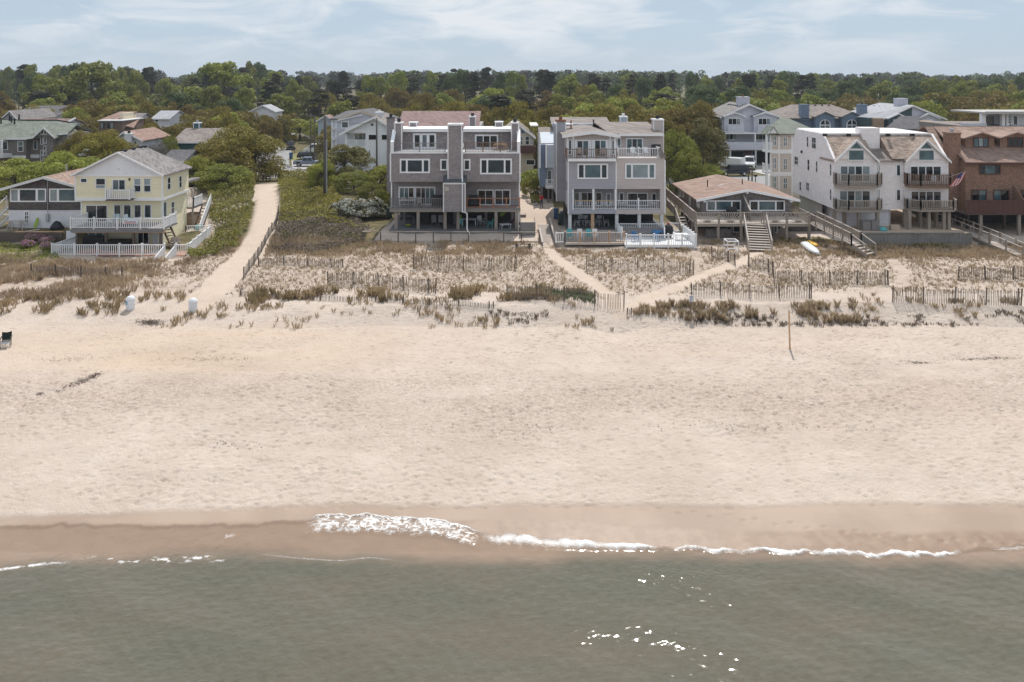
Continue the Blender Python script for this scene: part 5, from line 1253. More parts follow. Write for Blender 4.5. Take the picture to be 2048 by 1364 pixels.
def house_brown():
    D = 80.0; T = Thing('brown_house', 'brown shingled house with dormers, broad brown roof and dark lower deck', 'house', (54, 86, 2.9))
    x = lambda p: PX(p,D); z = lambda y: PZ(y,D); S = MAT['brown_shingle']
    xl, xr = x(1931), x(2175); ze = z(322); yb = 92
    T.box('wall', S, xl, xr, D, yb, z(428), ze)
    xw = PX(1895,82); 
    T.box('wall', S, xw, xl-0.003, 82.2, yb, 5.0, ze+0.5)
    yr_ = 85.6; zr = PZ(253,yr_)
    mb = MB().slab([(xl-0.25,D-0.5,ze-0.1),(xr,D-0.5,ze-0.1),(xr,yr_,zr),(xl-0.25,yr_,zr)], 0.16)
    mb.slab([(PX(1847,yr_)-0.2,yr_,zr),(xr,yr_,zr),(xr,yb,ze),(PX(1847,yr_)-0.2,yb,ze)], 0.16)
    mb.slab([(PX(1895,82)-0.3,82.0,PZ(318,82)),(xl-0.253,82.0,PZ(318,82)),(xl-0.253,yr_,zr-0.01),(PX(1850,yr_),yr_,zr-0.01)], 0.16)
    rf = T.part('roof', MAT['roof_brown'], mb)
    T.box('fascia', MAT['wood_maroon'], xl-0.25, xr, D-0.57, D-0.503, ze-0.3, ze-0.08, rf)
    chimney(T, 'brown_shingle', PX(1899,81), PX(1921.5,81), 81, 82.2, 5.0, PZ(268,81), cap='brown_shingle', flue='metal_grey', trim=False)
    for (a, b) in ((1931,1989),(2000,2060)):
        yd = 81.9; x0, x1 = PX(a,yd), PX(b,yd); zb_, zt_, za = PZ(296,yd), PZ(273,yd), PZ(263.5,yd)
        xm = (x0+x1)/2
        T.part('dormer', S, MB().prism_y([(x0,zb_-1.2),(x1,zb_-1.2),(x1,zt_),(xm,za-0.05),(x0,zt_)], yd, yd+4))
        gable_roof(T, 'roof_brown', x0, xm, x1, zt_, za, yd-0.45, yd+4.3, oh=0.5, th=0.13)
        T.win(PX(a+15,yd), PX(a+46,yd), PZ(294,yd), PZ(275,yd), yd, cols=(1,1,1), fw=0.08, fm=MAT['wood_maroon'], gm=['glass_sky','glass_blind','glass_sky'] if a < 1950 else 'glass_dark')
    T.pwin(1958,329,2001,349,D, cols=(1,2.4,1), fw=0.1, fm=MAT['wood_maroon'], gm=['glass_dark','glass_sky','glass_dark'])
    T.pwin(1942,379,1973,402,D, cols=(1,1), fw=0.1, fm=MAT['wood_maroon'], gm=['glass_dark','glass_sky'], name='sliding_door'); T.pwin(1986,379,2018,402,D, cols=(1,1), fw=0.1, fm=MAT['wood_maroon'], gm=['glass_sky','glass_dark'], name='sliding_door')
    for a_ in (2050, 2110): T.pwin(a_,329,a_+38,349,D, cols=(1,2,1), fw=0.1, fm=MAT['wood_maroon'], gm=['glass_dark','glass_sky','glass_dark'])
    T.pwin(2042,379,2075,402,D, cols=(1,1), fw=0.1, fm=MAT['wood_maroon'], gm=['glass_dark','glass'], name='sliding_door')
    T.win(PX(1922,82), PX(1930,82)-0.1, PZ(350,82), PZ(328,82), 82.2, fm=MAT['wood_maroon'], gm='glass_dark'); T.win(PX(1922,82), PX(1930,82)-0.1, PZ(402,82), PZ(378,82), 82.2, fm=MAT['wood_maroon'], gm='glass_dark')
    T.part('divider', S, MB().prism_x([(D-0.01,z(404)),(D-1.7,z(404)),(D-1.7,z(395)),(D-0.01,z(370))], x(2026), x(2026)+0.12))
    # deck with solid dark parapet of upright boards
    Db = 78.2; x0, x1 = PX(1932,Db), PX(2200,Db); zf, zt_ = PZ(427,Db), PZ(402,Db)
    T.box('deck_floor', MAT['wood_dark'], x0, x1, Db, D-0.003, zf-0.15, zf)
    T.box('parapet_cap', MAT['wood_maroon'], x0-0.05, x1, Db-0.06, Db+0.12, zt_+0.003, zt_+0.07)
    xx = x0; bm_ = MB().box(-0.12, 0.12, -0.02, 0.02, zf-0.1, zt_).mesh('board', MAT['wood_maroon'])
    while xx < x1: T.part('board', None, None, mesh=bm_, at=(xx+0.13,Db+random.uniform(-0.01,0.01),0)); xx += 0.26
    for px in (1965, 2042, 2100, 2160): T.box('pillar', MAT['wood'], PX(px,Db)-0.14, PX(px,Db)+0.14, Db+0.2, Db+0.48, 2.7, zf-0.155)
    for px in (1937, 2010): T.box('pillar', MAT['wood_dark'], PX(px,81.5)-0.14, PX(px,81.5)+0.14, 81.5, 81.8, 2.7, z(428)-0.005)
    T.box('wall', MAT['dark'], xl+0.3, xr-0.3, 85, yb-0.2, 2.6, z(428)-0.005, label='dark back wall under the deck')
    return T
house_brown()

# ---------------- boardwalk ramp right of the mansard house
def boardwalk():
    T = Thing('boardwalk', 'sloping grey timber boardwalk with handrails down from the mansard house to the dune', 'boardwalk', (48, 77, 2.8))
    pts = [Vector((PX(1882,84),84,PZ(443,84))), Vector((PX(1935,78.5),78.5,PZ(464,78.5))), Vector((PX(1990,74.0),74,PZ(487,74))), Vector((PX(2056,70.5),70.5,PZ(516,70.5)))]
    for a, b in zip(pts[:-1], pts[1:]):
        d = b-a; n = Vector((-d.y,d.x,0)).normalized()*0.6
        k = int(d.length/0.3)
        for i in range(k):
            c = a+d*((i+0.5)/k); T.part('plank', MAT['wood_pale'], MB().bar(c-n, c+n, d.length/k*0.93, 0.05))
        T.part('joist', MAT['wood'], MB().bar(a-n*0.9-Vector((0,0,0.13)),b-n*0.9-Vector((0,0,0.13)),0.06,0.18).bar(a+n*0.9-Vector((0,0,0.13)),b+n*0.9-Vector((0,0,0.13)),0.06,0.18))
        for sg in (-1, 1): T.rail(a+n*sg, b+n*sg, h=1.0, mat='wood', pitch=0, post=1.7, low=0.5, tm='wood_pale', drop=0.8, name='hand_rail')
boardwalk()

# ------------------------------------------------------------------ houses further inland
def back_lilac():
    D = 146.0; T = Thing('duplex_house', 'lilac-grey twin house with paired front gables behind the parked vehicles', 'house', (46, 150, 2.3))
    x = lambda p: PX(p,D); z = lambda y: PZ(y,D); S = MAT['lilac_siding']; W = MAT['white']
    xl, xr, xa = x(1444), x(1556), x(1497.5); ze, za = z(232), z(207.5)
    T.part('wall', S, MB().prism_y([(xl,z(264)),(xr,z(264)),(xr,ze),(xa,za-0.1),(xl,ze)], D, D+13))
    r = gable_roof(T, 'roof_grey', xl, xa, xr, ze, za, D-0.5, D+13, oh=0.5); fascia(T, xl-0.5, xa, xr+0.5, ze-0.2, za, D-0.5, 0.3, par=r)
    vents(T, [(xa-1.2, D+3+i*1.6, za-0.55) for i in range(5)], par=r)
    pipe(T, x(1440), D+6, z(222), 1.2, 0.1, 'black', r); pipe(T, x(1451), D+8, z(215), 1.2, 0.1, 'black', r)
    chimney(T, 'lilac_siding', x(1484.5), x(1506), D+2, D+4, za-1.5, z(196), cap='lilac_siding', trim=False, flue='rust')
    for a, b, c in ((1449,1488,1468.7),(1508,1554,1529)):
        y1 = D-1.2; q = lambda p: PX(p,y1)
        T.part('gable_bay', S, MB().prism_y([(q(a),z(264)),(q(b),z(264)),(q(b),PZ(231,y1)),(q(c),PZ(224.5,y1)),(q(a),PZ(231,y1))], y1, D-0.003))
        g_ = gable_roof(T, 'roof_grey', q(a), q(c), q(b), PZ(231,y1), PZ(224,y1), y1-0.3, D+1.5, oh=0.3, th=0.13); fascia(T, q(a)-0.3, q(c), q(b)+0.3, PZ(231,y1)-0.1, PZ(224,y1), y1-0.3, 0.22, par=g_)
        T.win(q(c-13), q(c+13), PZ(250,y1), PZ(236,y1), y1, cols=(1,1,1), fw=0.12, gm=['glass','glass_dark','glass_blind'], name='sliding_door')
        T.box('balcony', S, q(a+4), q(b-3) if b < 1500 else q(b), y1-1.1, y1-0.95, PZ(262.5,y1), PZ(249.5,y1)); T.box('balcony_floor', W, q(a+4), q(b), y1-1.1, y1-0.003, PZ(264,y1), PZ(262.6,y1))
    T.box('trim', W, xl, xr, D-2.4, D-0.003, z(266), z(264)-0.003)
    T.box('wall', S, xl, xr, D+1.5, D+12.9, z(315), z(264)-0.004)
    T.win(x(1456), x(1479), z(281), z(267.5), D+1.5, cols=(1,1,1), fw=0.12, gm=['glass_curtain','glass_dark','glass_blind'], name='sliding_door'); T.win(x(1512), x(1540), z(281), z(267.5), D+1.5, cols=(1,1,1), gm='glass_dark', name='sliding_door')
    for p_ in (1444, 1503, 1556): T.box('column', W, x(p_)-0.12, x(p_)+0.12, D-2.3, D-2.05, z(297), z(266)-0.002)
    T.box('porch_wall', S, x(1444), x(1558), D-2.5, D-2.35, z(297), z(282)); T.box('porch_floor', W, x(1444), x(1558), D-2.35, D+1.4, z(298), z(296.5))
    T.box('garage_front', MAT['brick_brown'], xl+0.3, xr-0.3, D+1.2, D+1.49, 2.3, z(298)-0.01)
    T.win(x(1461), x(1492), 2.35, z(303), D+1.2, fw=0.15, gm='dark', name='garage_door', fm=MAT['wood_grey']); T.win(x(1508), x(1548), 2.35, z(303), D+1.2, fw=0.15, gm='dark', name='garage_door', fm=MAT['wood_grey'])
    for p_ in (1454, 1504, 1553): T.box('pillar', MAT['white_soft'], x(p_)-0.13, x(p_)+0.13, D-2.3, D-2.0, 2.3, z(298)-0.005)
back_lilac()

def back_condo_tan():
    D = 100.0; T = Thing('condo_house', 'tan three-storey house with green roof and white bands beside the mansard house', 'house', (38, 105, 2.6))
    x = lambda p: PX(p,D); z = lambda y: PZ(y,D); S = MAT['tan_siding']; W = MAT['white']
    xl, xr = x(1541), x(1640); ze = z(267); yb = D+13
    xbl = PX(1546,yb)
    T.part('wall', S, MB().slab([(xl,D,ze),(xr,D,ze),(xr+1.5,yb,ze),(xbl,yb,ze)], ze-2.5))
    mb = MB()
    for ya, yb_ in ((307,299),(352,344)): mb.box(xl-0.04, xr, D-0.05, D-0.003, z(ya), z(yb_))
    for p_ in (1541, 1558, 1584): mb.box(x(p_)-0.1, x(p_)+0.1, D-0.04, D-0.003, 2.6, z(352)).box(x(p_)-0.1, x(p_)+0.1, D-0.04, D-0.003, z(344), z(307)).box(x(p_)-0.1, x(p_)+0.1, D-0.04, D-0.003, z(299), ze)
    T.part('trim', W, mb)
    xe = xl-0.4; xrr = xr+0.4; zr = PZ(236.5,D+5); xm = (xl+xr)/2
    T.part('roof', MAT['roof_green'], MB().slab([(xe-0.9,D-0.4,ze),(xrr,D-0.4,ze),(xrr-2.4,D+6.5,zr),(xm+0.3,D+6.5,zr)], 0.14).slab([(xe-0.9,D-0.4,ze),(xm+0.3,D+6.5,zr),(xbl-0.5,yb+0.4,ze)], 0.14).slab([(xbl-0.5,yb+0.4,ze),(xm+0.3,D+6.5,zr),(xrr-2.4,D+6.5,zr),(xrr,yb+0.4,ze)], 0.14))
    g0, g1 = x(1533), x(1553); gm_ = (g0+g1)/2
    T.part('gable', W, MB().prism_y([(g0,z(266)),(g1,z(266)),(gm_,z(253))], D-0.75, D-0.6)); gable_roof(T, 'roof_green', g0, gm_, g1, z(266.5), z(252), D-0.9, D+2, oh=0.15, th=0.1)
    for (y0, y1) in ((272,291),(315,338),(353,376)):
        T.pwin(1545.5,y0,1553,y1,D, cols=(1,1), rows=(1,1), fw=0.06, gm='glass_curtain'); T.pwin(1566,y0+2,1574.5,y1+2,D, cols=(1,1), rows=(1,1), fw=0.06, gm='glass_curtain')
    # open corner porches on the left
    for p_ in (1530.5,): T.box('column', W, x(p_)-0.12, x(p_)+0.12, D-0.6, D-0.36, 2.6, z(267)-0.1)
    for (yf) in (301, 343.5):
        T.box('porch_floor', W, x(1529), xl-0.003, D-0.7, D+1.0, z(yf+3), z(yf)); T.rail((x(1530),D-0.6,z(yf)),(xl-0.05,D-0.6,z(yf)), h=1.05, mat='white', pitch=0.16, post=2); T.rail((x(1530),D-0.5,z(yf)),(x(1530),D+0.9,z(yf)), h=1.05, mat='white', pitch=0.2, post=2.5)
back_condo_tan()

def back_blue():
    D = 165.0; T = Thing('blue_house', 'blue house with arched windows and twin square chimneys among the trees', 'house', (72, 170, 2.3))
    x = lambda p: PX(p,D); z = lambda y: PZ(y,D); S = MAT['blue_siding']
    T.box('wall', S, x(1568), x(1733), D, D+14, 2.3, z(234))
    r = T.part('roof', MAT['roof_taupe'], MB().slab([(x(1560),D-0.6,z(236)),(x(1740),D-0.6,z(236)),(x(1690),D+7,PZ(209,D+7)),(x(1606),D+7,PZ(209,D+7))], 0.2).slab([(x(1560),D-0.6,z(236)),(x(1606),D+7,PZ(209,D+7)),(x(1560),D+14.5,z(236))], 0.2).slab([(x(1740),D-0.6,z(236)),(x(1740),D+14.5,z(236)),(x(1690),D+7,PZ(209,D+7))], 0.2))
    for c in (1650, 1703.5):
        y1 = D-1.6; q = lambda p: PX(p,y1); w_ = 19
        T.part('bay', S, MB().prism_y([(q(c-w_),2.3),(q(c+w_),2.3),(q(c+w_),PZ(232,y1)),(q(c),PZ(224,y1)),(q(c-w_),PZ(232,y1))], y1, D+1))
        gable_roof(T, 'roof_taupe', q(c-w_), q(c), q(c+w_), PZ(232,y1), PZ(223,y1), y1-0.4, D+5, oh=0.3, th=0.15)
        n = 12; R_ = q(c+11)-q(c); cz = PZ(250,y1)
        arc = [(q(c)+R_*math.cos(math.pi*i/n), cz+R_*math.sin(math.pi*i/n)) for i in range(n+1)]
        fo = T.part('window', MAT['white'], MB().prism_y([(q(c)+R_,PZ(260,y1))]+arc+[(q(c)-R_,PZ(260,y1))], y1-0.08, y1-0.005))
        for s0, s1 in ((0.0,0.46),(0.54,1.0)):
            a = [(q(c)+R_*0.82*math.cos(math.pi*(s0+(s1-s0)*i/6)), cz+0.12+R_*0.82*math.sin(math.pi*(s0+(s1-s0)*i/6))) for i in range(7)]
            ins = q(c)+ (0.1 if s0 == 0 else -0.1)
            T.part('pane', MAT['glass'], MB().prism_y(a+[(ins,cz+0.12)], y1-0.11, y1-0.083), fo)
        for s in (-1, 1): T.box('pane', MAT['glass_curtain'], q(c)+s*0.1, q(c)+s*R_*0.8, y1-0.11, y1-0.083, PZ(259,y1), cz-0.1, fo)
    for a, b in ((1600.5,1616),(1716.5,1732)): chimney(T, 'blue_siding', x(a), x(b), D-0.6, D+1, z(240), z(210), cap='blue_siding', trim=False, flue='black' if a > 1700 else None)
    vents(T, [(x(1640+i*14), D+6.4, PZ(211,D+6.4)) for i in range(4)], par=r)
    pipe(T, x(1634), D+5, z(214), 1.6, 0.12, 'black', r)
back_blue()

def back_green():
    D = 158.0; T = Thing('gabled_house', 'house half dark green half pale grey with wide light grey roof', 'house', (82, 165, 2.3))
    x = lambda p: PX(p,D); z = lambda y: PZ(y,D)
    xl, xa, xr = x(1768), x(1824), x(1888); ze, za = z(236), z(210)
    T.part('wall', MAT['green_dark_siding'], MB().prism_y([(x(1737),2.3),(xa,2.3),(xa,za-0.1),(xl,ze),(x(1737),ze)], D, D+14))
    T.part('wall', MAT['lilac_siding'], MB().prism_y([(xa+0.003,2.3),(xr,2.3),(xr,ze),(xa+0.003,za-0.1)], D, D+14))
    yk = D+14
    r = T.part('roof', MAT['roof_light'], MB().slab([(x(1762),D-0.5,z(238.5)),(xa,D-0.5,za),(xa,yk,za),(x(1735),yk,PZ(229,yk)),(x(1735),D+5,z(236))], 0.2).slab([(xa,D-0.5,za),(xr+0.4,D-0.5,ze-0.2),(xr+0.4,yk,ze-0.2),(xa,yk,za)], 0.2))
    fascia(T, x(1762), xa, xr+0.4, z(238.5), za, D-0.5, 0.3, par=r, zer=ze-0.2)
    vents(T, [(xa-1.5-0.2*i, D+3+i*2.2, za-0.75) for i in range(5)], par=r); T.box('skylight', MAT['white'], x(1750), x(1757), D+8, D+10, z(222), z(219.5), r)
    chimney(T, 'lilac_siding', x(1811), x(1831), D+3, D+5, za-1, z(199), cap='lilac_siding', trim=False, flue=None)
    for a, b, m in ((1777,1815,'green_dark_siding'),(1836,1876,'lilac_siding')):
        y1 = D-1.3; q = lambda p: PX(p,y1); c = (a+b)/2
        T.part('gable_bay', MAT[m], MB().prism_y([(q(a),2.3),(q(b),2.3),(q(b),PZ(235,y1)),(q(c),PZ(227,y1)),(q(a),PZ(235,y1))], y1, D-0.003))
        g_ = gable_roof(T, 'roof_light', q(a), q(c), q(b), PZ(235,y1), PZ(226.5,y1), y1-0.3, D+1, oh=0.4, th=0.14); fascia(T, q(a)-0.4, q(c), q(b)+0.4, PZ(235,y1)-0.18, PZ(226.5,y1), y1-0.3, 0.22, par=g_)
        T.win(q(c-9), q(c+9), PZ(250,y1), PZ(239,y1), y1, cols=(1,1), fw=0.2, gm='glass_blind')
    T.box('wall', MAT['ply_brown'], x(1743), x(1763), D-1.0, D-0.003, 2.3, z(236)); T.box('wall', MAT['ply_brown'], PX(1838,150), PX(1888,150), 150, 156, 2.3, PZ(244,150), label='brown timber front wall')
    T.part('porch_roof', MAT['roof_dark'], MB().slab([(PX(1768,146),146,PZ(258,146)),(PX(1838,146),146,PZ(258,146)),(PX(1840,152),152,PZ(232,152)),(PX(1800,152),152,PZ(232,152))], 0.2))
    T.box('porch_wall', MAT['lilac_siding'], PX(1772,147), PX(1838,147), 147, 152, 2.3, PZ(259,147))
back_green()

def back_flat():
    D = 112.0; T = Thing('flat_roof_house', 'flat-roofed pale house with open roof pavilion behind the brown house', 'house', (76, 118, 2.5))
    x = lambda p: PX(p,D); z = lambda y: PZ(y,D)
    T.box('wall', MAT['roof_taupe'], x(1925), x(2150), D, D+12, 2.5, z(252))
    T.box('parapet', MAT['lilac_siding'], x(1922), x(1972), D-0.2, D+0.1, z(252)+0.003, z(246))
    T.box('pavilion_roof', MAT['concrete'], x(1964), x(2150), D-0.8, D+8, z(227), z(224)); T.box('roof_edge', MAT['concrete'], x(1963), x(2150), D-0.9, D-0.803, z(227.5), z(222.5))
    for p_ in (1971, 2012, 2018): T.box('column', MAT['white'], x(p_)-0.35, x(p_)+0.25, D+0.3, D+0.9, z(252), z(227)-0.003)
    T.box('wall', MAT['lilac_siding'], x(2026), x(2150), D+0.5, D+8, z(252), z(227)-0.003)
    T.pwin(2015,231,2024,248,D+0.3, rows=(1,1,1), gm='glass_curtain', name='door'); T.win(x(2030), x(2040), z(251), z(231), D+0.5, gm='glass')
    T.part('roof_tank', MAT['taupe_shingle'], MB().cyl((x(1996),D+2.5,z(252)),(x(1996),D+2.5,z(234)),0.85,0.85,12)); T.part('vent_cap', MAT['white'], MB().cyl((x(1996),D+2.5,z(234)),(x(1996),D+2.5,z(228.5)),0.3,0.3,10))
back_flat()

# left side
def left_condo():
    D = 125.0; T = Thing('condo_house', 'taupe shingled apartment house with green-grey roof and white-trimmed gable', 'house', (-80, 132, 2.4))
    x = lambda p: PX(p,D); z = lambda y: PZ(y,D); S = MAT['taupe_shingle']; W = MAT['white']
    xl, xr = x(-70), x(111); ze = z(277)
    T.box('wall', S, xl, x(52), D, D+9, 2.3, ze); T.box('wall', S, x(52)+0.003, x(126), D+1.2, D+8, 2.3, z(270))
    T.box('wall', S, x(79), x(105), D+0.2, D+1.197, 2.3, z(271))
    ga, gl, gr = x(90.6), x(70.5), x(111.5); zg0, zg1 = z(272.5), z(254)
    T.part('gable', S, MB().prism_y([(gl+0.2,zg0),(gr-0.2,zg0),(ga,zg1-0.1)], D-0.1, D+3))
    g_ = gable_roof(T, 'roof_green', gl, ga, gr, zg0, zg1, D-0.5, D+7, oh=0.2); fascia(T, gl-0.2, ga, gr+0.2, zg0-0.15, zg1, D-0.5, 0.28, par=g_)
    T.part('roof', MAT['roof_green'], MB().slab([(xl,D-0.5,z(276)),(x(56),D-0.5,z(276)),(x(127),D+1,z(268)),(x(100),D+8,PZ(246,D+8)),(x(55),D+8,PZ(239,D+8)),(xl,D+8,PZ(239,D+8))], 0.2).slab([(xl,D+8,PZ(239,D+8)),(x(55),D+8,PZ(239,D+8)),(x(127),D+9,z(268)),(xl,D+16,z(272))], 0.2))
    T.box('fascia', W, xl, x(56), D-0.57, D-0.503, z(279), z(275.5)); T.part('fascia', W, MB().bar((x(56),D-0.5,z(276.5)),(x(71),D-0.1,z(275)),0.1,0.3).bar((x(111),D+0.6,z(269.5)),(x(128),D+1,z(268)),0.1,0.25))
    gl2, ga2, gr2 = x(-40), x(-8), x(16)
    g2 = gable_roof(T, 'roof_green', gl2, ga2, gr2, z(277), z(256), D-2.6, D+6, oh=0.2); fascia(T, gl2-0.2, ga2, gr2+0.2, z(277)-0.15, z(256), D-2.6, 0.3, par=g2)
    T.box('column', W, x(20), x(23), D-2.4, D-2.1, z(305), z(278)); T.box('balcony_floor', W, x(-60), x(24), D-2.5, D-0.003, z(313), z(306)); T.rail((x(-60),D-2.4,z(306)),(x(24),D-2.4,z(306)), h=1.0, mat='white', pitch=0.2, post=2)
    T.pwin(4,283,16,300,D, gm='glass', name='sliding_door'); T.pwin(35.5,282,47,303.5,D, rows=(1,1), gm=['glass','glass_curtain'])
    y1 = D+1.2
    T.win(PX(53,y1), PX(58,y1), PZ(303,y1), PZ(281,y1), y1, rows=(1,1), gm='glass_curtain'); T.win(PX(67,y1), PX(75,y1), PZ(299,y1), PZ(280,y1), y1, gm='glass_sky'); T.win(PX(95,y1), PX(104,y1)-0.05, PZ(291.5,y1), PZ(275,y1), y1, gm='glass_blind')
    y2 = D+0.2
    for a, ya, yb_ in ((81.5,274,289),(88,272,287),(87.5,291,301),(81.5,300,310),(87.5,302,311),(81.5,311,321)): T.win(PX(a,y2), PX(a+5,y2), PZ(yb_,y2), PZ(ya,y2), y2, fw=0.07, gm='glass')
    for a in (82, 88): T.pwin(a,260.5,a+5.5,269,D-0.1, fw=0.07, gm='glass_dark')
    T.box('band', W, x(-60), x(52), D-0.06, D-0.003, z(316), z(311)); T.part('band', W, MB().box(PX(52,y1), PX(79,y1), y1-0.06, y1-0.003, PZ(316,y1), PZ(309,y1)))
    for (p_, q_) in ((2,241),(19,235),(29,242),(38,234),(23,238)): pipe(T, PX(p_,D+6), D+6, PZ(q_+5,D+6), 0.9, 0.14, 'black')
left_condo()
def simple_gable(name, label, D, dep, px0, pxa, px1, pye, pya, wall, roof, base=None, wins=(), cat='house', oh=0.4, fas=True):
    T = Thing(name, label, cat, (PX((px0+px1)/2,D), D+dep/2, 2.2))
    x = lambda p: PX(p,D); z = lambda y: PZ(y,D)
    T.part('wall', MAT[wall], MB().prism_y([(x(px0),2.1),(x(px1),2.1),(x(px1),z(pye)),(x(pxa),z(pya)-0.1),(x(px0),z(pye))], D, D+dep))
    r = gable_roof(T, roof, x(px0), x(pxa), x(px1), z(pye), z(pya), D-0.5, D+dep+0.4, oh=oh)
    sl = (z(pya)-z(pye))/(x(pxa)-x(px0)); sr = (z(pya)-z(pye))/(x(px1)-x(pxa))
    if fas: fascia(T, x(px0)-oh, x(pxa), x(px1)+oh, z(pye)-oh*sl, z(pya), D-0.5, 0.25, par=r, zer=z(pye)-oh*sr)
    for (a,b,c,d,g_) in wins: T.pwin(a,b,c,d,D, gm=g_)
    return T, r
def simple_ridge(name, label, D, dep, px0, px1, pye, pyr, wall, roof, wins=(), oh=0.4, cat='house'):
    """ridge parallel to the shore"""
    T = Thing(name, label, cat, (PX((px0+px1)/2,D), D+dep/2, 2.2))
    x = lambda p: PX(p,D); ze = PZ(pye,D); zr = PZ(pyr,D+dep/2)
    T.part('wall', MAT[wall], MB().prism_x([(D,2.1),(D,ze),(D+dep/2,zr-0.15),(D+dep,ze),(D+dep,2.1)], x(px0), x(px1)))
    s_ = (zr-ze)/(dep/2)
    r = T.part('roof', MAT[roof], MB().slab([(x(px0)-oh,D-oh,ze-s_*oh),(x(px1)+oh,D-oh,ze-s_*oh),(x(px1)+oh,D+dep/2,zr),(x(px0)-oh,D+dep/2,zr)],0.16).slab([(x(px0)-oh,D+dep/2,zr),(x(px1)+oh,D+dep/2,zr),(x(px1)+oh,D+dep+oh,ze-s_*oh),(x(px0)-oh,D+dep+oh,ze-s_*oh)],0.16))
    T.box('fascia', MAT['white'], x(px0)-oh, x(px1)+oh, D-oh-0.06, D-oh-0.003, ze-s_*oh-0.2, ze-s_*oh-0.01, r)
    for (a,b,c,d,g_) in wins: T.pwin(a,b,c,d,D, gm=g_)
    return T, r
T_, r_ = simple_ridge('gabled_house', 'long house with maroon roof and lilac gable end behind the taupe apartments', 142, 11, 20, 112, 256, 237, 'lilac_siding', 'roof_maroon')
T_.part('gable_trim', MAT['white'], MB().bar((PX(113,142)+0.4,142-0.4,PZ(257,142)),(PX(113,142)+0.4,147.5,PZ(236,147.5)),0.12,0.3))
T_.winx(145.5,146.3,PZ(262,146),PZ(256,146),PX(112,142),1, gm='glass_dark')
simple_gable('gabled_house', 'grey-roofed house with small white gable at the left edge of the wood', 152, 12, 5, 22.4, 36, 236, 221, 'lilac_siding', 'roof_grey')
simple_ridge('gabled_house', 'low dark-roofed house half hidden behind the maroon roof', 168, 8, 62, 108, 234, 223, 'white_wall', 'roof_dark')
simple_ridge('gabled_house', 'long grey roof with white vents above the brown scrub', 190, 8, 48, 116, 219, 211, 'white_wall', 'roof_dark')
def left_brown():
    D = 140.0; T = Thing('brown_house', 'dark brown boxy house with red sloping roof among olive trees', 'house', (-76, 145, 2.3))
    x = lambda p: PX(p,D); z = lambda y: PZ(y,D)
    T.box('wall', MAT['brick_brown'], x(198), x(245), D, D+8, 2.3, z(242)); T.part('roof', MAT['roof_red'], MB().slab([(x(186),D+2,z(241)),(x(222),D+2,z(241)),(x(232),D+8,PZ(223,D+8)),(x(195),D+8,PZ(223,D+8))],0.2)); T.box('roof_edge', MAT['white_soft'], x(196), x(246), D-0.3, D+8.2, z(242)+0.003, z(240.5))
    T.box('wall', MAT['cream_siding'], x(222), x(230), D+3, D+8, z(242), z(228))
    T.pwin(201,245,211,257,D, cols=(1,1), gm=['glass_blind','glass'], fm=MAT['wood_dark']); T.pwin(214,245,227.5,257,D, cols=(1,1), gm=['glass_dark','glass_blind'], fm=MAT['wood_dark'])
    T.part('roof', MAT['roof_red'], MB().slab([(x(245.5),D+1,z(252)),(x(262),D+1,z(256)),(x(246),D+6,z(242))],0.15))
left_brown()
simple_ridge('gabled_house', 'grey-roofed house with dark flue beside the red sloping roof', 165, 8, 226, 273, 240, 226, 'white_wall', 'roof_grey')
simple_ridge('gabled_house', 'small pale house with light grey roof alone among the olive scrub', 165, 9, 306, 338, 236, 221, 'white_wall', 'roof_light', wins=((310,238,317,244,'glass'),))
T_, r_ = simple_gable('cottage', 'low white cottage with salmon roof and white chimney behind the yellow house', 118, 9, 228, 252, 284, 278, 262, 'white_wall', 'roof_red', cat='cottage', wins=((268,282,274,290,'glass_dark'),))
chimney(T_, 'white_wall', PX(249,117), PX(261,117), 117, 118, 5, PZ(269,117), trim=False, par=r_)
T_, r_ = simple_ridge('gabled_house', 'teal house with brown-grey roof and teal chimney beside the big olive tree', 116, 10, 349, 430, 282, 256, 'teal_siding', 'roof_taupe')
chimney(T_, 'teal_siding', PX(387,121), PX(398,121), 121, 122, 9, PZ(247,121), flue='metal_grey', par=r_)
simple_ridge('garage', 'low grey-roofed garage between the yellow house and the big olive tree', 104, 7, 326, 366, 320, 299, 'white_wall', 'roof_dark', cat='garage')
simple_gable('gabled_house', 'white gable and grey roof deep in the trees beyond the street', 195, 6, 500, 526, 550, 222, 210, 'white_wall', 'roof_light')
simple_gable('gabled_house', 'pale house with salmon roof half hidden by trees beside the street', 175, 9, 636, 652, 668, 240, 230, 'paleblue_siding', 'roof_red')

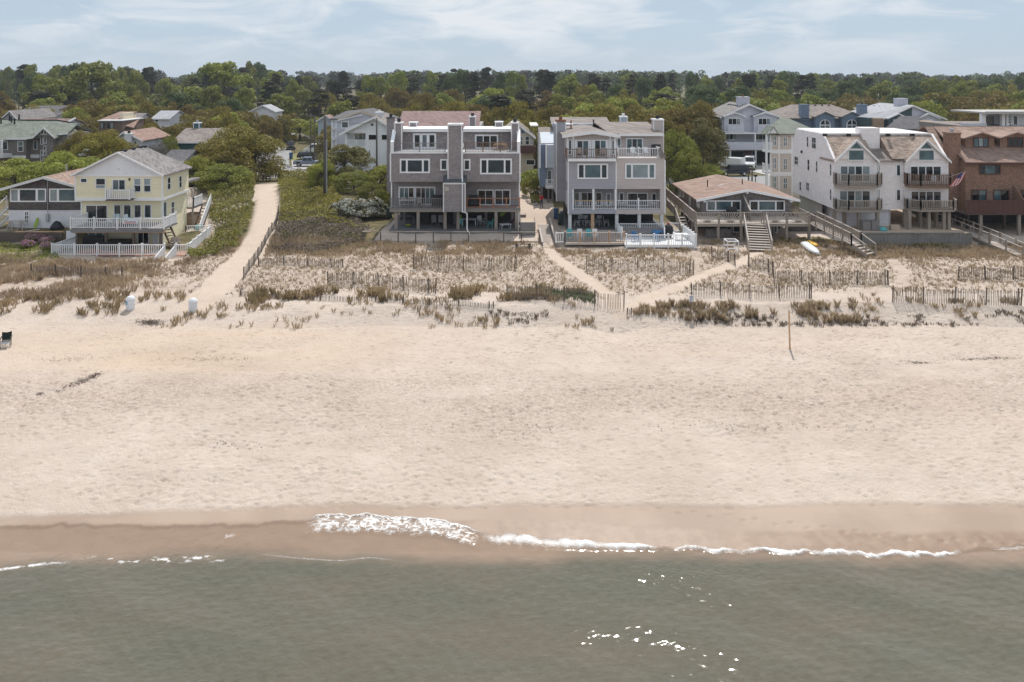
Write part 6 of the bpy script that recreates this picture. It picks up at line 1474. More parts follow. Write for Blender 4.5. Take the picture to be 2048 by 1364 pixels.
def white_house():
    D = 128.0; T = Thing('white_house', 'white board house with wide gable and recessed balcony beside the utility pole', 'house', (-24, 134, 2.4))
    x = lambda p: PX(p,D); z = lambda y: PZ(y,D); S = MAT['white_vert']
    xl, xa, xr = x(690), x(749), x(812); zel, za, zer = z(262), z(233), z(268)
    yi = D+2.0
    T.part('wall', S, MB().prism_y([(x(690),2.2),(x(690),zel),(xa,za-0.12),(xr,zer),(xr,2.2)], yi, D+12))
    T.part('wall', S, MB().prism_y([(x(690),zel+0.4),(xa,za-0.12),(xr,zer),(xr,2.2),(x(731),2.2),(x(731),z(266)),(x(693),z(266)),(x(693),z(266)-0.4),(x(690),z(266)-0.4)], D, yi-0.003))
    T.box('column', MAT['white'], x(690), x(693.5), D, D+0.4, 2.2, z(266)-0.403)
    r = gable_roof(T, 'roof_taupe', xl, xa, xr, zel, za, D-0.7, D+12.4, oh=0.9, zer=zer)
    fascia(T, xl-0.9, xa, xr+0.9, zel-0.44, za, D-0.7, 0.34, par=r, zer=zer-0.5)
    T.win(x(704), x(729), z(282), z(268), yi, cols=(1,1,1), gm=['glass_curtain','glass','glass_curtain'], name='sliding_door')
    T.pwin(736.5,268.5,753,280.5,D, gm='glass_dark'); T.pwin(762.5,268.5,780,280.5,D, gm='glass_dark')
    T.part('round_window', MAT['black'], MB().cyl((x(744.5),D-0.05,z(249.5)),(x(744.5),D-0.004,z(249.5)),0.22,0.22,14))
    T.box('balcony_floor', MAT['white'], x(693.5), x(731)-0.01, D-0.05, yi-0.01, z(297), z(293)); T.rail((x(694),D+0.05,z(293)),(x(730),D+0.05,z(293)), h=1.1, mat='white', pitch=0.14, post=1.7)
    T.win(x(716), x(729), z(310), z(299), yi, gm='glass_dark'); T.pwin(737,299,741,317,D, gm='glass_sky', name='door')
    chimney(T, 'white_wall', PX(750.5,131), PX(764,131), 131, 132.3, za-1.5, PZ(226,131), trim=False, flue='white_soft', par=r)
white_house()
def grey_house_behind():
    D = 141.0; T = Thing('grey_house', 'grey house with dark roof and pale gable trim behind the white house', 'house', (-30, 148, 2.4))
    x = lambda p: PX(p,D); z = lambda y: PZ(y,D); S = MAT['lilac_siding']
    T.part('wall', S, MB().prism_y([(x(664),2.2),(x(775),2.2),(x(775),z(240)),(x(722),z(222)-0.1),(x(676),z(238)),(x(664),z(238))], D, D+12))
    r = T.part('roof', MAT['roof_dark'], MB().slab([(x(661),D-0.3,z(237)),(x(678),D-0.3,z(237)),(x(723),D-0.3,z(221)),(x(723),D+12,z(221)),(x(664),D+12,PZ(222,D+12))],0.2).slab([(x(723),D-0.3,z(221)),(x(780),D-0.3,z(241)),(x(780),D+12,z(241)),(x(723),D+12,z(221))],0.2))
    fascia(T, x(676), x(722), x(780), z(238), z(221.5), D-0.3, 0.3, mat='cream_siding', par=r, zer=z(241))
    for p_ in (664, 672): T.box('pilaster', MAT['white'], x(p_)-0.12, x(p_)+0.12, D-0.05, D-0.004, 2.2, z(238))
    T.pwin(682,242,698,257,D, fw=0.2, gm='glass_curtain'); T.part('fascia', MAT['white'], MB().bar((x(676),D-0.35,z(241)),(x(726),D-0.35,z(229)),0.1,0.2))
    for yy in (255, 275): T.box('balcony', MAT['white_soft'], x(664.5), x(672), D-0.6, D-0.005, z(yy+5), z(yy))
grey_house_behind()
# ------------------------------------------------------------------ roads and drives
def sheet(name, label, mat, pix, lift=0.035, world=None):
    pts = world or [ground(*p) for p in pix]
    c = Vector((sum(q[0] for q in pts)/len(pts), sum(q[1] for q in pts)/len(pts), 0))
    vs = [(c.x, c.y, zt(c.x, c.y)+lift)] + [(q[0], q[1], zt(q[0], q[1])+lift) for q in pts]
    n = len(pts); m_ = bpy.data.meshes.new(name); m_.from_pydata(vs, [], [(0, i+1, (i+1)%n+1) for i in range(n)]); m_.update(); m_.materials.append(MAT[mat])
    if m_.polygons[0].normal.z < 0: m_.flip_normals()
    o = bpy.data.objects.new(name, m_); COL.objects.link(o); tag(o, label, None, kind='structure'); return o
sheet('road', 'pale grey asphalt street running inland from the beach path', 'asphalt', None, 0.06, [(-47,127),(-36,127),(-34,133),(-41.5,140),(-47,158),(-54,185),(-60,188),(-58,172),(-51,148),(-49,136)])
sheet('road', 'grey asphalt lane behind the brown-roofed cottage', 'asphalt', None, 0.06, [(24,118),(70,112),(70,125),(46,130),(24,127)])
sheet('driveway', 'pale concrete driveway up to the lilac twin house', 'concrete', None, 0.085, [(45,127.5),(52,126.5),(52,146),(41,146)])
sheet('lawn', 'narrow strip of dry lawn beside the lane', 'lawn', None, 0.05, [(36,106),(48,104),(48,113),(38,115.5)])
sheet('driveway', 'pale concrete driveway beside the big dark cedar', 'concrete', None, 0.05, [(-30,116),(-20,113),(-17,118),(-19,124),(-32,124)])
sheet('lawn', 'patch of dry lawn around the utility pole', 'lawn', None, 0.09, [(-27,112),(-20.5,110),(-20,115),(-26,117)])
sheet('driveway', 'pale driveway with parked vehicles beside the street', 'concrete', None, 0.08, [(-41,140),(-31,136),(-33,150),(-45,153)])
sheet('lawn', 'dry lawn with mailboxes beside the street', 'lawn', None, 0.08, [(-45.2,153.2),(-34,152),(-38,166),(-49,168)])

# ------------------------------------------------------------------ slatted sand fences
SLAT = [MB().box(-0.019, 0.019, -0.006, 0.006, -0.12, 1.0).mesh('slat', MAT['lath']) for _ in range(1)]
POST = MB().box(-0.037, 0.037, -0.037, 0.037, -0.3, 1.1).mesh('post', MAT['wood_dark'])
def sand_fence(label, pts, h=1.05, pitch=0.12, post=2.25, sink=0.0, ragged=0.05, seed=1):
    rg_ = random.Random(seed)
    W_ = [ground(*p_) for p_ in pts]
    T = Thing('sand_fence', label, 'fence', W_[0], group='slatted sand fences in the dunes')
    acc = []
    for a, b in zip(W_[:-1], W_[1:]):
        d = Vector((b.x-a.x, b.y-a.y, 0)); L = d.length; n = max(1, int(L/pitch))
        for i in range(n): acc.append((a.x+d.x*i/n, a.y+d.y*i/n, math.atan2(d.y, d.x)))
    tot = len(acc); pk = max(2, int(post/pitch))
    lean = rg_.uniform(-0.06, 0.06)
    for i, (x_, y_, an) in enumerate(acc):
        z_ = zt(x_, y_)-sink
        if i % pk == 0 or i == tot-1:
            o = T.part('post', None, None, mesh=POST, at=(x_, y_+0.03, z_), rot=(rg_.uniform(-0.05,0.05), lean+rg_.uniform(-0.07,0.07), an)); o.scale = (1, 1, h*1.02)
        if rg_.random() < 0.03: continue
        o = T.part('slat', None, None, mesh=SLAT[0], at=(x_, y_, z_), rot=(rg_.uniform(-0.03,0.03), lean+rg_.uniform(-ragged,ragged), an)); o.scale = (1, 1, h*rg_.uniform(0.94,1.03))
    for f_ in (0.25, 0.55, 0.85):
        T.part('wire', MAT['metal_grey'], MB().tube([(acc[i][0], acc[i][1]+0.01, zt(acc[i][0],acc[i][1])-sink+h*f_) for i in list(range(0,tot,pk))+[tot-1]], 0.006, 4))
    return T
FENCES = [
 ('half-buried sand fence between the beach path and the fenced sand yard', [(517,531),(600,532),(689,536)], 0.85, 0.15, 1),
 ('slatted sand fence straight in front of the grey twin house', [(827,540),(930,541),(1034,542)], 1.15, 0.0, 2),
 ('slatted sand fence in the middle of the planted dune, slanting down to the right', [(656,570),(760,577),(874,588)], 1.05, 0.0, 3),
 ('slatted sand fence ending at the foot path beside the low green tuft', [(1015,600),(1130,606),(1251,613)], 1.1, 0.0, 4),
 ('buried sand fence with only its slat tips above the grassy dune edge', [(480,594),(600,598),(730,603),(860,610),(990,618)], 0.8, 0.42, 5),
 ('slatted sand fence below the white deck, between two foot paths', [(1173,541),(1280,544),(1390,547)], 1.08, 0.0, 6),
 ('short slatted sand fence slanting down from the end of the cottage foot path', [(1497,534),(1549,548)], 1.0, 0.0, 7),
 ('slatted sand fence below the cottage ramp', [(1549,567),(1660,568),(1780,570)], 1.08, 0.0, 8),
 ('slatted sand fence directly behind the small white sign', [(1384,593),(1500,595),(1626,598)], 1.05, 0.0, 9),
 ('long slatted sand fence below the mansard house', [(1786,606),(1910,608),(2046,611)], 1.12, 0.0, 10),
 ('slatted sand fence with doubled posts below the boardwalk', [(1917,560),(1990,561),(2075,563)], 1.05, 0.0, 11),
 ('curving sand fence along the edge of the beach path', [(487,557),(505,531),(530,488),(552,455),(557,428)], 1.0, 0.1, 12),
 ('low sand fence in front of the yellow house deck', [(62,551),(150,553),(246,556)], 0.85, 0.0, 13),
 ('loose scrap of sand fence beside the white pipe frame', [(1424,514),(1445,520),(1472,533)], 0.9, 0.0, 14),
 ('few leaning fence slats at the dune edge where the foot paths meet', [(1254,629),(1266,629)], 0.5, 0.1, 15),
]
for (lb, pts, h, sk, sd) in FENCES: sand_fence(lb, pts, h=h, sink=sk, seed=sd)

# rail fence of the sand yard in front of the grey twin house
def yard_fence():
    T = Thing('yard_fence', 'low rail fence with wire posts round the sand yard of the grey twin house', 'fence', (-6, 75, 2.9))
    P = [(PX(726,75.2),75.2),(PX(1078,75.0),75.0)]
    h = 1.0; n = 10
    pts = [Vector((P[0][0]+(P[1][0]-P[0][0])*i/n, P[0][1]+(P[1][1]-P[0][1])*i/n, 0)) for i in range(n+1)]
    for q in pts: q.z = zt(q.x, q.y)
    zr = max(q.z for q in pts)+h
    T.part('top_rail', MAT['wood'], MB().bar((pts[0].x,pts[0].y,zr),(pts[-1].x,pts[-1].y,zr),0.16,0.05))
    T.part('bottom_board', MAT['wood_pale'], MB().bar((pts[0].x,pts[0].y,zr-h+0.02),(pts[-1].x,pts[-1].y,zr-h+0.02),0.05,0.16))
    for i, q in enumerate(pts):
        if i == 7: continue
        T.part('post', MAT['wood_dark'], MB().box(q.x-0.05,q.x+0.05,q.y-0.05,q.y+0.05,q.z-0.2,zr-0.03))
    # return leg at the left
    T.part('top_rail', MAT['wood'], MB().bar((pts[0].x,pts[0].y,zr),(pts[0].x+1.3,78,zr-0.1),0.14,0.05))
yard_fence()
def wheel_bar():
    T = Thing('kayak_trolley', 'white pipe axle with two dark wheels lying at the yard fence', 'trolley', ground(1042,499))
    a = ground(1022,498)+Vector((0,0,0.25)); b = ground(1068,498)+Vector((0,0,0.25))
    T.part('axle', MAT['plastic_white'], MB().cyl(a, b, 0.045, 0.045, 8))
    for f_ in (0.25, 0.8):
        c = a.lerp(b, f_); T.part('wheel', MAT['tyre'], MB().cyl(c-Vector((0.12,0,0)), c+Vector((0.12,0,0)), 0.24, 0.24, 14))
wheel_bar()

# walkway from the drive down to the dune, with stringer walls
def drive_walk():
    T = Thing('walkway', 'pale plank walkway with steps from the drive down to the dune foot path', 'walkway', (5, 76, 2.9))
    a = Vector((PX(1086,81.5),81.5,PZ(449,81.5))); b = Vector((PX(1098,74.6),74.6,PZ(492,74.6)))
    d = b-a; n = Vector((-d.y,d.x,0)).normalized()*0.62; k = 22
    for i in range(k):
        c = a+d*((i+0.5)/k); T.part('plank', MAT['wood_pale'], MB().bar(c-n, c+n, d.length/k*0.96, 0.06))
    for i in range(2): T.part('tread', MAT['wood_pale'], MB().bar(b+Vector((0.03,-0.25-0.3*i,-0.16-0.16*i))-n, b+Vector((0.03,-0.25-0.3*i,-0.16-0.16*i))+n, 0.28, 0.06))
    for sg in (-1, 1):
        p0 = a+n*sg*1.1; p1 = b+n*sg*1.1+Vector((0,-0.9,-0.25))
        if sg == -1 or True:
            T.part('side_board', MAT['wood_grey'], MB().bar(p0+d*(0.05 if sg > 0 else 0.55)+Vector((0,0,0.35)), p1+Vector((0,0,0.35)), 0.1, 0.95))
            T.part('side_cap', MAT['wood_pale'], MB().bar(p0+d*(0.05 if sg > 0 else 0.55)+Vector((0,0,0.84)), p1+Vector((0,0,0.84)), 0.16, 0.05))
drive_walk()
def planter_box(label, x0, x1, y0, y1, z0, z1):
    T = Thing('timber_planter', label, 'planter', ((x0+x1)/2,(y0+y1)/2,z0))
    for i in range(4):
        za, zb = z0+(z1-z0)*i/4, z0+(z1-z0)*(i+1)/4-0.012
        T.part('board', MAT['wood_grey'], MB().box(x0,x1,y0,y0+0.06,za,zb)); T.part('board', MAT['wood_grey'], MB().box(x0,x0+0.06,y0+0.063,y1,za,zb)); T.part('board', MAT['wood_grey'], MB().box(x1-0.06,x1,y0+0.063,y1,za,zb))
    T.part('cap', MAT['wood_pale'], MB().box(x0-0.04,x1+0.04,y0-0.04,y0+0.14,z1,z1+0.05)); T.box('soil', MAT['drive'], x0+0.07, x1-0.07, y0+0.07, y1, z0, z1-0.12)
planter_box('grey timber box wall beside the corner of the grey twin house', PX(1041,78.2), PX(1071,78.2), 78.2, 81.5, 2.7, PZ(445,78.2))
planter_box('small dark timber planter on the drive above the box wall', PX(1040,83), PX(1052,83), 83, 84.4, 2.8, PZ(430,83))

# retaining wall, sawhorse table and clutter left of the yellow house
def retaining():
    T = Thing('retaining_wall', 'dark timber retaining wall with loose boards on top beside the flower bank', 'wall', (-49, 73.7, 2.8))
    x0, x1 = PX(-60,73.6), PX(126,73.6)
    for i in range(5): T.part('board', MAT['wood_dark'], MB().box(x0, x1, 73.45+0.012*(i%2), 73.62, 3.0+i*0.26, 3.0+i*0.26+0.245))
    T.box('cap_board', MAT['wood_new'], PX(30,73.5), PX(126,73.5), 73.4, 73.75, 4.3, 4.35)
    T.part('loose_board', MAT['wood_pale'], MB().bar((PX(52,73.4),73.3,4.40),(PX(72,73.8),74.3,4.42),0.3,0.05)); T.part('loose_board', MAT['wood_new'], MB().bar((PX(100,73.4),73.35,4.38),(PX(114,73.4),73.6,4.38),0.2,0.04))
retaining()
def sawhorse():
    T = Thing('work_table', 'long board on two sawhorses in front of the shingled cottage', 'table', (PX(28,75),75,4.2))
    T.box('board', MAT['wood_pale'], PX(9,75), PX(51,75), 74.8, 75.4, 5.05, 5.1)
    for px in (20, 41):
        for s1 in (-1,1):
            for s2 in (-1,1): T.part('leg', MAT['wood_pale'], MB().bar((PX(px,75)+s1*0.03,75.1+s2*0.1,5.05),(PX(px,75)+s1*0.3,75.1+s2*0.25,4.2),0.06,0.06))
sawhorse()
def lump(name, label, cat, mat, c, r, seed, sub=2, flat=1.0):
    rg_ = random.Random(seed); bm = bmesh.new(); bmesh.ops.create_icosphere(bm, subdivisions=sub, radius=1.0)
    ph = [rg_.uniform(0,6) for _ in range(6)]
    for v_ in bm.verts:
        k = 1+0.16*math.sin(3*v_.co.x+ph[0])+0.14*math.sin(4*v_.co.y+ph[1])+0.1*math.sin(5*v_.co.z+ph[2])
        v_.co = Vector((v_.co.x*r[0]*k, v_.co.y*r[1]*k, max(-0.35,v_.co.z)*r[2]*k*flat))
    m_ = bpy.data.meshes.new(name); bm.to_mesh(m_); bm.free(); m_.materials.append(MAT[mat]); m_.polygons.foreach_set('use_smooth',[True]*len(m_.polygons))
    o = bpy.data.objects.new(name, m_); COL.objects.link(o); o.location = c
    if label: tag(o, label, cat)
    return o
lump('black_bag', 'heap of black bags against the white lower wall of the cottage', 'bag', 'black', (PX(113,75.3),75.3,4.35), (0.75,0.4,0.55), 4)
def surfboard(label, mat, a, b, w, t, up=(0,0,1)):
    a = Vector(a); b = Vector(b); d = b-a; L = d.length; d.normalize(); u = Vector(up); s_ = d.cross(u).normalized(); u = s_.cross(d)
    n = 12; vs = []; 
    for i in range(n+1):
        f_ = i/n; ww = w*math.sqrt(max(0.0008, 1-(2*f_-1)**2))**0.8; c = a+d*(L*f_)+u*(0.08*abs(2*f_-1)**2)
        for k in range(8):
            q = c + s_*(ww*math.cos(k*math.pi/4)) + u*(t*math.sin(k*math.pi/4)*math.sqrt(max(0.02,1-(2*f_-1)**2))); vs.append(tuple(q))
    fs = [(i*8+k, i*8+(k+1)%8, (i+1)*8+(k+1)%8, (i+1)*8+k) for i in range(n) for k in range(8)]+[tuple(range(7,-1,-1)), tuple(range(n*8,n*8+8))]
    mb = MB().add(vs, fs); return mb.mesh('board', MAT[mat], True)
def single(name, label, cat, mesh, loc=(0,0,0), rot=None, group=None):
    o = bpy.data.objects.new(name, mesh); COL.objects.link(o); o.location = loc
    if rot: o.rotation_euler = rot
    return tag(o, label, cat, group)
single('surfboard', 'yellow-green surfboard leaning on the white cottage wall', 'surfboard', surfboard('', 'lime', (PX(70,75.6),75.5,4.2), (PX(76,75.9),75.95,5.3), 0.16, 0.04, (0.2,-1,0.2)))

# white upturned dinghy, yellow kayak
def dinghy():
    g0 = ground(1623,503); T = Thing('dinghy', 'white dinghy lying upturned in the dune grass', 'boat', g0)
    L, n = 2.9, 10; a = ground(1610,493)+Vector((0,0,0.15)); b = ground(1636,511)+Vector((0,0,0.15)); d = (b-a); L = d.length; d.normalize(); s_ = Vector((-d.y,d.x,0)).normalized()
    vs = []; m_ = 9
    for i in range(n+1):
        f_ = i/n; ww = 0.48*(1-max(0,(f_-0.55)/0.45)**2.2*0.75)*(0.9+0.1*f_); hh = 0.30*(1-0.35*max(0,(f_-0.6)/0.4)**2)
        for k in range(m_):
            t_ = math.pi*k/(m_-1); q = a+d*(L*f_)+s_*(ww*math.cos(t_)*abs(math.cos(t_))**-0.25 if abs(math.cos(t_))>1e-6 else 0)+Vector((0,0,hh*math.sin(t_)**0.7)); vs.append(tuple(q))
    fs = [(i*m_+k, i*m_+k+1, (i+1)*m_+k+1, (i+1)*m_+k) for i in range(n) for k in range(m_-1)]+[tuple(range(m_-1,-1,-1)), tuple(range(n*m_,(n+1)*m_))]
    T.part('hull', MAT['plastic_white'], MB().add(vs, fs), smooth=True)
    T.part('keel', MAT['plastic_white'], MB().bar(a+d*0.1+Vector((0,0,0.3)), a+d*(L*0.9)+Vector((0,0,0.24)), 0.06, 0.07)); T.part('gunwale', MAT['metal_grey'], MB().bar(a+s_*0.48,b+s_*0.26,0.05,0.05))
dinghy()
single('kayak', 'yellow kayak lying behind the white dinghy', 'kayak', surfboard('', 'yellow', ground(1615,487)+Vector((0,0,0.22)), ground(1634,497)+Vector((0,0,0.22)), 0.33, 0.2))
# white pipe frame
def pipe_frame():
    T = Thing('pipe_frame', 'open white pipe frame like a tall box standing in the dune grass', 'frame', ground(1462,527))
    D0, D1 = 70.2, 71.8; xs_ = (PX(1455,D0), PX(1477,D0)); z0 = 2.85; z1 = PZ(483,D0); zm = PZ(497,D0)
    x2 = (PX(1448,D1), PX(1470,D1)); z1b = PZ(478,D1)
    for (x_, y_, zt_) in ((xs_[0],D0,z1),(xs_[1],D0,z1),(x2[0],D1,z1b),(x2[1],D1,z1b)): T.part('upright', MAT['plastic_white'], MB().cyl((x_,y_,z0),(x_,y_,zt_),0.04,0.04,7))
    for z_ in (0, 1): 
        T.part('cross_bar', MAT['plastic_white'], MB().cyl((xs_[0],D0,(z1,zm)[z_]),(xs_[1],D0,(z1,zm)[z_]),0.05,0.05,7)); T.part('cross_bar', MAT['plastic_white'], MB().cyl((x2[0],D1,(z1b,zm-0.05)[z_]),(x2[1],D1,(z1b,zm-0.05)[z_]),0.05,0.05,7))
    for i in (0, 1): T.part('side_bar', MAT['plastic_white'], MB().cyl((xs_[i],D0,z1),(x2[i],D1,z1b),0.06,0.06,7))
pipe_frame()

# beach things: bins, chair, post, sign
def bin_(px, py, label, blue):
    g0 = ground(px, py); T = Thing('trash_bin', label, 'bin', g0)
    T.part('drum', MAT['plastic_white'], MB().lathe([(0.27,-0.05),(0.29,0.12),(0.315,0.15),(0.30,0.35),(0.32,0.38),(0.30,0.62),(0.305,0.66),(0.29,0.70)], g0, 18), smooth=False)
    T.part('lid', MAT['plastic_white'], MB().lathe([(0.325,0.70),(0.325,0.75),(0.29,0.82),(0.20,0.93),(0.06,0.98)], g0, 18), smooth=False)
    if blue:
        T.part('sticker', MAT['ink_blue'], MB().box(g0.x-0.24,g0.x-0.08,g0.y-0.315,g0.y-0.22,g0.z+0.40,g0.z+0.62)); T.part('sticker_band', MAT['sign_white'], MB().box(g0.x-0.2,g0.x-0.12,g0.y-0.32,g0.y-0.316,g0.z+0.49,g0.z+0.53))
bin_(261, 620, 'white drum bin with a small blue sticker on the beach', True)
bin_(386, 622, 'plain white drum bin at the mouth of the beach path', False)
def camp_chair():
    g0 = ground(12, 694); T = Thing('camp_chair', 'dark green folding camp chair with blue seat edge on the beach', 'chair', g0); x0, y0, z0 = g0
    def P(a, b, c): return (x0+a*0.86+b*0.35, y0-b*0.8+a*0.3, z0+c)     # a across, b forward
    def poly(pts, t=0.02):
        v_ = [Vector(p_) for p_ in pts]; n_ = (v_[1]-v_[0]).cross(v_[2]-v_[0]).normalized()*t
        k = len(v_); return MB().add([tuple(q) for q in v_]+[tuple(q+n_) for q in v_], [tuple(range(k)), tuple(range(2*k-1,k-1,-1))]+[(i,(i+1)%k,(i+1)%k+k,i+k) for i in range(k)])
    T.part('backrest', MAT['green_fabric'], poly([P(-0.27,-0.22,0.40),P(0.27,-0.22,0.40),P(0.29,-0.36,0.92),P(0.0,-0.36,0.88),P(-0.29,-0.36,0.92)]))
    T.part('seat', MAT['green_fabric'], poly([P(-0.28,0.27,0.44),P(0.28,0.27,0.44),P(0.26,-0.22,0.36),P(-0.26,-0.22,0.36)])); T.part('seat_edge', MAT['paleblue_siding'], poly([P(-0.28,0.28,0.44),P(0.28,0.28,0.44),P(0.28,0.29,0.32),P(-0.28,0.29,0.32)]))
    for a, b in (((-0.28,0.27,0.44),(0.28,0.25,0.0)),((0.28,0.27,0.44),(-0.28,0.25,0.0)),((-0.27,-0.22,0.40),(0.28,-0.25,0.0)),((0.27,-0.22,0.40),(-0.28,-0.25,0.0)),((-0.30,0.25,0.0),(-0.28,-0.25,0.42)),((0.30,0.25,0.0),(0.28,-0.25,0.42))): T.part('leg', MAT['metal_grey'], MB().cyl(P(*a),P(*b),0.014,0.014,6))
    for s_ in (-1,1):
        T.part('upright', MAT['black'], MB().cyl(P(s_*0.3,0.24,0.0),P(s_*0.3,0.26,0.62),0.014,0.014,6)); T.part('back_pole', MAT['black'], MB().cyl(P(s_*0.28,-0.24,0.0),P(s_*0.30,-0.37,0.94),0.014,0.014,6)); T.part('armrest', MAT['green_fabric'], MB().bar(P(s_*0.31,0.28,0.62),P(s_*0.31,-0.30,0.66),0.07,0.02))
camp_chair()
g0 = ground(1580, 698); T = Thing('beach_post', 'single tall weathered pole standing in the open sand below the dune edge', 'post', g0)
T.part('shaft', MAT['wood_new'], MB().cyl(g0-Vector((0,0,0.4)), g0+Vector((-0.06,0.02,2.5)), 0.065, 0.05, 8)); T.part('cap', MAT['metal_grey'], MB().cyl(g0+Vector((-0.06,0.02,2.5)), g0+Vector((-0.06,0.02,2.56)), 0.055, 0.05, 8))
def sign():
    g0 = ground(1382, 630); T = Thing('dune_sign', 'small white notice sign on a wooden stake at the grassy dune edge', 'sign', g0)
    T.part('stake', MAT['wood_brown'], MB().bar(g0-Vector((0,0,0.3)), g0+Vector((0,0,1.42)), 0.08, 0.08))
    zc = g0.z+1.2; T.box('plate', MAT['sign_white'], g0.x-0.16, g0.x+0.16, g0.y-0.075, g0.y-0.05, zc-0.22, zc+0.22)
    for i, (w_, h_) in enumerate(((0.22,0.035),(0.25,0.03),(0.18,0.05),(0.24,0.03),(0.2,0.03))): T.box('print_line', MAT['ink_blue'] if i == 2 else MAT['ink'], g0.x-w_/2, g0.x+w_/2, g0.y-0.08, g0.y-0.076, zc+0.15-i*0.08-h_/2, zc+0.15-i*0.08+h_/2)
sign()

# railing banner on the yellow house
def banner():
    y0 = 71.38; T = Thing('banner', 'white rental banner with a blue and a red line of print on the deck railing', 'banner', (PX(261,y0), y0, 5.5))
    x = lambda p: PX(p,y0); z = lambda y: PZ(y,y0)
    T.box('cloth', MAT['sign_white'], x(246), x(276), y0, y0+0.015, z(447.5), z(438.5))
    for i in range(7): T.box('print_mark', MAT['ink_blue'], x(256.5+i*2.3), x(256.5+i*2.3+1.8), y0-0.008, y0-0.001, z(443.2), z(441.6+0.3*(i%2)))
    for i in range(9): T.box('print_mark', MAT['ink_red'], x(249.5+i*2.45), x(249.5+i*2.45+1.9), y0-0.008, y0-0.001, z(446.6), z(444.8-0.2*(i%3)))
    T.box('emblem', MAT['metal_grey'], x(248.5), x(255), y0-0.008, y0-0.001, z(443), z(440.5))
banner()

# flag
def flag():
    T = Thing('flag', 'striped flag with dark canton drooping from a short pole on the upper balcony', 'flag', (PX(1921,77),77,PZ(352,77)))
    D = 77.0; x = lambda p: PX(p,D); z = lambda y: PZ(y,D)
    a = Vector((x(1903),D+0.4,z(355))); b = Vector((x(1924),D-0.6,z(341)))
    T.part('pole', MAT['wood_pale'], MB().cyl(a,b,0.025,0.02,7))
    c0 = Vector((x(1920.5),D-0.55,z(344))); down = Vector((x(1903)-x(1920.5),0.15,z(374)-z(347.5))); acr = Vector((0.50,-0.1,0.12))
    n = 9
    for i in range(n):
        p0 = c0+acr*(i/n-0.5); p1 = c0+acr*((i+1)/n-0.5); w_ = 0.05*math.sin(i*1.7)
        s0 = 0.4 if i < 5 else 0.0
        seg = []
        k = 6
        for j in range(k+1):
            f_ = s0+(1-s0)*j/k; off = Vector((0,0.06*math.sin(f_*6+i),0)); wid = 1.0+0.9*f_
            q0 = c0+down*f_+acr*((i/n-0.5)*wid)+off; q1 = c0+down*f_+acr*(((i+1)/n-0.5)*wid)+off; seg += [tuple(q0),tuple(q1)]
        T.part('stripe', MAT['flag_red' if i%2==0 else 'flag_white'], MB().add(seg, [(2*j,2*j+1,2*j+3,2*j+2) for j in range(k)]))
    cn = []
    for j in range(4):
        f_ = 0.4*j/3; wid = 1.0+0.9*f_; off = Vector((0,0.06*math.sin(f_*6+2),0)); cn += [tuple(c0+down*f_+acr*(-0.5*wid)+off), tuple(c0+down*f_+acr*((5/n-0.5)*wid)+off)]
    T.part('canton', MAT['flag_blue'], MB().add(cn, [(2*j,2*j+1,2*j+3,2*j+2) for j in range(3)]))
flag()

# ------------------------------------------------------------------ vehicles (local axes: +x is the front)
def bevelled(mb, mat, w=0.06, seg=2, name='body'):
    m_ = mb.mesh(name, mat); bm = bmesh.new(); bm.from_mesh(m_); bmesh.ops.remove_doubles(bm, verts=bm.verts, dist=1e-5)
    bmesh.ops.bevel(bm, geom=[e for e in bm.edges], offset=w, segments=seg, profile=0.6, affect='EDGES', clamp_overlap=True); bm.to_mesh(m_); bm.free()
    m_.polygons.foreach_set('use_smooth', [True]*len(m_.polygons)); return m_
def frustum(x0,x1,y,z0,X0,X1,Y,z1):
    return MB().add([(x0,-y,z0),(x1,-y,z0),(x1,y,z0),(x0,y,z0),(X0,-Y,z1),(X1,-Y,z1),(X1,Y,z1),(X0,Y,z1)], [(0,3,2,1),(4,5,6,7),(0,1,5,4),(1,2,6,5),(2,3,7,6),(3,0,4,7)])
def panel(a,b,c,d,n=0.012):
    v_ = [Vector(q) for q in (a,b,c,d)]; nn = (v_[1]-v_[0]).cross(v_[3]-v_[0]).normalized()*n
    return MB().add([tuple(q-nn*0.3) for q in v_]+[tuple(q+nn) for q in v_], [(0,1,2,3),(7,6,5,4),(0,4,5,1),(1,5,6,2),(2,6,7,3),(3,7,4,0)])
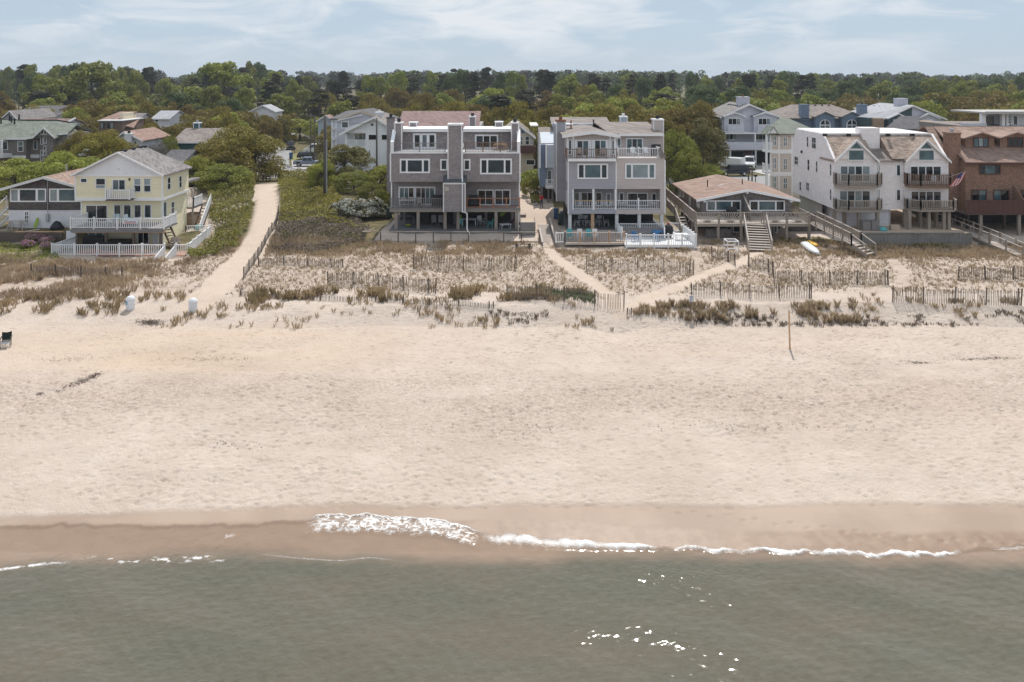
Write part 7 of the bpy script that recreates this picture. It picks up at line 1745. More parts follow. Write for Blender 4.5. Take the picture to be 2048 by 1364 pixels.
def car(name, label, cat, loc, yaw, paint, L=4.9, W_=1.9, H=1.8, hood=1.35, bed=0.0, group=None, grille=True, split=3):
    T = Thing(name, label, cat, loc, group); at = T.L; w2 = W_/2; f_ = L/2; b_ = -L/2
    P = MAT[paint]; zb = H*0.60; cz1 = f_-hood; cx0 = b_+bed+0.06
    T.part('body', None, None, mesh=bevelled(MB().prism_y([(b_,0.42),(f_-0.05,0.38),(f_,0.72),(f_-0.10,zb-0.12),(cz1,zb),(b_+0.02,zb)], -w2, w2), P, 0.07), at=at)
    x1, x0 = cz1+0.02, cx0; X1, X0 = cz1-0.62, cx0+(0.28 if not bed else 0.12); yw, Yw = w2-0.05, w2-0.22; zt_ = H
    T.part('cabin', None, None, mesh=bevelled(frustum(x0,x1,yw,zb-0.02,X0,X1,Yw,zt_), P, 0.05, name='cabin'), at=at)
    G = MAT['glass_dark']
    def lerp(a,b,t): return a+(b-a)*t
    for s_ in (-1, 1):
        for i in range(split):
            ta, tb = (i+0.06)/split, (i+0.94)/split
            lo0, lo1 = lerp(x0+0.12,x1-0.2,ta), lerp(x0+0.12,x1-0.2,tb); hi0, hi1 = lerp(X0+0.1,X1-0.05,ta), lerp(X0+0.1,X1-0.05,tb)
            q = lambda xx,t: (xx, s_*lerp(yw,Yw,t), lerp(zb-0.02,zt_,t))
            pts = (q(lerp(lo0,hi0,0.12),0.12), q(lerp(lo1,hi1,0.12),0.12), q(lerp(lo1,hi1,0.86),0.86), q(lerp(lo0,hi0,0.86),0.86))
            T.part('side_window', G, panel(*(pts if s_ < 0 else pts[::-1]), 0.03), at=at)
    r_ = lambda t: (lerp(x1,X1,t), lerp(yw,Yw,t), lerp(zb-0.02,zt_,t))
    a, b = r_(0.10), r_(0.90); T.part('windscreen', G, panel((a[0],-a[1]+0.1,a[2]),(a[0],a[1]-0.1,a[2]),(b[0],b[1]-0.08,b[2]),(b[0],-b[1]+0.08,b[2]),0.03), at=at)
    r2 = lambda t: (lerp(x0,X0,t), lerp(yw,Yw,t), lerp(zb-0.02,zt_,t)); a, b = r2(0.15), r2(0.85)
    T.part('rear_window', G, panel((a[0],a[1]-0.1,a[2]),(a[0],-a[1]+0.1,a[2]),(b[0],-b[1]+0.08,b[2]),(b[0],b[1]-0.08,b[2]),0.03), at=at)
    for fx in (f_-0.95, b_+1.0):
        for s_ in (-1, 1):
            wh = T.part('wheel', MAT['tyre'], MB().cyl((fx,s_*(w2-0.2),0.38),(fx,s_*(w2+0.02),0.38),0.38,0.36,18), at=at)
            T.part('rim', MAT['chrome'], MB().cyl((fx,s_*(w2+0.021),0.38),(fx,s_*(w2+0.035),0.38),0.23,0.21,12), wh, at=at)
    for s_ in (-1, 1):
        T.part('headlight', MAT['chrome'], MB().box(f_-0.16,f_-0.0,s_*(w2-0.42),s_*(w2-0.1),0.74,0.92), at=at); T.part('tail_light', MAT['lamp_red'], MB().box(b_-0.02,b_+0.08,s_*(w2-0.2),s_*(w2+0.005),0.72,1.02), at=at)
        T.part('mirror', P, MB().box(cz1-0.25,cz1-0.08,s_*(w2+0.02),s_*(w2+0.2),zb+0.03,zb+0.22), at=at)
    if grille: T.part('grille', MAT['car_dark'], MB().box(f_-0.06,f_+0.015,-w2+0.5,w2-0.5,0.62,0.92), at=at)
    T.part('front_bumper', MAT['chrome' if paint == 'car_white' else paint], MB().box(f_-0.1,f_+0.06,-w2+0.02,w2-0.02,0.38,0.56), at=at); T.part('rear_bumper', P, MB().box(b_-0.06,b_+0.1,-w2+0.02,w2-0.02,0.40,0.58), at=at)
    if bed: T.part('bed_floor', MAT['car_dark'], MB().box(b_+0.12,b_+bed-0.05,-w2+0.14,w2-0.14,zb-0.01,zb+0.01), at=at)
    T.e.rotation_euler = (0,0,yaw); return T
def road_at(px, py): 
    q = ground(px, py); q.z = zt(q.x,q.y)+0.09; return q
car('suv', 'dark navy estate car parked broadside in the lane below the white truck', 'car', road_at(1467,352), math.pi+0.05, 'car_navy', L=5.2, H=1.85)
car('truck', 'big white sport truck facing the sea in front of the lilac twin house', 'truck', road_at(1499,338), -math.pi/2-0.35, 'car_white', L=5.6, W_=2.05, H=2.25, hood=1.5)
def trailer():
    c = road_at(1465,339); T = Thing('cargo_trailer', 'white box trailer with sloped nose beside the white truck', 'trailer', c); at = T.L
    T.part('box', None, None, mesh=bevelled(MB().prism_y([(-2.1,0.5),(1.7,0.5),(2.35,0.9),(2.3,1.5),(1.8,2.15),(-2.1,2.2)],-1.0,1.0), MAT['car_white'], 0.06, name='box'), at=at)
    T.part('rear_door', MAT['plastic_white'], MB().box(-2.14,-2.105,-0.88,0.88,0.6,2.05), at=at); T.part('drawbar', MAT['black'], MB().bar((2.2,0,0.5),(3.2,0,0.45),0.12,0.1), at=at); T.part('side_band', MAT['metal_grey'], MB().box(-2.0,1.6,-1.02,-1.003,0.55,0.75), at=at)
    for s_ in (-1,1):
        T.part('wheel', MAT['tyre'], MB().cyl((-0.3,s_*0.95,0.35),(-0.3,s_*1.12,0.35),0.35,0.33,16), at=at); T.part('tail_light', MAT['lamp_red'], MB().box(-2.13,-2.1,s_*0.94,s_*0.8,0.62,0.74), at=at)
    T.e.rotation_euler = (0,0,math.pi-0.75)
trailer()
car('jeep', 'black open-backed jeep standing where the street enters the trees', 'car', road_at(581,299), -math.pi/2+0.3, 'car_dark', L=4.3, W_=1.8, H=1.85, hood=1.4)
car('pickup', 'steel-blue pickup truck nosed into the cedar beside the street', 'pickup', road_at(617,333), 0.05, 'car_steel', L=5.4, W_=1.95, H=1.75, hood=1.5, bed=1.6, split=2)
car('van', 'white van with ladder roof behind the two utility poles', 'van', road_at(632,308), math.pi-0.2, 'car_white', L=5.2, W_=2.0, H=2.2, hood=1.0, grille=False)
car('car', 'dark car parked behind the steel-blue pickup', 'car', road_at(618,319), 0.1, 'car_dark', L=4.6, H=1.5)

def wheelie(label, c, mat, h=1.1):
    T = Thing('wheelie_bin', label, 'bin', c); at = T.L
    T.part('body', None, None, mesh=bevelled(frustum(-0.24,0.24,0.26,0.06,-0.3,0.3,0.34,h), MAT[mat], 0.03), at=at); T.part('lid', MAT[mat], MB().prism_x([(-0.38,h+0.005),(0.36,h+0.005),(0.36,h+0.07),(-0.3,h+0.12),(-0.38,h+0.06)],-0.33,0.33), at=at)
    for s_ in (-1,1): T.part('wheel', MAT['tyre'], MB().cyl((s_*0.2,0.3,0.12),(s_*0.28,0.3,0.12),0.12,0.12,10), at=at)
wheelie('tall blue wheelie bin at the kerb of the street', road_at(582,319), 'plastic_blue', 1.25)
wheelie('blue wheelie bin beside the left corner pillar of the gabled twin house', ground(1112,438), 'plastic_blue', 1.15)
wheelie('dark green wheelie bin in front of the blue one at the house corner', ground(1121,450), 'plastic_green', 1.15)
wheelie('dark bin against the left pillar of the grey twin house', ground(779,437), 'plastic_green', 1.2)
def mailbox(label, px, py):
    c = ground(px,py); T = Thing('mailbox', label, 'mailbox', c); T.part('post', MAT['wood_dark'], MB().box(c.x-0.06,c.x+0.06,c.y-0.06,c.y+0.06,c.z,c.z+1.1)); T.part('box', MAT['black'], MB().box(c.x-0.25,c.x+0.25,c.y-0.14,c.y+0.14,c.z+1.1,c.z+1.4))
mailbox('dark mailbox on a post beside the grey lane below the driveway', 1511, 367); mailbox('black mailbox on a post near the blue wheelie bin', 596, 338); mailbox('black mailbox on a post in the dry lawn by the jeep', 589, 308)
for lb, px, py, h in (('short wooden marker post behind the cottage roof beside the mailbox',1497,362,1.7),('leaning grey stump post beside the navy car',1504,364,2.6)):
    c = ground(px,py); single('marker_post', lb, 'post', MB().cyl((0,0,0),(0.05,0,h),0.14,0.1,8).mesh('marker_post', MAT['wood_dark']), c)

# utility poles, street lamps, wires
def pole(label, px, py, ptop, D, r=0.15, mat='pole_wood', arm=True, sleeve=None):
    x_ = PX(px,D); z0 = zt(x_,D); z1 = PZ(ptop,D); T = Thing('utility_pole', label, 'utility pole', (x_,D,z0))
    T.part('shaft', MAT[mat], MB().cyl((x_,D,z0-0.5),(x_,D,z1),r,r*0.72,10), smooth=True)
    if sleeve: T.part('sleeve_pipe', MAT['pole_grey'], MB().cyl((x_+r*0.8,D-r*0.6,PZ(sleeve[1],D)),(x_+r*0.8,D-r*0.6,PZ(sleeve[0],D)),0.1,0.1,8))
    if arm:
        T.part('crossarm', MAT['wood_dark'], MB().box(x_-0.9,x_+0.9,D-0.16,D-0.05,z1-0.7,z1-0.56)); 
        for s_ in (-0.8,-0.3,0.3,0.8): T.part('insulator', MAT['metal_grey'], MB().cyl((x_+s_,D-0.1,z1-0.56),(x_+s_,D-0.1,z1-0.4),0.05,0.03,6))
    return T
pole('thick dark utility pole with grey conduit rising out of the scrub by the beach path', 650.5, 393, 232, 97, 0.27, sleeve=(280,392), arm=False)
pole('dark utility pole in front of the white board house', 753.5, 365, 236, 118, 0.17, arm=False)
pole('grey utility pole left of a pair beside the street', 621, 322, 226, 152, 0.13)
pole('grey utility pole right of a pair beside the street', 629, 322, 232, 149, 0.13, arm=False)
def street_lamp():
    D = 150; T = Thing('street_lamp', 'street lamp on a long bracket arm reaching over the street', 'street lamp', (PX(620,D),D,PZ(275,D)))
    a = Vector((PX(620.5,D),D,PZ(275,D))); b = Vector((PX(589,D),D-0.3,PZ(267.5,D)))
    T.part('arm', MAT['pole_grey'], MB().tube([a, a.lerp(b,0.5)+Vector((0,0,0.25)), b],0.05,6)); T.part('lamp_head', MAT['plastic_white'], MB().box(b.x-0.55,b.x+0.1,b.y-0.15,b.y+0.15,b.z-0.1,b.z+0.08))
street_lamp()
def wire(label, pts):
    me_ = MB().tube(pts, 0.015, 4).mesh('overhead_wire', MAT['black']); single('overhead_wire', label, 'wire', me_)
def sag(a, b, s=0.6, n=8): 
    a = Vector(a); b = Vector(b); return [a.lerp(b,i/n)-Vector((0,0,4*s*(i/n)*(1-i/n))) for i in range(n+1)]
wire('thin overhead wire from the thick pole to the pole by the white house', sag((PX(650.5,97),97,PZ(240,97)),(PX(753.5,118),118,PZ(240,118))))
wire('thin overhead wire from the pole pair to the pole by the white house', sag((PX(629,149),149,PZ(235,149)),(PX(753.5,118),118,PZ(244,118))))

# rustic fence at the top of the beach path
def path_gate():
    T = Thing('path_barrier', 'dark wooden post-and-rail barrier at the top of the beach path', 'fence', ground(535,362))
    g = [ground(p_, 363) for p_ in (526,533,540)]
    for i, q in enumerate(g): T.part('post', MAT['wood_dark'], MB().box(q.x-0.08,q.x+0.08,q.y-0.08,q.y+0.08,q.z-0.2,q.z+1.05))
    for h_ in (0.4, 0.8): T.part('rail', MAT['wood_dark'], MB().bar(g[0]+Vector((0,0,h_)), g[2]+Vector((0.1,0,h_)), 0.05, 0.12))
path_gate()
single('guy_guard', 'orange guy-wire guard leaning beside the street sign', 'guard', MB().cyl((PX(757,116),116,2.5),(PX(763,116),116,5.2),0.06,0.06,6).cyl((PX(759,116.3),116.3,2.5),(PX(765,116.3),116.3,5.2),0.06,0.06,6).mesh('guy_guard', MAT['orange']))
def street_sign():
    D = 113; x_ = PX(738.5,D); z0 = zt(x_,D); T = Thing('street_sign', 'thin street sign post with a small pale plate beside the driveway', 'sign', (x_,D,z0)); T.part('post', MAT['metal_grey'], MB().cyl((x_,D,z0),(x_,D,PZ(331,D)),0.04,0.04,6)); T.box('plate', MAT['sign_white'], x_-0.2, x_+0.2, D-0.06, D-0.045, PZ(336,D), PZ(331,D))
street_sign()

# ------------------------------------------------------------------ deck furniture
def chair(label, c, yaw, mat, group=None, cat='chair', back=0.5, name='patio_chair'):
    T = Thing(name, label, cat, c, group); at = T.L; m_ = MAT[mat]
    T.part('seat', m_, MB().box(-0.25,0.25,-0.24,0.24,0.41,0.45), at=at)
    bk = T.part('backrest', m_, MB().add([(-0.26,0.24,0.44),(0.26,0.24,0.44),(0.26,0.32,0.46+back),(-0.26,0.32,0.46+back),(-0.26,0.28,0.44),(0.26,0.28,0.44),(0.26,0.36,0.46+back),(-0.26,0.36,0.46+back)],[(0,1,2,3),(7,6,5,4),(0,4,5,1),(1,5,6,2),(2,6,7,3),(3,7,4,0)]), at=at)
    for sx in (-1,1):
        for sy in (-1,1): T.part('leg', m_, MB().bar((sx*0.23,sy*0.22,0.41),(sx*0.26,sy*0.26,0.0),0.04,0.04), at=at)
        T.part('armrest', m_, MB().box(sx*0.30-0.04,sx*0.30+0.04,-0.25,0.27,0.62,0.65), at=at)
    T.e.rotation_euler = (0,0,yaw)
def table(label, c, mat, r=0.55, h=0.72, name='patio_table', sx=1.0, legs=None):
    T = Thing(name, label, 'table', c); at = T.L
    T.part('tabletop', MAT[mat], MB().box(-r*sx,r*sx,-r,r,h-0.04,h), at=at)
    for a in (-1,1):
        for b in (-1,1): T.part('leg', MAT[legs or mat], MB().bar((a*r*sx*0.85,b*r*0.85,h-0.04),(a*r*sx*0.9,b*r*0.9,0),0.05,0.05), at=at)
def grill(label, c):
    T = Thing('covered_grill', label, 'grill', c); at = T.L
    T.part('cover', None, None, mesh=bevelled(frustum(-0.65,0.65,0.32,0.05,-0.5,0.5,0.28,0.95), MAT['black'], 0.06), at=at); T.part('hood', MAT['black'], MB().prism_x([(-0.3,0.95),(0.3,0.95),(0.22,1.18),(-0.1,1.25)],-0.48,0.48), at=at)
zs = PZ(459,80.0); zd_ = PZ(416,80.0)
grill('black covered grill on the right balcony behind the red-brown rail', (PX(947,81),81.0,zd_)); grill('black covered grill on the left balcony of the grey twin house', (PX(875,81.2),81.2,zd_))
grp = 'turquoise chairs under the grey twin house'
chair('turquoise patio chair with white legs under the centre of the grey twin house', (PX(920,81.2),80.9,zs), 0.1, 'plastic_teal', grp); chair('turquoise patio chair seen from the side near the lounger', (PX(980,81.2),81.0,zs), -1.4, 'plastic_teal', grp)
table('white table between the turquoise chairs under the grey twin house', (PX(938,82),82.3,zs), 'plastic_white', 0.5, sx=1.6)
chair('white patio chair behind the turquoise chair near the lounger', (PX(962,83),82.6,zs), 0.6, 'plastic_white'); chair('lime green beach chair in the shade behind the turquoise chair', (PX(920,84),83.0,zs), 0.0, 'lime')
for px in (868, 882): chair('grey high-backed chair in the shade between two pillars', (PX(px,82),82.0,zs), math.pi, 'wood_grey', 'grey high-backed chairs', back=0.8)
def lounger(label, c, yaw, mat):
    T = Thing('sun_lounger', label, 'sun lounger', c); at = T.L; m_ = MAT[mat]
    T.part('seat', m_, MB().box(-0.3,0.3,-0.9,0.3,0.36,0.41), at=at); T.part('backrest', MAT['wood_maroon'], MB().bar((0,0.3,0.40),(0,0.85,0.95),0.58,0.04), at=at)
    for s_ in (-1,1):
        for b in (-0.75,0.25): T.part('leg', m_, MB().bar((s_*0.28,b,0.38),(s_*0.3,b-0.12,0.0),0.05,0.05), at=at)
        T.part('side_rail', m_, MB().bar((s_*0.31,-0.9,0.4),(s_*0.31,0.3,0.4),0.05,0.06), at=at)
    T.e.rotation_euler = (0,0,yaw)
lounger('white reclining lounger with dark striped back at the right end pillar', (PX(1016,81.2),81.0,zs), -1.2, 'plastic_white')
def crate(name, label, cat, c, s_, mat):
    T = Thing(name, label, cat, c); at = T.L; T.part('body', None, None, mesh=bevelled(MB().box(-s_[0]/2,s_[0]/2,-s_[1]/2,s_[1]/2,0,s_[2]), MAT[mat], 0.03), at=at); T.part('lid', MAT[mat], MB().box(-s_[0]/2-0.02,s_[0]/2+0.02,-s_[1]/2-0.02,s_[1]/2+0.02,s_[2]+0.003,s_[2]+0.06), at=at)
single('kayak', 'orange kayak slung under the ceiling of the grey twin house', 'kayak', surfboard('', 'orange', (PX(958,82.5),82.5,zd_-0.55), (PX(993,82.5),82.6,zd_-0.55), 0.36, 0.22)); single('paddle_board', 'green paddle board leaning against the back wall by the lounger', 'board', surfboard('', 'lime', (PX(1000,84),84.4,zs+0.6), (PX(1016,84.2),84.6,zs+1.75), 0.3, 0.05, (0,-1,0.2)))
table('wooden work bench at the left bay of the grey twin house', (PX(812,82.5),82.6,zs), 'wood_grey', 0.4, 1.0, sx=2.4)
single('tyre', 'dark tyre hanging on the wall above the work bench', 'tyre', MB().cyl((PX(801,83),82.9,zs+1.65),(PX(801,83),83.1,zs+1.65),0.36,0.36,18).mesh('tyre', MAT['tyre']))
single('float', 'lime float lying on the floor below the work bench', 'float', surfboard('', 'lime', (PX(812,82),81.5,zs+0.15), (PX(824,82),81.6,zs+0.15), 0.22, 0.12))
table('wooden table with pale top on the right roof deck', (PX(1000,82),82.0,PZ(305,80)), 'wood_new', 0.42, 0.75, sx=1.5)
for px in (990, 1011): chair('wooden chair at the table on the right roof deck', (PX(px,82),81.9,PZ(305,80)), 1.57 if px > 1000 else -1.57, 'wood_new', 'wooden chairs on the roof deck')
table('long grey table on the left balcony behind the grey balusters', (PX(815,80.8),80.8,zd_), 'plastic_white', 0.35, 0.72, sx=2.6)
for i, px in enumerate((806, 822, 838)): chair('pale chair at the long table on the left balcony', (PX(px,80.9),81.0,zd_), 0, 'wood_pale', 'pale chairs on the left balcony')
# gabled twin house terraces
z2 = PZ(460,80.0)
table('dark dining table in the shade under the blue-grey half', (PX(1165,82),82.4,z2), 'wood_dark', 0.55, sx=1.5); table('dark round dining table in the shade beside the new wood pillar', (PX(1205,82),82.4,z2), 'wood_dark', 0.6)
for i, (px, yw_) in enumerate(((1154,-1.57),(1162,3.14),(1172,3.14),(1176,1.57),(1194,-1.57),(1200,3.14),(1213,1.57))):
    chair('white high-backed dining chair in the shade under the blue-grey half', (PX(px,82),82.2+(0.7 if yw_ == 3.14 else 0),z2), yw_, 'plastic_white', 'white dining chairs under the blue-grey half', back=0.65)
for i, (px, m_, lb) in enumerate(((1140,'plastic_teal','pale teal deck chair at the left end of the brown railing'),(1160,'plastic_white','white rounded deck chair behind the brown railing'),(1178,'plastic_teal','pale teal deck chair in the middle behind the brown railing'),(1190,'plastic_white','white rounded deck chair beside the teal one'))):
    chair(lb, (PX(px,75),74.8,3.22), 0.1, m_, back=0.62)
chair('blue sling chair on the white-railed deck', (PX(1270,74.5),74.4,3.2), 0.4, 'blue_fabric'); chair('blue sling chair beside the post of the white-railed deck', (PX(1312,74.5),74.6,3.2), -0.4, 'blue_fabric')
table('blue-topped table on the raised terrace', (PX(1315,76),76.0,3.2), 'blue_fabric', 0.5)
table('white bench table on the right part of the white-railed deck', (PX(1364,75.2),75.2,3.2), 'plastic_white', 0.35, 0.6, sx=2.0)
T = Thing('barbecue', 'round black barbecue kettle under a cover by the inner white railing', 'grill', (PX(1337,76.2),76.2,3.2)); T.part('kettle', MAT['black'], MB().lathe([(0.25,0.0),(0.42,0.3),(0.5,0.75),(0.42,1.1),(0.15,1.35)], T.L, 14), smooth=True); T.part('lid_knob', MAT['lamp_red'], MB().cyl(T.L+Vector((0,0,1.35)),T.L+Vector((0,0,1.5)),0.14,0.1,8))
for i, px in enumerate((1160, 1203)): chair('wooden rocking chair behind the brown upper railing', (PX(px,80.3),80.4,PZ(320,80)+0.2), 0.2 if i == 0 else -0.6, 'wood_pale', 'wooden chairs on the upper brown-railed deck', back=0.6)
for i, px in enumerate((1268, 1294)): chair('white chair on the upper white-railed deck', (PX(px,81.3),81.4,PZ(316,80)+0.05), 0.3, 'plastic_white', 'white chairs on the upper white-railed deck')
grill('black covered grill at the corner of the upper white-railed deck', (PX(1312,82),82.0,PZ(316,80)+0.05))
# yellow house
zy = PZ(457,71.5)
table('teal table on the upper deck of the yellow house', (PX(243,72.8),72.8,zy), 'plastic_teal', 0.5, 0.7, sx=1.6)
for i, (px, yw_) in enumerate(((222,-1.2),(232,3.0),(258,1.3))): chair('white slatted chair round the teal table on the upper deck', (PX(px,72.8),72.7 if i != 1 else 73.4,zy), yw_, 'plastic_white', 'white chairs round the teal table', back=0.65)
crate('storage_cabinet', 'black covered cabinet in the shade under the upper deck', 'cabinet', (PX(190,73.3),73.2,2.93), (2.0,0.6,1.0), 'black')
crate('hot_tub', 'low dark covered hot tub under the upper deck of the yellow house', 'hot tub', (PX(235,72.4),72.4,2.93), (2.2,1.6,0.75), 'black')
for px in (343, 352): chair('tan folding chair on the side terrace of the yellow house', (PX(px,72.5),72.4,2.93), -0.4, 'wood_pale', 'tan chairs on the side terrace', back=0.6)
for px in (128, 140): chair('dark wire chair on the lower deck beside the flowers', (PX(px,70.8),70.9,2.93), 0.5, 'metal_grey', 'wire chairs on the lower deck')
crate('bin_box', 'blue lidded tub under the back porch stairs', 'tub', (PX(396,79),79.2,3.0), (0.5,0.5,0.8), 'plastic_teal')
# mansard house clutter
for lb, px in (('dark grey storage bin nearest the store corner under the mansard house',1731),('dark grey storage bin beside the teal garden things under the mansard house',1748)): crate('grey_bin', lb, 'bin', (PX(px,77.6),77.6,3.65), (0.8,0.7,0.95), 'wood_grey')
single('hose_pile', 'teal garden things heaped beside the storage bins', 'hose', MB().lathe([(0.5,0),(0.45,0.2),(0.3,0.32),(0.1,0.36)], (PX(1765,77.5),77.5,3.65), 12).mesh('hose_pile', MAT['plastic_teal'], True))
crate('carton', 'small tan carton beside the teal garden things', 'carton', (PX(1789,77.8),77.8,3.65), (0.9,0.5,0.45), 'drive')
chair('white chair with red cushion on the right upper balcony', (PX(1868,78.2),78.2,PZ(372,77.5)), -0.6, 'plastic_white'); chair('dark chair behind the right upper balcony rail', (PX(1838,78.3),78.3,PZ(372,77.5)), 0.4, 'wood_dark')
for i in range(3): chair('dark chair behind the right lower balcony rail', (PX(1832+i*18,78.2),78.3,PZ(419,77.5)), 0.2*i, 'wood_dark', 'dark chairs on the right lower balcony')
grill('black covered grill on the deck of the brown-roofed cottage', (PX(1462,78.5),78.3,PZ(447,75.6)))
single('surfboard', 'pale blue surfboard lying under the brown-roofed cottage', 'surfboard', surfboard('', 'paleblue_siding', (PX(1585,76.5),76.5,2.98), (PX(1602,75.5),75.6,2.98), 0.28, 0.06))

# driftwood logs and stones
for lb, a, b in (('pale driftwood log lying at the left end of the low sand fence',(50,533),(72,526)),('grey driftwood plank at the foot of the flower bank',(-14,541),(9,532)),('grey driftwood log by the stones of the flower bank',(18,540),(40,536))):
    A = ground(*a)+Vector((0,0,0.12)); B = ground(*b)+Vector((0,0,0.16)); single('driftwood', lb, 'driftwood', MB().cyl(A,B,0.17,0.13,9).mesh('driftwood', MAT['wood_pale'], True))
for i, (px, py) in enumerate(((1046,392),(1050,398),(1054,403),(1058,407),(1063,409),(1069,410),(1075,410),(1080,408),(1049,395),(1056,405),(1066,410),(1072,411))):
    q = ground(px,py); lump('edging_stone', 'grey field stone edging the planting bed on the drive', 'stone', 'stone', q, (0.28+0.08*(i%3),0.22,0.24+0.05*(i%2)), 30+i, 1)['group'] = 'edging stones round the drive bed'

# ------------------------------------------------------------------ person on the drive
def person():
    g0 = ground(1083,415); T = Thing('person', 'person in a red long-sleeved top and blue jeans standing on the sandy drive', 'person', g0)
    V = []; E = []; Rr = []
    def nd(p_, r_, par=None):
        V.append(p_); Rr.append(r_)
        if par is not None: E.append((par, len(V)-1))
        return len(V)-1
    pel = nd((0,0,0.95),(0.155,0.11)); wa = nd((0,-0.01,1.12),(0.145,0.10),pel); ch = nd((0,-0.01,1.34),(0.175,0.115),wa); nk = nd((0,0,1.50),(0.06,0.06),ch); hd0 = nd((0,-0.02,1.60),(0.075,0.085),nk); hd1 = nd((0,-0.015,1.70),(0.08,0.095),hd0); nd((0,0.0,1.775),(0.05,0.06),hd1)
    nd((0,-0.115,1.635),(0.014,0.016),hd0)
    for s_ in (-1,1):
        hp = nd((s_*0.10,0,0.88),(0.10,0.095),pel); kn = nd((s_*0.125,-0.03,0.50),(0.068,0.07),hp); an = nd((s_*0.14,0.02,0.09),(0.045,0.05),kn); ht = nd((s_*0.15,-0.05,0.05),(0.045,0.04),an); nd((s_*0.17,-0.17,0.035),(0.04,0.03),ht)
        sh = nd((s_*0.20,0.0,1.42),(0.066,0.066),ch); el = nd((s_*0.29,-0.05,1.16),(0.048,0.05),sh); wr = nd((s_*0.12,-0.24,1.12),(0.033,0.03),el); pm_ = nd((s_*0.04,-0.27,1.13),(0.036,0.022),wr)
        for k in range(4): f1 = nd((s_*(-0.03-0.004*k),-0.275-0.004*k,1.16-0.022*k),(0.010,0.010),pm_); nd((s_*(-0.065+0.004*abs(k-1.5)),-0.262,1.155-0.022*k),(0.008,0.008),f1)
        th = nd((s_*0.06,-0.28,1.175),(0.011,0.011),pm_); nd((s_*0.03,-0.285,1.20),(0.009,0.009),th)
    m_ = bpy.data.meshes.new('body'); m_.from_pydata(V, E, []); m_.update()
    o = bpy.data.objects.new('body', m_); COL.objects.link(o); o.parent = T.e; o.location = (0,0,0)
    sk = o.modifiers.new('skin','SKIN'); sk.use_smooth_shade = True
    for i, r_ in enumerate(Rr): m_.skin_vertices[0].data[i].radius = r_
    m_.skin_vertices[0].data[0].use_root = True
    o.modifiers.new('sub','SUBSURF').render_levels = 2
    mt, t, p, oo = newmat('person_clothes'); MAT['person'] = mt
    tcn = N(t,'ShaderNodeTexCoord'); sp_ = N(t,'ShaderNodeSeparateXYZ'); LK(t, tcn.outputs['Object'], sp_.inputs[0])
    rmp = N(t,'ShaderNodeValToRGB'); rmp.color_ramp.interpolation = 'CONSTANT'
    LK(t, math_(t,'DIVIDE',sp_.outputs[2],2.0), rmp.inputs[0])
    els = rmp.color_ramp.elements; els[0].position = 0; els[0].color = (0.03,0.025,0.02,1); els[1].position = 0.045; els[1].color = (0.055,0.075,0.115,1)
    for ps, cl in ((0.50,(0.50,0.035,0.035,1)),(0.752,(0.42,0.25,0.17,1))): e_ = els.new(ps); e_.color = cl
    LK(t, rmp.outputs[0], p.inputs['Base Color']); p.inputs['Roughness'].default_value = 0.85
    m_.materials.append(mt)
    T.part('hair', MAT['hair'], MB().lathe([(0.105,-0.07),(0.112,0.0),(0.10,0.07),(0.06,0.115),(0.015,0.125)], g0+Vector((0,0.02,1.71)), 14), smooth=True)
    for s_ in (-1,1):
        T.part('ear', MAT['skin'], MB().box(g0.x+s_*0.085,g0.x+s_*0.1,g0.y-0.03,g0.y+0.015,g0.z+1.62,g0.z+1.68)); T.part('eye', MAT['ink'], MB().box(g0.x+s_*0.035-0.012,g0.x+s_*0.035+0.012,g0.y-0.118,g0.y-0.104,g0.z+1.662,g0.z+1.676))
    T.part('mouth', MAT['lamp_red'], MB().box(g0.x-0.025,g0.x+0.025,g0.y-0.116,g0.y-0.102,g0.z+1.592,g0.z+1.6))
    T.e.rotation_euler = (0,0,0.5)
person()
# ------------------------------------------------------------------ foliage
def leafmat(key, cols, trans=0.32, rough=0.6, hue=0.03):
    """cols: dark, mid, light leaf colours; each leaf takes its own tone, each tree its own tint"""
    m, t, p, o = newmat(key); MAT[key] = m
    g = N(t, 'ShaderNodeNewGeometry'); oi = N(t, 'ShaderNodeObjectInfo')
    rmp = N(t, 'ShaderNodeValToRGB'); e = rmp.color_ramp.elements
    e[0].position = 0.0; e[0].color = (*cols[0],1); e[1].position = 1.0; e[1].color = (*cols[2],1); q = e.new(0.5); q.color = (*cols[1],1)
    pn = noise_(t, g.outputs['Position'], 0.30, 2, 0.5)
    v = math_(t, 'ADD', math_(t, 'MULTIPLY', g.outputs['Random Per Island'], 0.55), math_(t, 'ADD', math_(t, 'MULTIPLY', oi.outputs['Random'], 0.30), math_(t, 'MULTIPLY', math_(t, 'SUBTRACT', pn, 0.5), 0.9)))
    LK(t, math_(t, 'ADD', v, 0.07), rmp.inputs[0])
    hs = N(t, 'ShaderNodeHueSaturation'); LK(t, rmp.outputs[0], hs.inputs['Color'])
    LK(t, math_(t, 'ADD', 0.5-hue/2, math_(t, 'MULTIPLY', oi.outputs['Random'], hue)), hs.inputs['Hue'])
    p.inputs['Roughness'].default_value = rough; p.inputs['Specular IOR Level'].default_value = 0.25
    LK(t, hs.outputs[0], p.inputs['Base Color'])
    tl = N(t, 'ShaderNodeBsdfTranslucent'); LK(t, hs.outputs[0], tl.inputs['Color'])
    mx = N(t, 'ShaderNodeMixShader'); mx.inputs[0].default_value = trans; LK(t, p.outputs[0], mx.inputs[1]); LK(t, tl.outputs[0], mx.inputs[2]); LK(t, mx.outputs[0], o.inputs[0])
leafmat('leaf_olive', ((0.0936,0.0829,0.0202),(0.2141,0.178,0.0388),(0.3823,0.2877,0.0667)))
leafmat('leaf_rust', ((0.1081,0.0839,0.0252),(0.2242,0.1684,0.047),(0.2981,0.2405,0.0657)))
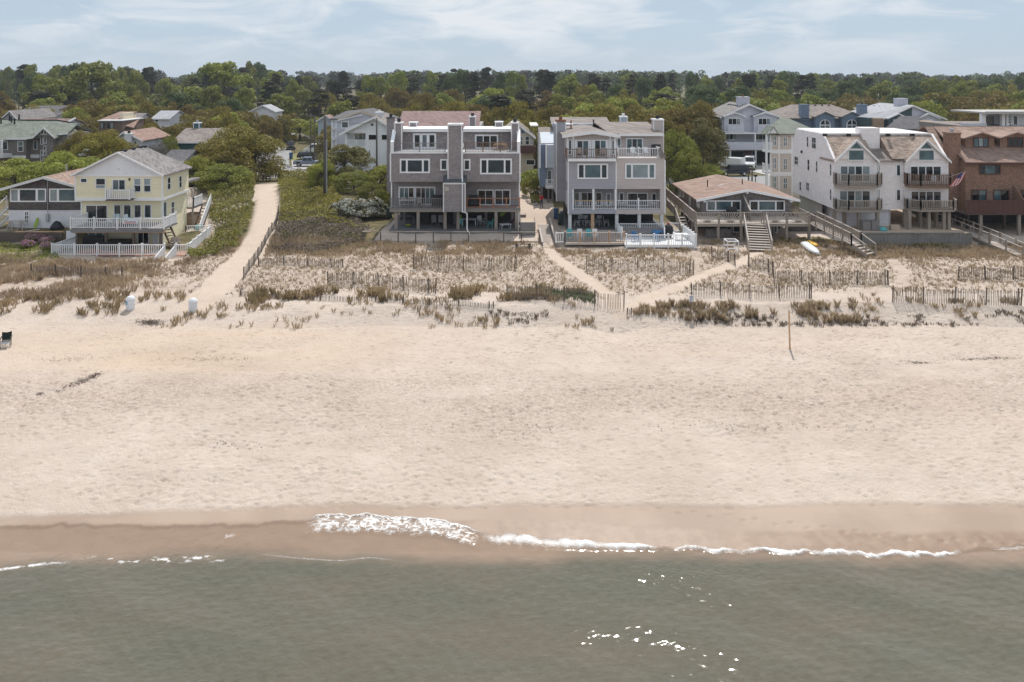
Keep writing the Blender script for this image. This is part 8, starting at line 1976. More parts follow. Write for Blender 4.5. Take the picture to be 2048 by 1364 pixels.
leafmat('leaf_green', ((0.1073,0.1241,0.0258),(0.2412,0.2613,0.053),(0.4122,0.3943,0.0894)))
leafmat('leaf_bright', ((0.1463,0.1731,0.0313),(0.3105,0.3287,0.0618),(0.4931,0.4672,0.1003)))
leafmat('leaf_deep', ((0.055,0.0788,0.0297),(0.1219,0.1581,0.0573),(0.2034,0.2384,0.0933)))
leafmat('leaf_pine', ((0.0292,0.0313,0.016),(0.0603,0.0556,0.028),(0.0977,0.0777,0.042)), 0.2)
leafmat('leaf_cedar', ((0.0919,0.086,0.0303),(0.173,0.1548,0.053),(0.2634,0.2156,0.0795)), 0.25)
leafmat('leaf_grey', ((0.1196,0.114,0.103),(0.1912,0.1801,0.1636),(0.2625,0.2404,0.2183)), 0.2)
leafmat('leaf_blossom', ((0.2229,0.2356,0.1717),(0.5838,0.5838,0.507),(0.85,0.85,0.8402)), 0.2)
leafmat('leaf_pink', ((0.3142,0.1511,0.2142),(0.5398,0.2977,0.4077),(0.6786,0.5061,0.5364)), 0.3)
leafmat('grass_tan', ((0.2348,0.1716,0.1126),(0.4735,0.3611,0.2425),(0.6984,0.558,0.3865)), 0.3)
leafmat('grass_olive', ((0.2208,0.1864,0.0992),(0.4338,0.3337,0.1909),(0.7074,0.5367,0.3456)), 0.3)
leafmat('grass_brown', ((0.0925,0.0701,0.0539),(0.1861,0.1453,0.1138),(0.3074,0.2434,0.1897)), 0.25)
leafmat('grass_green', ((0.1237,0.1589,0.0729),(0.2406,0.2827,0.1324),(0.369,0.3831,0.2096)), 0.3)
leafmat('scrub', ((0.1212,0.1116,0.0228),(0.2521,0.2251,0.0414),(0.4021,0.334,0.071)), 0.3)

def leaves(C, Nn, size, rg, aspect=0.6, jit=0.7):
    """diamond leaves at points C facing about Nn; returns verts, quads"""
    n = len(C)
    nn = Nn + rg.normal(0, jit, (n,3)); nn /= np.linalg.norm(nn, axis=1, keepdims=True)+1e-9
    r = rg.normal(0, 1, (n,3)); u = np.cross(nn, r); u /= np.linalg.norm(u, axis=1, keepdims=True)+1e-9
    v = np.cross(nn, u); s = (size*rg.uniform(0.6, 1.35, n))[:,None]
    V = np.empty((n,4,3)); V[:,0] = C-u*s; V[:,1] = C-v*s*aspect; V[:,2] = C+u*s; V[:,3] = C+v*s*aspect
    return V.reshape(-1,3), np.arange(n*4).reshape(n,4)
def blob_cloud(blobs, n, rg, fill=0.25):
    """points spread over and just inside a set of ellipsoid blobs (cx,cy,cz,rx,ry,rz)"""
    B = np.array(blobs); ar = (B[:,3]*B[:,4]+B[:,4]*B[:,5]+B[:,3]*B[:,5]); pr = ar/ar.sum()
    k = rg.choice(len(B), n, p=pr); d = rg.normal(0,1,(n,3)); d /= np.linalg.norm(d,axis=1,keepdims=True)
    low = d[:,2] < -0.35; d[low,2] *= -0.6; d /= np.linalg.norm(d,axis=1,keepdims=True)
    rad = 1 - fill*rg.random(n)**1.5 + rg.normal(0,0.05,n)
    C = B[k,:3] + d*B[k,3:6]*rad[:,None]
    return C, d
def mesh_of(name, C, Nn, size, rg, mat, **kw):
    v, f = leaves(C, Nn, size, rg, **kw); return np_mesh(name, v, f, [MAT[mat]], smooth=False)
def limb_mesh(name, H, r, tops, mat, seed):
    rg_ = random.Random(seed); mb = MB(); p0 = Vector((0,0,-0.4)); p1 = Vector((rg_.uniform(-0.2,0.2),rg_.uniform(-0.2,0.2),H*0.4)); p2 = Vector((rg_.uniform(-0.4,0.4),rg_.uniform(-0.4,0.4),H*0.75))
    mb.cyl(p0,p1,r,r*0.75,8).cyl(p1,p2,r*0.75,r*0.35,7)
    for q in tops:
        q = Vector(q); st = p1.lerp(p2, rg_.uniform(0,0.8)); md = st.lerp(q,0.55)+Vector((0,0,-0.1*H*rg_.random()))
        mb.cyl(st,md,r*0.35,r*0.22,5).cyl(md,q,r*0.22,r*0.08,5)
    return mb.mesh(name, MAT[mat])
KIND = {}
def make_kind(kind, seed, mat, H, Rw, n, leaf, shape='dome', tr='trunk', nb=26, skirt=False):
    rg = np.random.default_rng(seed); bl = []
    if shape == 'dome':
        for i in range(nb):
            a = rg.uniform(0, 2*math.pi); q = math.sqrt(rg.uniform(0,1))*0.85; zf = 0.30+0.62*math.sqrt(max(0,1-q*q))*rg.uniform(0.55,1.0)
            r = rg.uniform(0.17,0.30)*Rw; bl.append((math.cos(a)*q*Rw, math.sin(a)*q*Rw, zf*H-r*0.5, r*1.15, r*1.15, r*0.85))
        for i in range(8):
            a = i*math.pi/4+rg.uniform(-.3,.3); r = rg.uniform(0.2,0.28)*Rw; bl.append((math.cos(a)*Rw*0.8, math.sin(a)*Rw*0.8, H*rg.uniform(0.22,0.38), r*1.1, r*1.1, r))
        if skirt:
            for i in range(16):
                a = i*math.pi/8+rg.uniform(-.2,.2); r = rg.uniform(0.17,0.25)*Rw; bl.append((math.cos(a)*Rw*rg.uniform(0.6,0.95), math.sin(a)*Rw*rg.uniform(0.6,0.95), H*rg.uniform(0.08,0.24), r*1.15, r*1.15, r))
    elif shape == 'oval':
        for i in range(nb):
            a = rg.uniform(0, 2*math.pi); zf = rg.uniform(0.25,0.97); w_ = math.sin(math.pi*min(1,(zf-0.12)/0.95))**0.7; q = rg.uniform(0.35,0.9)*w_
            r = rg.uniform(0.18,0.32)*Rw; bl.append((math.cos(a)*q*Rw, math.sin(a)*q*Rw, zf*H-r*0.6, r, r, r*1.05))
        bl.append((0,0,H*0.88,Rw*0.3,Rw*0.3,H*0.09))
    elif shape == 'pine':
        for i in range(nb):
            zf = 0.42+0.56*rg.random()**0.8; w_ = (1.02-zf)**0.5*1.25; a = rg.uniform(0,2*math.pi); q = rg.uniform(0.2,1.0)*w_
            r = rg.uniform(0.16,0.28)*Rw; bl.append((math.cos(a)*q*Rw, math.sin(a)*q*Rw, zf*H-r*0.4, r*1.25, r*1.25, r*0.55))
        bl.append((0,0,H*0.95,Rw*0.28,Rw*0.28,H*0.045))
    C, d = blob_cloud(bl, n, rg)
    C[:,2] = np.maximum(C[:,2], 0.15)
    crown = mesh_of('crown', C, d, leaf, rg, mat)
    trunk = limb_mesh('trunk', H, 0.022*H+0.04, [b[:3] for b in bl[::3]], tr, seed)
    KIND.setdefault(kind, []).append((crown, trunk, H, Rw))
for s in range(3): make_kind('olive', 100+s, 'leaf_olive', 8.5, 5.2, 6500, 0.21, skirt=True)
for s in range(2): make_kind('rust', 110+s, 'leaf_rust', 8.0, 4.8, 5200, 0.20)
for s in range(3): make_kind('green', 120+s, 'leaf_green', 14, 5.2, 6500, 0.27, 'oval', nb=34)
for s in range(2): make_kind('bright', 130+s, 'leaf_bright', 8, 4.4, 5600, 0.20)
for s in range(3): make_kind('pine', 140+s, 'leaf_pine', 18, 4.8, 6000, 0.26, 'pine', 'trunk_pine', nb=34)
for s in range(2): make_kind('deep', 150+s, 'leaf_deep', 13, 5.4, 6200, 0.26, 'oval', nb=32)
make_kind('cedar', 160, 'leaf_cedar', 8.5, 4.2, 11000, 0.14, 'dome', nb=34)
make_kind('grey', 170, 'leaf_grey', 6, 3.6, 2600, 0.12)
make_kind('olive_near', 180, 'leaf_olive', 8.5, 5.2, 17000, 0.135, nb=40, skirt=True); make_kind('olive_near', 181, 'leaf_olive', 8.5, 5.2, 17000, 0.135, nb=40, skirt=True)
make_kind('bright_near', 183, 'leaf_bright', 7, 4.2, 12000, 0.135, nb=34, skirt=True); make_kind('green_near', 185, 'leaf_green', 8, 4.6, 12000, 0.15, nb=34, skirt=True); make_kind('rust_near', 186, 'leaf_rust', 7, 4.0, 9000, 0.14, nb=30)
TREE_N = {}
def tree(kind, label, group, X, Y, h, wid=None, var=None, rot=None, z=None, name=None):
    ks = KIND[kind]; crown, trunk, H, Rw = ks[(TREE_N.get(kind,0) if var is None else var) % len(ks)]; TREE_N[kind] = TREE_N.get(kind,0)+1
    e = bpy.data.objects.new(name or {'pine':'pine_tree','cedar':'cedar_tree'}.get(kind,'tree'), None); COL.objects.link(e)
    e.location = (X, Y, (zt(X,Y) if z is None else z)); e.rotation_euler = (0,0,random.uniform(0,6.28) if rot is None else rot); sz = h/H; sw = (wid/(2*Rw)) if wid else sz*random.uniform(0.85,1.2)
    e.scale = (sw, sw, sz)
    for nm, me_ in (('trunk',trunk),('crown',crown)):
        o = bpy.data.objects.new(nm, me_); COL.objects.link(o); o.parent = e
    tag(e, label, 'tree', group); return e
def tree_px(kind, label, group, pxc, pyt, pxw, D, **kw):
    X = PX(pxc,D); z0 = zt(X,D); return tree(kind, label, group, X, D, PZ(pyt,D)-z0, pxw*D/F, **kw)

# single trees and bushes that stand out (centre px, top row, crown width, depth)
NEAR = [
 ('olive_near','broad olive-green tree with dense crown left of the beach path, tallest of its clump',478,244,175,114), ('olive_near','olive tree leaning over the street end of the beach path',512,262,84,120),
 ('olive_near','olive tree with low skirts next to the teal house',430,276,130,109), ('bright_near','bright yellow-green tree at the left end of the olive clump',398,306,72,104), ('green_near','dark-skirted green bush at the foot of the olive clump by the path',450,322,110,102),
 ('rust_near','rust-brown small tree at the corner of the teal house',372,300,50,112),
 ('cedar','grey-green cedar with ragged crown beside the thick utility pole',690,282,112,109), ('bright_near','yellow-green bush between the street and the thick utility pole',642,312,60,104), ('green_near','dark green bush below the grey-green cedar',707,338,78,101), ('green_near','low dark hedge bush beside the driveway by the street sign',745,362,60,97), ('bright_near','small yellow-green bush against the left wall of the grey twin house',768,375,34,91),
 ('bright_near','yellow-green tree hiding the lower walls of the taupe apartments',28,312,130,97), ('bright_near','bright bushy tree between the taupe apartments and the yellow house',140,296,125,99), ('olive_near','olive tree rising behind the bright tree by the taupe apartments',207,250,135,108), ('olive_near','olive tree standing behind the cottage with white blossom tree',160,255,90,114),
 ('grey','bare grey-twigged tree behind the yellow house roof',312,268,62,110), ('green_near','small fresh green tree beside the bare grey tree',338,262,44,114),
 ('green_near','large dark green tree with deep shade beside the gabled twin house chimney',1352,250,96,112), ('green_near','bright-topped green bush at the lane by the navy car',1378,300,76,108), ('cedar','grey-olive tree behind the big dark tree at the lane',1405,228,100,128), ('olive_near','olive tree on the left of the lane trees',1335,222,84,126), ('bright_near','low bright green bush on the verge by the navy car',1428,330,46,122),
 ('olive_near','tall olive tree filling the gap left of the lilac twin house',1400,196,110,150),
]
for k, lb, a, b, c, d in NEAR: tree_px(k, lb, None, a, b, c, d, name='bush' if 'bush' in lb else None)
tree('green_near', 'spiky grey-green oleander bush in the planting bed on the drive', None, PX(1061,104), 104, 3.0, 2.6, name='bush'); tree('bright_near', 'small round shrub beside the person in red', None, PX(1071,97.5), 97.5, 1.35, 1.3, name='bush')

# white-flowered bushes and the pink flower bank
def flower_bush(label, pxc, pyt, pxw, D, n, hscale=1.0, seed=5, cat='bush'):
    rg = np.random.default_rng(seed); X = PX(pxc,D); z0 = zt(X,D); h = PZ(pyt,D)-z0; w_ = pxw*D/F; T = Thing('flowering_bush', label, cat, (X,D,z0)); bl = []
    for i in range(24):
        a = rg.uniform(0,2*math.pi); q = math.sqrt(rg.random())*0.42; r = rg.uniform(0.10,0.17)*w_; bl.append((X+math.cos(a)*q*w_, D+math.sin(a)*q*w_*0.7, z0+h*rg.uniform(0.35,0.95)*math.sqrt(1-(q/0.5)**2)-r*0.3, r, r, r*0.7))
    C, d = blob_cloud(bl, n, rg); C[:,2] = np.maximum(C[:,2], z0+0.03)
    T.part('foliage', None, None, mesh=mesh_of('foliage', C, d, 0.12, rg, 'leaf_cedar')); C2, d2 = blob_cloud(bl, n, rg, 0.04); k = d2[:,2] > -0.1; k &= (vnoise(C2[:,0]*1.8, C2[:,2]*2.2+C2[:,1]*1.8, 8) > 0.30); T.part('blossom', None, None, mesh=mesh_of('blossom', C2[k], d2[k], 0.115, rg, 'leaf_blossom'))
    T.part('stem', MAT['trunk'], MB().cyl((X,D,z0-0.2),(X,D,z0+h*0.6),0.09,0.05,7))
flower_bush('wide bush covered in white blossom beside the grey twin house', 718, 392, 112, 87.0, 15000)
flower_bush('small tree with white blossom behind the cottage roof', 180, 282, 56, 104.0, 8000, seed=6, cat='tree')
def pink_bank():
    rg = np.random.default_rng(9); 
    for j, (lb, px, py, w_) in enumerate((('mound of pink flowers beside the white deck railing',92,487,26),('low pink flower mound in the middle of the flower bank',57,494,34),('small pink flower mound at the top of the flower bank',72,482,40),('pink flower mound against the corner post of the lower deck',94,501,24))):
        g0 = ground(px,py); r = w_*g0.y/F/2; T = Thing('flower_mound', lb, 'flowers', g0); bl = [(g0.x+rg.uniform(-.6,.6)*r, g0.y+rg.uniform(-.5,.5)*r, g0.z+0.3, r*0.55, r*0.55, 0.45) for _ in range(8)]
        C, d = blob_cloud(bl, 900, rg); T.part('foliage', None, None, mesh=mesh_of('foliage', C, d, 0.07, rg, 'leaf_green')); C, d = blob_cloud(bl, 1700, rg, 0.04); k = d[:,2] > 0.1; T.part('blossom', None, None, mesh=mesh_of('blossom', C[k], d[k], 0.06, rg, 'leaf_pink'))
pink_bank()

# ------------------------------------------------------------------ the wood inland
KEEP = [(0,130,325,125),(20,142,262,142),(0,38,238,152),(60,110,234,168),(46,118,219,190),(184,248,262,140),(226,276,240,165),(302,340,244,165),(229,286,292,118),(345,434,298,116),(498,558,221,195),(640,668,250,175),(660,690,290,141),(688,815,330,128),(660,780,262,141),
        (776,960,262,98),(1025,1078,330,124),(1070,1260,300,96),(1418,1560,340,146),(1436,1520,356,132),(1529,1640,380,102),(1560,1736,262,165),(1735,1892,260,158),(1920,2060,256,112),(555,640,335,192),(1580,2060,260,92)]
RECT = [(-92,-68,124,142),(-96,-58,142,155),(-100,-94,152,165),(-80,-68,139,150),(-68,-55,116,128),(-56,-44,115,128),(-52,-44,103,112),(-32,-17,127,154),(-4,6,120,134),(40,53,142,160),(33,43,99,114),(58,80,163,182),(72,94,145,174),(66,100,110,126),(20,72,111,132),(40,53,126,147)]
SKY = [(0,127),(40,126),(100,122),(200,121),(260,126),(300,131),(335,150),(370,150),(400,127),(450,121),(500,119),(545,126),(572,150),(600,137),(645,146),(690,139),(722,149),(800,139),(850,141),(900,131),(1000,133),(1060,131),(1120,136),(1160,141),(1250,134),(1300,141),(1380,139),(1420,149),(1480,141),(1580,139),(1640,146),(1700,146),(1800,143),(1880,149),(1960,146),(2048,143)]
def skyline(px): return float(np.interp(px, [a for a,_ in SKY], [b for _,b in SKY]))
LAB = {'pine':('dark pine rising out of the wood along the skyline','skyline pines'),'green':('leafy green tree in the wood along the skyline','leafy trees of the wood'),'deep':('dark bluish-green tree in the wood along the skyline','dark leafy trees of the wood'),'olive':('rounded olive tree in the scrub wood behind the houses','olive trees of the scrub wood'),'rust':('rounded rust-tinged tree in the scrub wood behind the houses','rust-tinged trees of the scrub wood'),'bright':('rounded yellow-green tree in the scrub wood behind the houses','yellow-green trees of the scrub wood')}
rgw = random.Random(21)
placed = []
STREET = [(-37,104),(-38,114),(-41,122),(-42,132),(-47,150),(-56,185),(-60,200)]
def try_tree(kind, X, D, ytop, wid):
    z0 = 2.2; px = 1024+F*X/D; h = PZ(ytop,D)-z0
    for (a,b,c,d) in RECT:
        if a-wid*0.22 < X < b+wid*0.22 and c-wid*0.22 < D < d+wid*0.22: return False
    if float(dist_line(np.array([X]),np.array([D]),STREET)[0]) < 3.6+wid*0.38: return False
    hw = wid*F/D/2
    for (a,b,yb,Dh) in KEEP:
        if D < Dh+3 and px+hw*0.8 > a and px-hw*0.8 < b:
            h = min(h, PZ(yb-(5 if px < 1000 and D > 100 else -2),D)-z0)
    if h < 2.6: return False
    if h < 5: wid = min(wid, h*1.5)
    tree(kind, LAB[kind][0], LAB[kind][1], X, D, h, wid, z=2.15); placed.append((X,D)); return True
def pick(tab):
    r = rgw.random()*sum(w_ for _,w_ in tab)
    for k,w_ in tab:
        r -= w_
        if r <= 0: return k
    return tab[-1][0]
rows = [(118,9.0,225,290,'low'),(133,8.5,215,270,'low'),(148,8.5,200,235,'low'),(164,9,192,222,'low'),(180,9.0,184,208,'low'),(198,9.5,176,200,'mid'),(218,10,168,192,'mid'),(242,10.5,158,182,'mid'),(270,11,0,0,'sky'),(300,11.5,0,0,'sky'),(335,12,0,0,'sky'),(375,13,0,0,'sky')]
for (D0, sp, ya, yb, zone_) in rows:
    X = -0.72*D0
    while X < 0.74*D0:
        D = D0+rgw.uniform(-0.35,0.35)*sp*1.6; Xj = X+rgw.uniform(-0.3,0.3)*sp; px = 1024+F*Xj/D
        right = px > 1350
        if zone_ == 'low': kind = pick([('olive',5),('rust',3.0 if px < 760 or px > 1650 else 1.6),('bright',1.5 if px < 1000 else 2.6),('green',0.5)])
        elif zone_ == 'mid': kind = pick([('olive',3),('rust',2.2),('green',2.2),('pine',1.6),('deep',1.2)]) if px < 1350 else pick([('olive',2),('rust',2.5),('deep',2.2),('green',2)])
        else: kind = pick([('pine',5),('green',2.2),('deep',1.6)]) if px < 1350 else pick([('pine',1.3),('deep',3.2),('green',3.2)])
        if zone_ == 'sky': yt = skyline(px)+rgw.uniform(0,16)+(6 if D0 < 290 else 0); wid = rgw.uniform(8,12.5) if kind != 'pine' else rgw.uniform(7,10)
        else: yt = rgw.uniform(ya,yb); wid = rgw.uniform(8.5,13) if zone_ == 'low' else rgw.uniform(8.5,12.5)
        try_tree(kind, Xj, D, yt, wid); X += sp*rgw.uniform(0.85,1.15)*(1.12 if zone_ == 'sky' else 1.0)
for i in range(420):
    D = rgw.uniform(104,190); X = rgw.uniform(-0.70,0.72)*D; px = 1024+F*X/D
    if -16 < X < 34 and D < 112: continue
    if any((X-a)**2+(D-b)**2 < 26 for a,b in placed): continue
    try_tree(pick([('olive',5),('rust',2.5),('bright',2.2)]), X, D, rgw.uniform(200,300) if D < 140 else rgw.uniform(188,225), rgw.uniform(6,9.5))
for (k, px, yt, w_, D) in (('olive',562,226,60,194),('rust',530,222,56,186),('olive',508,225,62,179),('rust',540,227,52,171),('olive',478,228,80,170),('olive',440,232,84,160),('olive',150,222,96,150),('olive',128,238,60,146),('olive',300,238,70,134),('rust',286,226,70,152),('olive',338,234,72,143),('rust',392,214,90,160),('olive',452,206,110,170),('olive',250,203,120,180),('rust',160,202,100,176),('olive',330,212,100,172),('rust',560,212,80,205),('olive',345,262,60,126),('olive',300,262,52,124),('olive',820,196,110,160),('olive',900,192,120,168),('rust',960,198,100,160),('olive',1010,205,90,152),('olive',1060,202,80,160),('rust',1110,196,90,168),('bright',1180,190,120,170),('olive',1290,198,120,158),('rust',700,215,90,180),('olive',745,212,90,172),('olive',1470,196,100,200),('bright',1540,200,110,205),('rust',1620,196,120,210),('rust',1700,188,130,215),('olive',1780,184,130,205),('olive',1880,178,140,195),('rust',1960,172,150,190),('olive',2040,176,130,185),('olive',1925,200,110,170),('olive',2010,205,110,160),('olive',20,205,120,175),('olive',90,198,110,180)):
    X_ = PX(px,D); tree(k, LAB[k][0], LAB[k][1], X_, D, PZ(yt,D)-2.15, w_*D/F, z=2.15); placed.append((X_,D))
# the three big bright crowns on the left skyline and other landmarks of the wood
for (k, lb, px, yt, w_, D) in (('green','huge fresh green tree dome on the left skyline, broadest of the wood',445,121,130,235),('green','fresh green tree with rounded crown above the taupe apartments',185,121,120,240),('green','pale fresh green tree left of the street end',95,150,90,225),('green','rounded sage-green tree standing alone among pines',762,151,62,262),('bright','pale yellow-green crown in front of the dark pines',985,160,90,225),('green','light green oval tree above the centre of the wood',1140,147,70,258),('bright','small pale yellow-green tree beside the light oval one',1185,158,48,250),('bright','yellow-green dome behind the gabled twin house',1235,178,120,188),('bright','fresh green tree overhanging the street',600,232,110,205),('bright','light green tree behind the pole pair',640,226,70,196)):
    tree_px(k, lb, None, px, yt, w_, D, z=2.15)
# far wood beyond, read as one mass
def far_wood():
    rg = np.random.default_rng(33)
    for nm, mt, cnt, lb in (('far_wood','leaf_deep',260,'far-off wooded horizon of dark leafy crowns'),('far_pine_wood','leaf_pine',220,'far-off wooded horizon of dark pine crowns')):
        Cs = []; Ds = []
        for i in range(cnt):
            D = rg.uniform(415, 1100); X = rg.uniform(-0.78,0.8)*D; px = 1024+F*X/D; yt = max(skyline(px), 140)+rg.uniform(1,9); zt_ = PZ(yt,D); r = rg.uniform(4.5,8)
            bl = [(X+rg.uniform(-1,1)*r, D+rg.uniform(-1,1)*r, zt_-rg.uniform(1.5,6), r*0.5, r*0.5, r*0.42) for _ in range(6)]
            bl += [(X, D, zt_*0.45, r, r, zt_*0.4)]
            C, d = blob_cloud(bl, 440, rg); Cs.append(C); Ds.append(d)
        me_ = mesh_of(nm, np.concatenate(Cs), np.concatenate(Ds), 0.95, rg, mt); o = bpy.data.objects.new(nm, me_); COL.objects.link(o); tag(o, lb, 'wood', kind='stuff')
far_wood()

# ------------------------------------------------------------------ dune grasses
def blades(P, h, n, spread, lean, rg, width=0.016):
    """tufts: n thin blades at every point P"""
    k = len(P); base = np.repeat(P, n, axis=0); m_ = k*n; a = rg.uniform(0,2*math.pi,m_); rr = spread*np.sqrt(rg.random(m_)); hh = np.repeat(h, n)*rg.uniform(0.55,1.1,m_)
    b0 = base + np.stack([np.cos(a)*rr, np.sin(a)*rr, np.full(m_,-0.03)], axis=1)
    l = hh*lean*rg.uniform(0.3,1.3,m_); mid = b0 + np.stack([np.cos(a)*l*0.35, np.sin(a)*l*0.35, hh*0.6], axis=1); tip = b0 + np.stack([np.cos(a)*l, np.sin(a)*l, hh*rg.uniform(0.85,1.0,m_)], axis=1)
    t = rg.uniform(0,math.pi,m_); wv_ = np.stack([np.cos(t)*width, np.sin(t)*width, np.zeros(m_)], axis=1)
    V = np.empty((m_,4,3)); V[:,0] = b0-wv_; V[:,1] = b0+wv_; V[:,2] = mid+wv_*0.7; V[:,3] = tip
    return V.reshape(-1,3), np.arange(m_*4).reshape(m_,4)
def scatter(x0,x1,y0,y1,n,rg): return np.stack([rg.uniform(x0,x1,n), rg.uniform(y0,y1,n)], axis=1)
def clear_mask(P):
    X, Y = P[:,0], P[:,1]; k = np.ones(len(P), dtype=bool)
    k &= dist_line(X,Y,MAIN_PATH) > 1.45; k &= dist_line(X,Y,PATH_A) > 0.6; k &= dist_line(X,Y,PATH_B) > 0.65; k &= dist_line(X,Y,PATH_C) > 0.45; k &= dist_line(X,Y,PATH_D) > 0.5
    k &= ~((X > -15) & (X < 3.5) & (Y > 75.1)); k &= ~((X > 3.9) & (X < 6.0) & (Y > 73)); k &= ~((X > 4.6) & (X < 19.0) & (Y > 71.8)); k &= ~((X > -43.5) & (X < -29.8) & (Y > 67.6)); k &= ~((X > 34) & (X < 47) & (Y > 75.3))
    k &= ~((X > 21.6) & (X < 25.6) & (Y > 71.2)); k &= np.abs(X) < 60
    return k
def put(name, label, P, h, n, spread, lean, mat, rg, width=0.016, cat='grass'):
    P3 = np.stack([P[:,0], P[:,1], zfine(P[:,0], P[:,1])], axis=1); v, f = blades(P3, h, n, spread, lean, rg, width); o = bpy.data.objects.new(name, np_mesh(name, v, f, [MAT[mat]], False)); COL.objects.link(o); tag(o, label, cat, kind='stuff')
rg = np.random.default_rng(77)
# planted sprouts in rows
gx, gy = np.meshgrid(np.arange(-34, 58, 0.46), np.arange(57.6, 73.6, 0.46)); P = np.stack([gx.ravel()+0.23*(np.round(gy.ravel()/0.46)%2), gy.ravel()], axis=1)
P = P + rg.normal(0,0.08,P.shape); P = P[clear_mask(P)]; edge_ = 57.9+1.2*(fbm(P[:,0]*0.2,P[:,0]*0,44,2)-0.5)*2+np.where(P[:,0] > 14, 0.6, 0.0)
P = P[(P[:,1] > edge_) & (rg.random(len(P)) < 0.90)]; P = P[~((P[:,0] < -25.5) & (P[:,1] < 63))]
put('planted_grass', 'rows of small brown planted grass tufts on the dune', P, rg.uniform(0.10,0.22,len(P)), 11, 0.05, 0.5, 'grass_brown', rg, 0.008)
P3_ = scatter(-30,58,57.5,73.5,9500,rg); P3_ = P3_[clear_mask(P3_)]; P3_ = P3_[rg.random(len(P3_)) < 0.25+0.7*sstep(0.38,0.58,fbm(P3_[:,0]*0.3,P3_[:,1]*0.4,49,3))]
put('fine_dune_grass', 'fine dry tan grass strewn between the planted tufts', P3_, rg.uniform(0.12,0.32,len(P3_)), 7, 0.12, 0.5, 'grass_tan', rg, 0.006)
P2 = P[rg.random(len(P)) < 0.30]; put('planted_grass_tall', 'scattered taller tan tufts among the planted grass', P2+rg.normal(0,0.1,P2.shape), rg.uniform(0.25,0.45,len(P2)), 14, 0.09, 0.45, 'grass_tan', rg, 0.009)
# dense tan grass against the houses and fences
P = scatter(-29,60,68.5,75.5,9000,rg); P = P[clear_mask(P)]; pr = sstep(68.5,72.5,P[:,1])*sstep(0.30,0.52,fbm(P[:,0]*0.35,P[:,1]*0.5,45,3)); P = P[rg.random(len(P)) < pr*0.9+0.02]
put('tan_dune_grass', 'dense tan dune grass in front of the houses', P, rg.uniform(0.3,0.6,len(P)), 20, 0.17, 0.3, 'grass_tan', rg, 0.0075)
P = scatter(-52,-28,57.5,69.4,3000,rg); P = P[clear_mask(P)]; pr = sstep(0.36,0.55,fbm(P[:,0]*0.4,P[:,1]*0.6,46,3)+0.08*(P[:,1] > 65))*np.where(P[:,0] > -31, 0.3, 1.0); P = P[rg.random(len(P)) < pr]
put('tan_dune_grass', 'tan grass round the low fence below the yellow house', P, rg.uniform(0.35,0.7,len(P)), 20, 0.17, 0.3, 'grass_tan', rg, 0.0075)
# beach grass along the dune edge
def edge_grass(x0,x1,y0,y1,n,th,hmin,hmax,mat,seed,nb=20,name='beach_grass',label=''):
    P = scatter(x0,x1,y0,y1,n,rg); P = P[clear_mask(P)]; pr = sstep(th,th+0.16,fbm(P[:,0]*0.55,P[:,1]*0.9,seed,3)); P = P[rg.random(len(P)) < pr]; put(name, label, P, rg.uniform(hmin,hmax,len(P)), int(nb*1.3), 0.09, 0.30, mat, rg, 0.006)
edge_grass(-20,6.2,56.0,58.6,900,0.45,0.45,0.85,'grass_olive',51,24,label='olive beach grass along the crest before the planted dune')
edge_grass(-26,6.0,52.6,56.4,900,0.50,0.25,0.6,'grass_olive',52,16,label='scattered olive tufts on the sandy dune slope')
edge_grass(-45,-24,54.5,58.5,700,0.50,0.35,0.7,'grass_olive',53,18,label='olive beach grass left of the beach path')
edge_grass(8,25,53.4,55.2,680,0.43,0.3,0.7,'grass_tan',54,30,label='tall tan beach grass on the broken dune edge')
edge_grass(24,52,53.8,57.5,700,0.52,0.25,0.55,'grass_olive',55,14,label='thin olive tufts along the right dune edge')
edge_grass(-2,42,53.0,54.3,800,0.50,0.15,0.38,'grass_brown',56,18,label='brown roots hanging from the eroded dune edge')
edge_grass(2.5,6.3,56.2,58.0,160,0.25,0.3,0.5,'grass_green',57,24,label='low green tuft where the foot paths meet')
# green and brown scrub on both sides of the beach path
def scrub(name, label, pix, n, mat, seed, hmax, leaf=0.11, brown=None):
    W_ = [ground(*q) for q in pix]; rg = np.random.default_rng(seed); xs_ = [q.x for q in W_]; ys_ = [q.y for q in W_]
    P = scatter(min(xs_),max(xs_),min(ys_),max(ys_),n*3,rg); P = P[poly_mask(P[:,0],P[:,1],[(q.x,q.y) for q in W_])]; P = P[dist_line(P[:,0],P[:,1],MAIN_PATH) > 1.35+0.5*vnoise(P[:,0]*0.9,P[:,1]*0.9,4)]; P = P[:n]
    hm = hmax*(0.10+1.5*np.clip(fbm(P[:,0]*0.42,P[:,1]*0.42,int(seed/3),4)-0.25,0,1))*rg.uniform(0.35,1.05,len(P)); C = np.stack([P[:,0],P[:,1],zfine(P[:,0],P[:,1])+hm], axis=1); d = np.tile(np.array([[0,-0.25,1.0]]),(len(P),1))
    o = bpy.data.objects.new(name, mesh_of(name, C, d, leaf, rg, mat, jit=0.8)); COL.objects.link(o); tag(o, label, 'scrub', kind='stuff')
LS = [(383,528),(425,514),(492,492),(504,450),(516,400),(508,362),(470,352),(430,352),(415,392),(418,440),(432,468),(428,484),(372,516)]
RS = [(556,349),(645,346),(668,380),(690,420),(672,442),(735,462),(727,487),(620,512),(540,498),(522,505),(556,440),(554,380)]
scrub('green_scrub', 'green ground-cover scrub on the left bank of the beach path', LS, 24000, 'leaf_green', 61, 1.7, 0.12); scrub('olive_scrub', 'olive scrub mixed into the left bank of the beach path', LS, 16000, 'scrub', 62, 1.9, 0.12)
scrub('brown_scrub', 'dry brown stems in the left bank of the beach path', LS, 9000, 'grass_brown', 61, 1.6, 0.10)
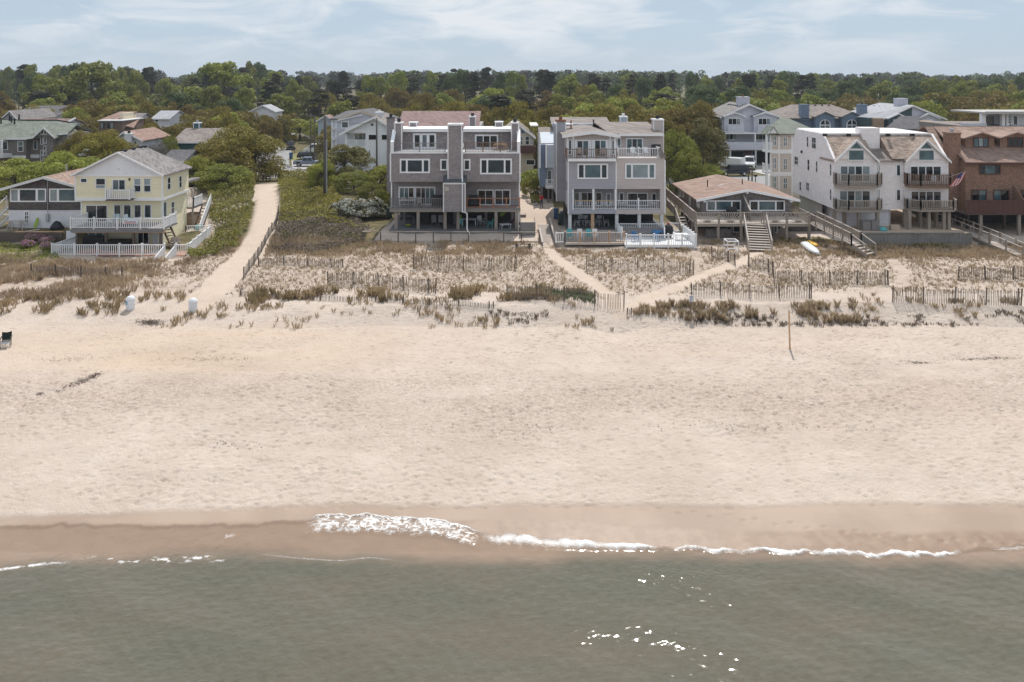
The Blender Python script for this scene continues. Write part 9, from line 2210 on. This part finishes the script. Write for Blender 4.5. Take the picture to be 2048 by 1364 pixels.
scrub('yellow_scrub', 'yellow-green scrub on the right bank of the beach path', RS[:6]+[(560,446),(556,400)], 28000, 'scrub', 63, 1.3, 0.12)
scrub('brown_scrub', 'brown dry scrub on the lower right bank of the beach path', [(556,430),(690,424),(740,462),(727,488),(620,510),(538,500)], 18000, 'grass_brown', 64, 1.0, 0.09); scrub('green_scrub', 'patches of green scrub on the lower right bank of the beach path', [(580,425),(680,420),(735,470),(690,500),(560,480)], 5000, 'leaf_green', 65, 0.6)
scrub('green_scrub', 'green plants on the flower bank below the retaining wall', [(-40,488),(105,488),(120,520),(60,535),(-40,530)], 3200, 'leaf_green', 66, 0.45, 0.09); scrub('green_scrub', 'green weeds under the cottage and ramp', [(1555,487),(1740,490),(1900,498),(1900,492),(1740,484),(1560,478)], 3500, 'scrub', 67, 0.4, 0.08)
scrub('verge_scrub', 'low green undergrowth along the lane behind the cottage', [(1330,344),(1440,340),(1440,326),(1330,322)], 6000, 'leaf_green', 68, 1.2, 0.16)
# wrack: dark dried seaweed on the beach
def wrack():
    rg = np.random.default_rng(5); Ps = []
    for (px,py,rx,ry,n) in ((300,654,24,4,900),(160,758,30,5,350),(188,748,10,3,200),(80,777,8,2,80),(1970,717,60,2,260),(1840,723,30,2,120),(130,718,50,4,90),(420,718,90,3,120),(1000,835,260,7,110),(1500,832,240,6,110),(480,860,60,6,60)):
        q = rg.normal(0,1,(n,2)); k = 0
        for a,b in q:
            g_ = (px+a*rx*0.6, py+b*ry*0.6-(0.18*a*rx if px in (160,188) else 0)); D = DY(g_[1],1.6); X = PX(g_[0],D); Ps.append((X,D))
    P = np.array(Ps); C = np.stack([P[:,0],P[:,1],zfine(P[:,0],P[:,1])+rg.uniform(0.0,0.035,len(P))], axis=1); d = np.tile(np.array([[0,0,1.0]]),(len(P),1))
    o = bpy.data.objects.new('wrack', mesh_of('wrack', C, d, 0.042, rg, 'grass_brown', jit=0.35)); COL.objects.link(o); tag(o, 'dark dried seaweed scattered on the beach', 'seaweed', kind='stuff')
wrack()
# ------------------------------------------------------------------ summer haze
def haze():
    m = bpy.data.materials.new('haze'); m.use_nodes = True; t = m.node_tree; t.nodes.clear(); o = N(t,'ShaderNodeOutputMaterial'); v = N(t,'ShaderNodeVolumePrincipled')
    v.inputs['Color'].default_value = (0.80,0.88,0.98,1); v.inputs['Density'].default_value = 0.0002; v.inputs['Anisotropy'].default_value = 0.25
    LK(t, v.outputs[0], o.inputs['Volume'])
    me_ = MB().box(-4600,4600,-4100,5100,-32,31).mesh('haze', m); ob = bpy.data.objects.new('haze', me_); COL.objects.link(ob); ob['kind'] = 'stuff'; ob['label'] = 'thin summer haze'
haze()
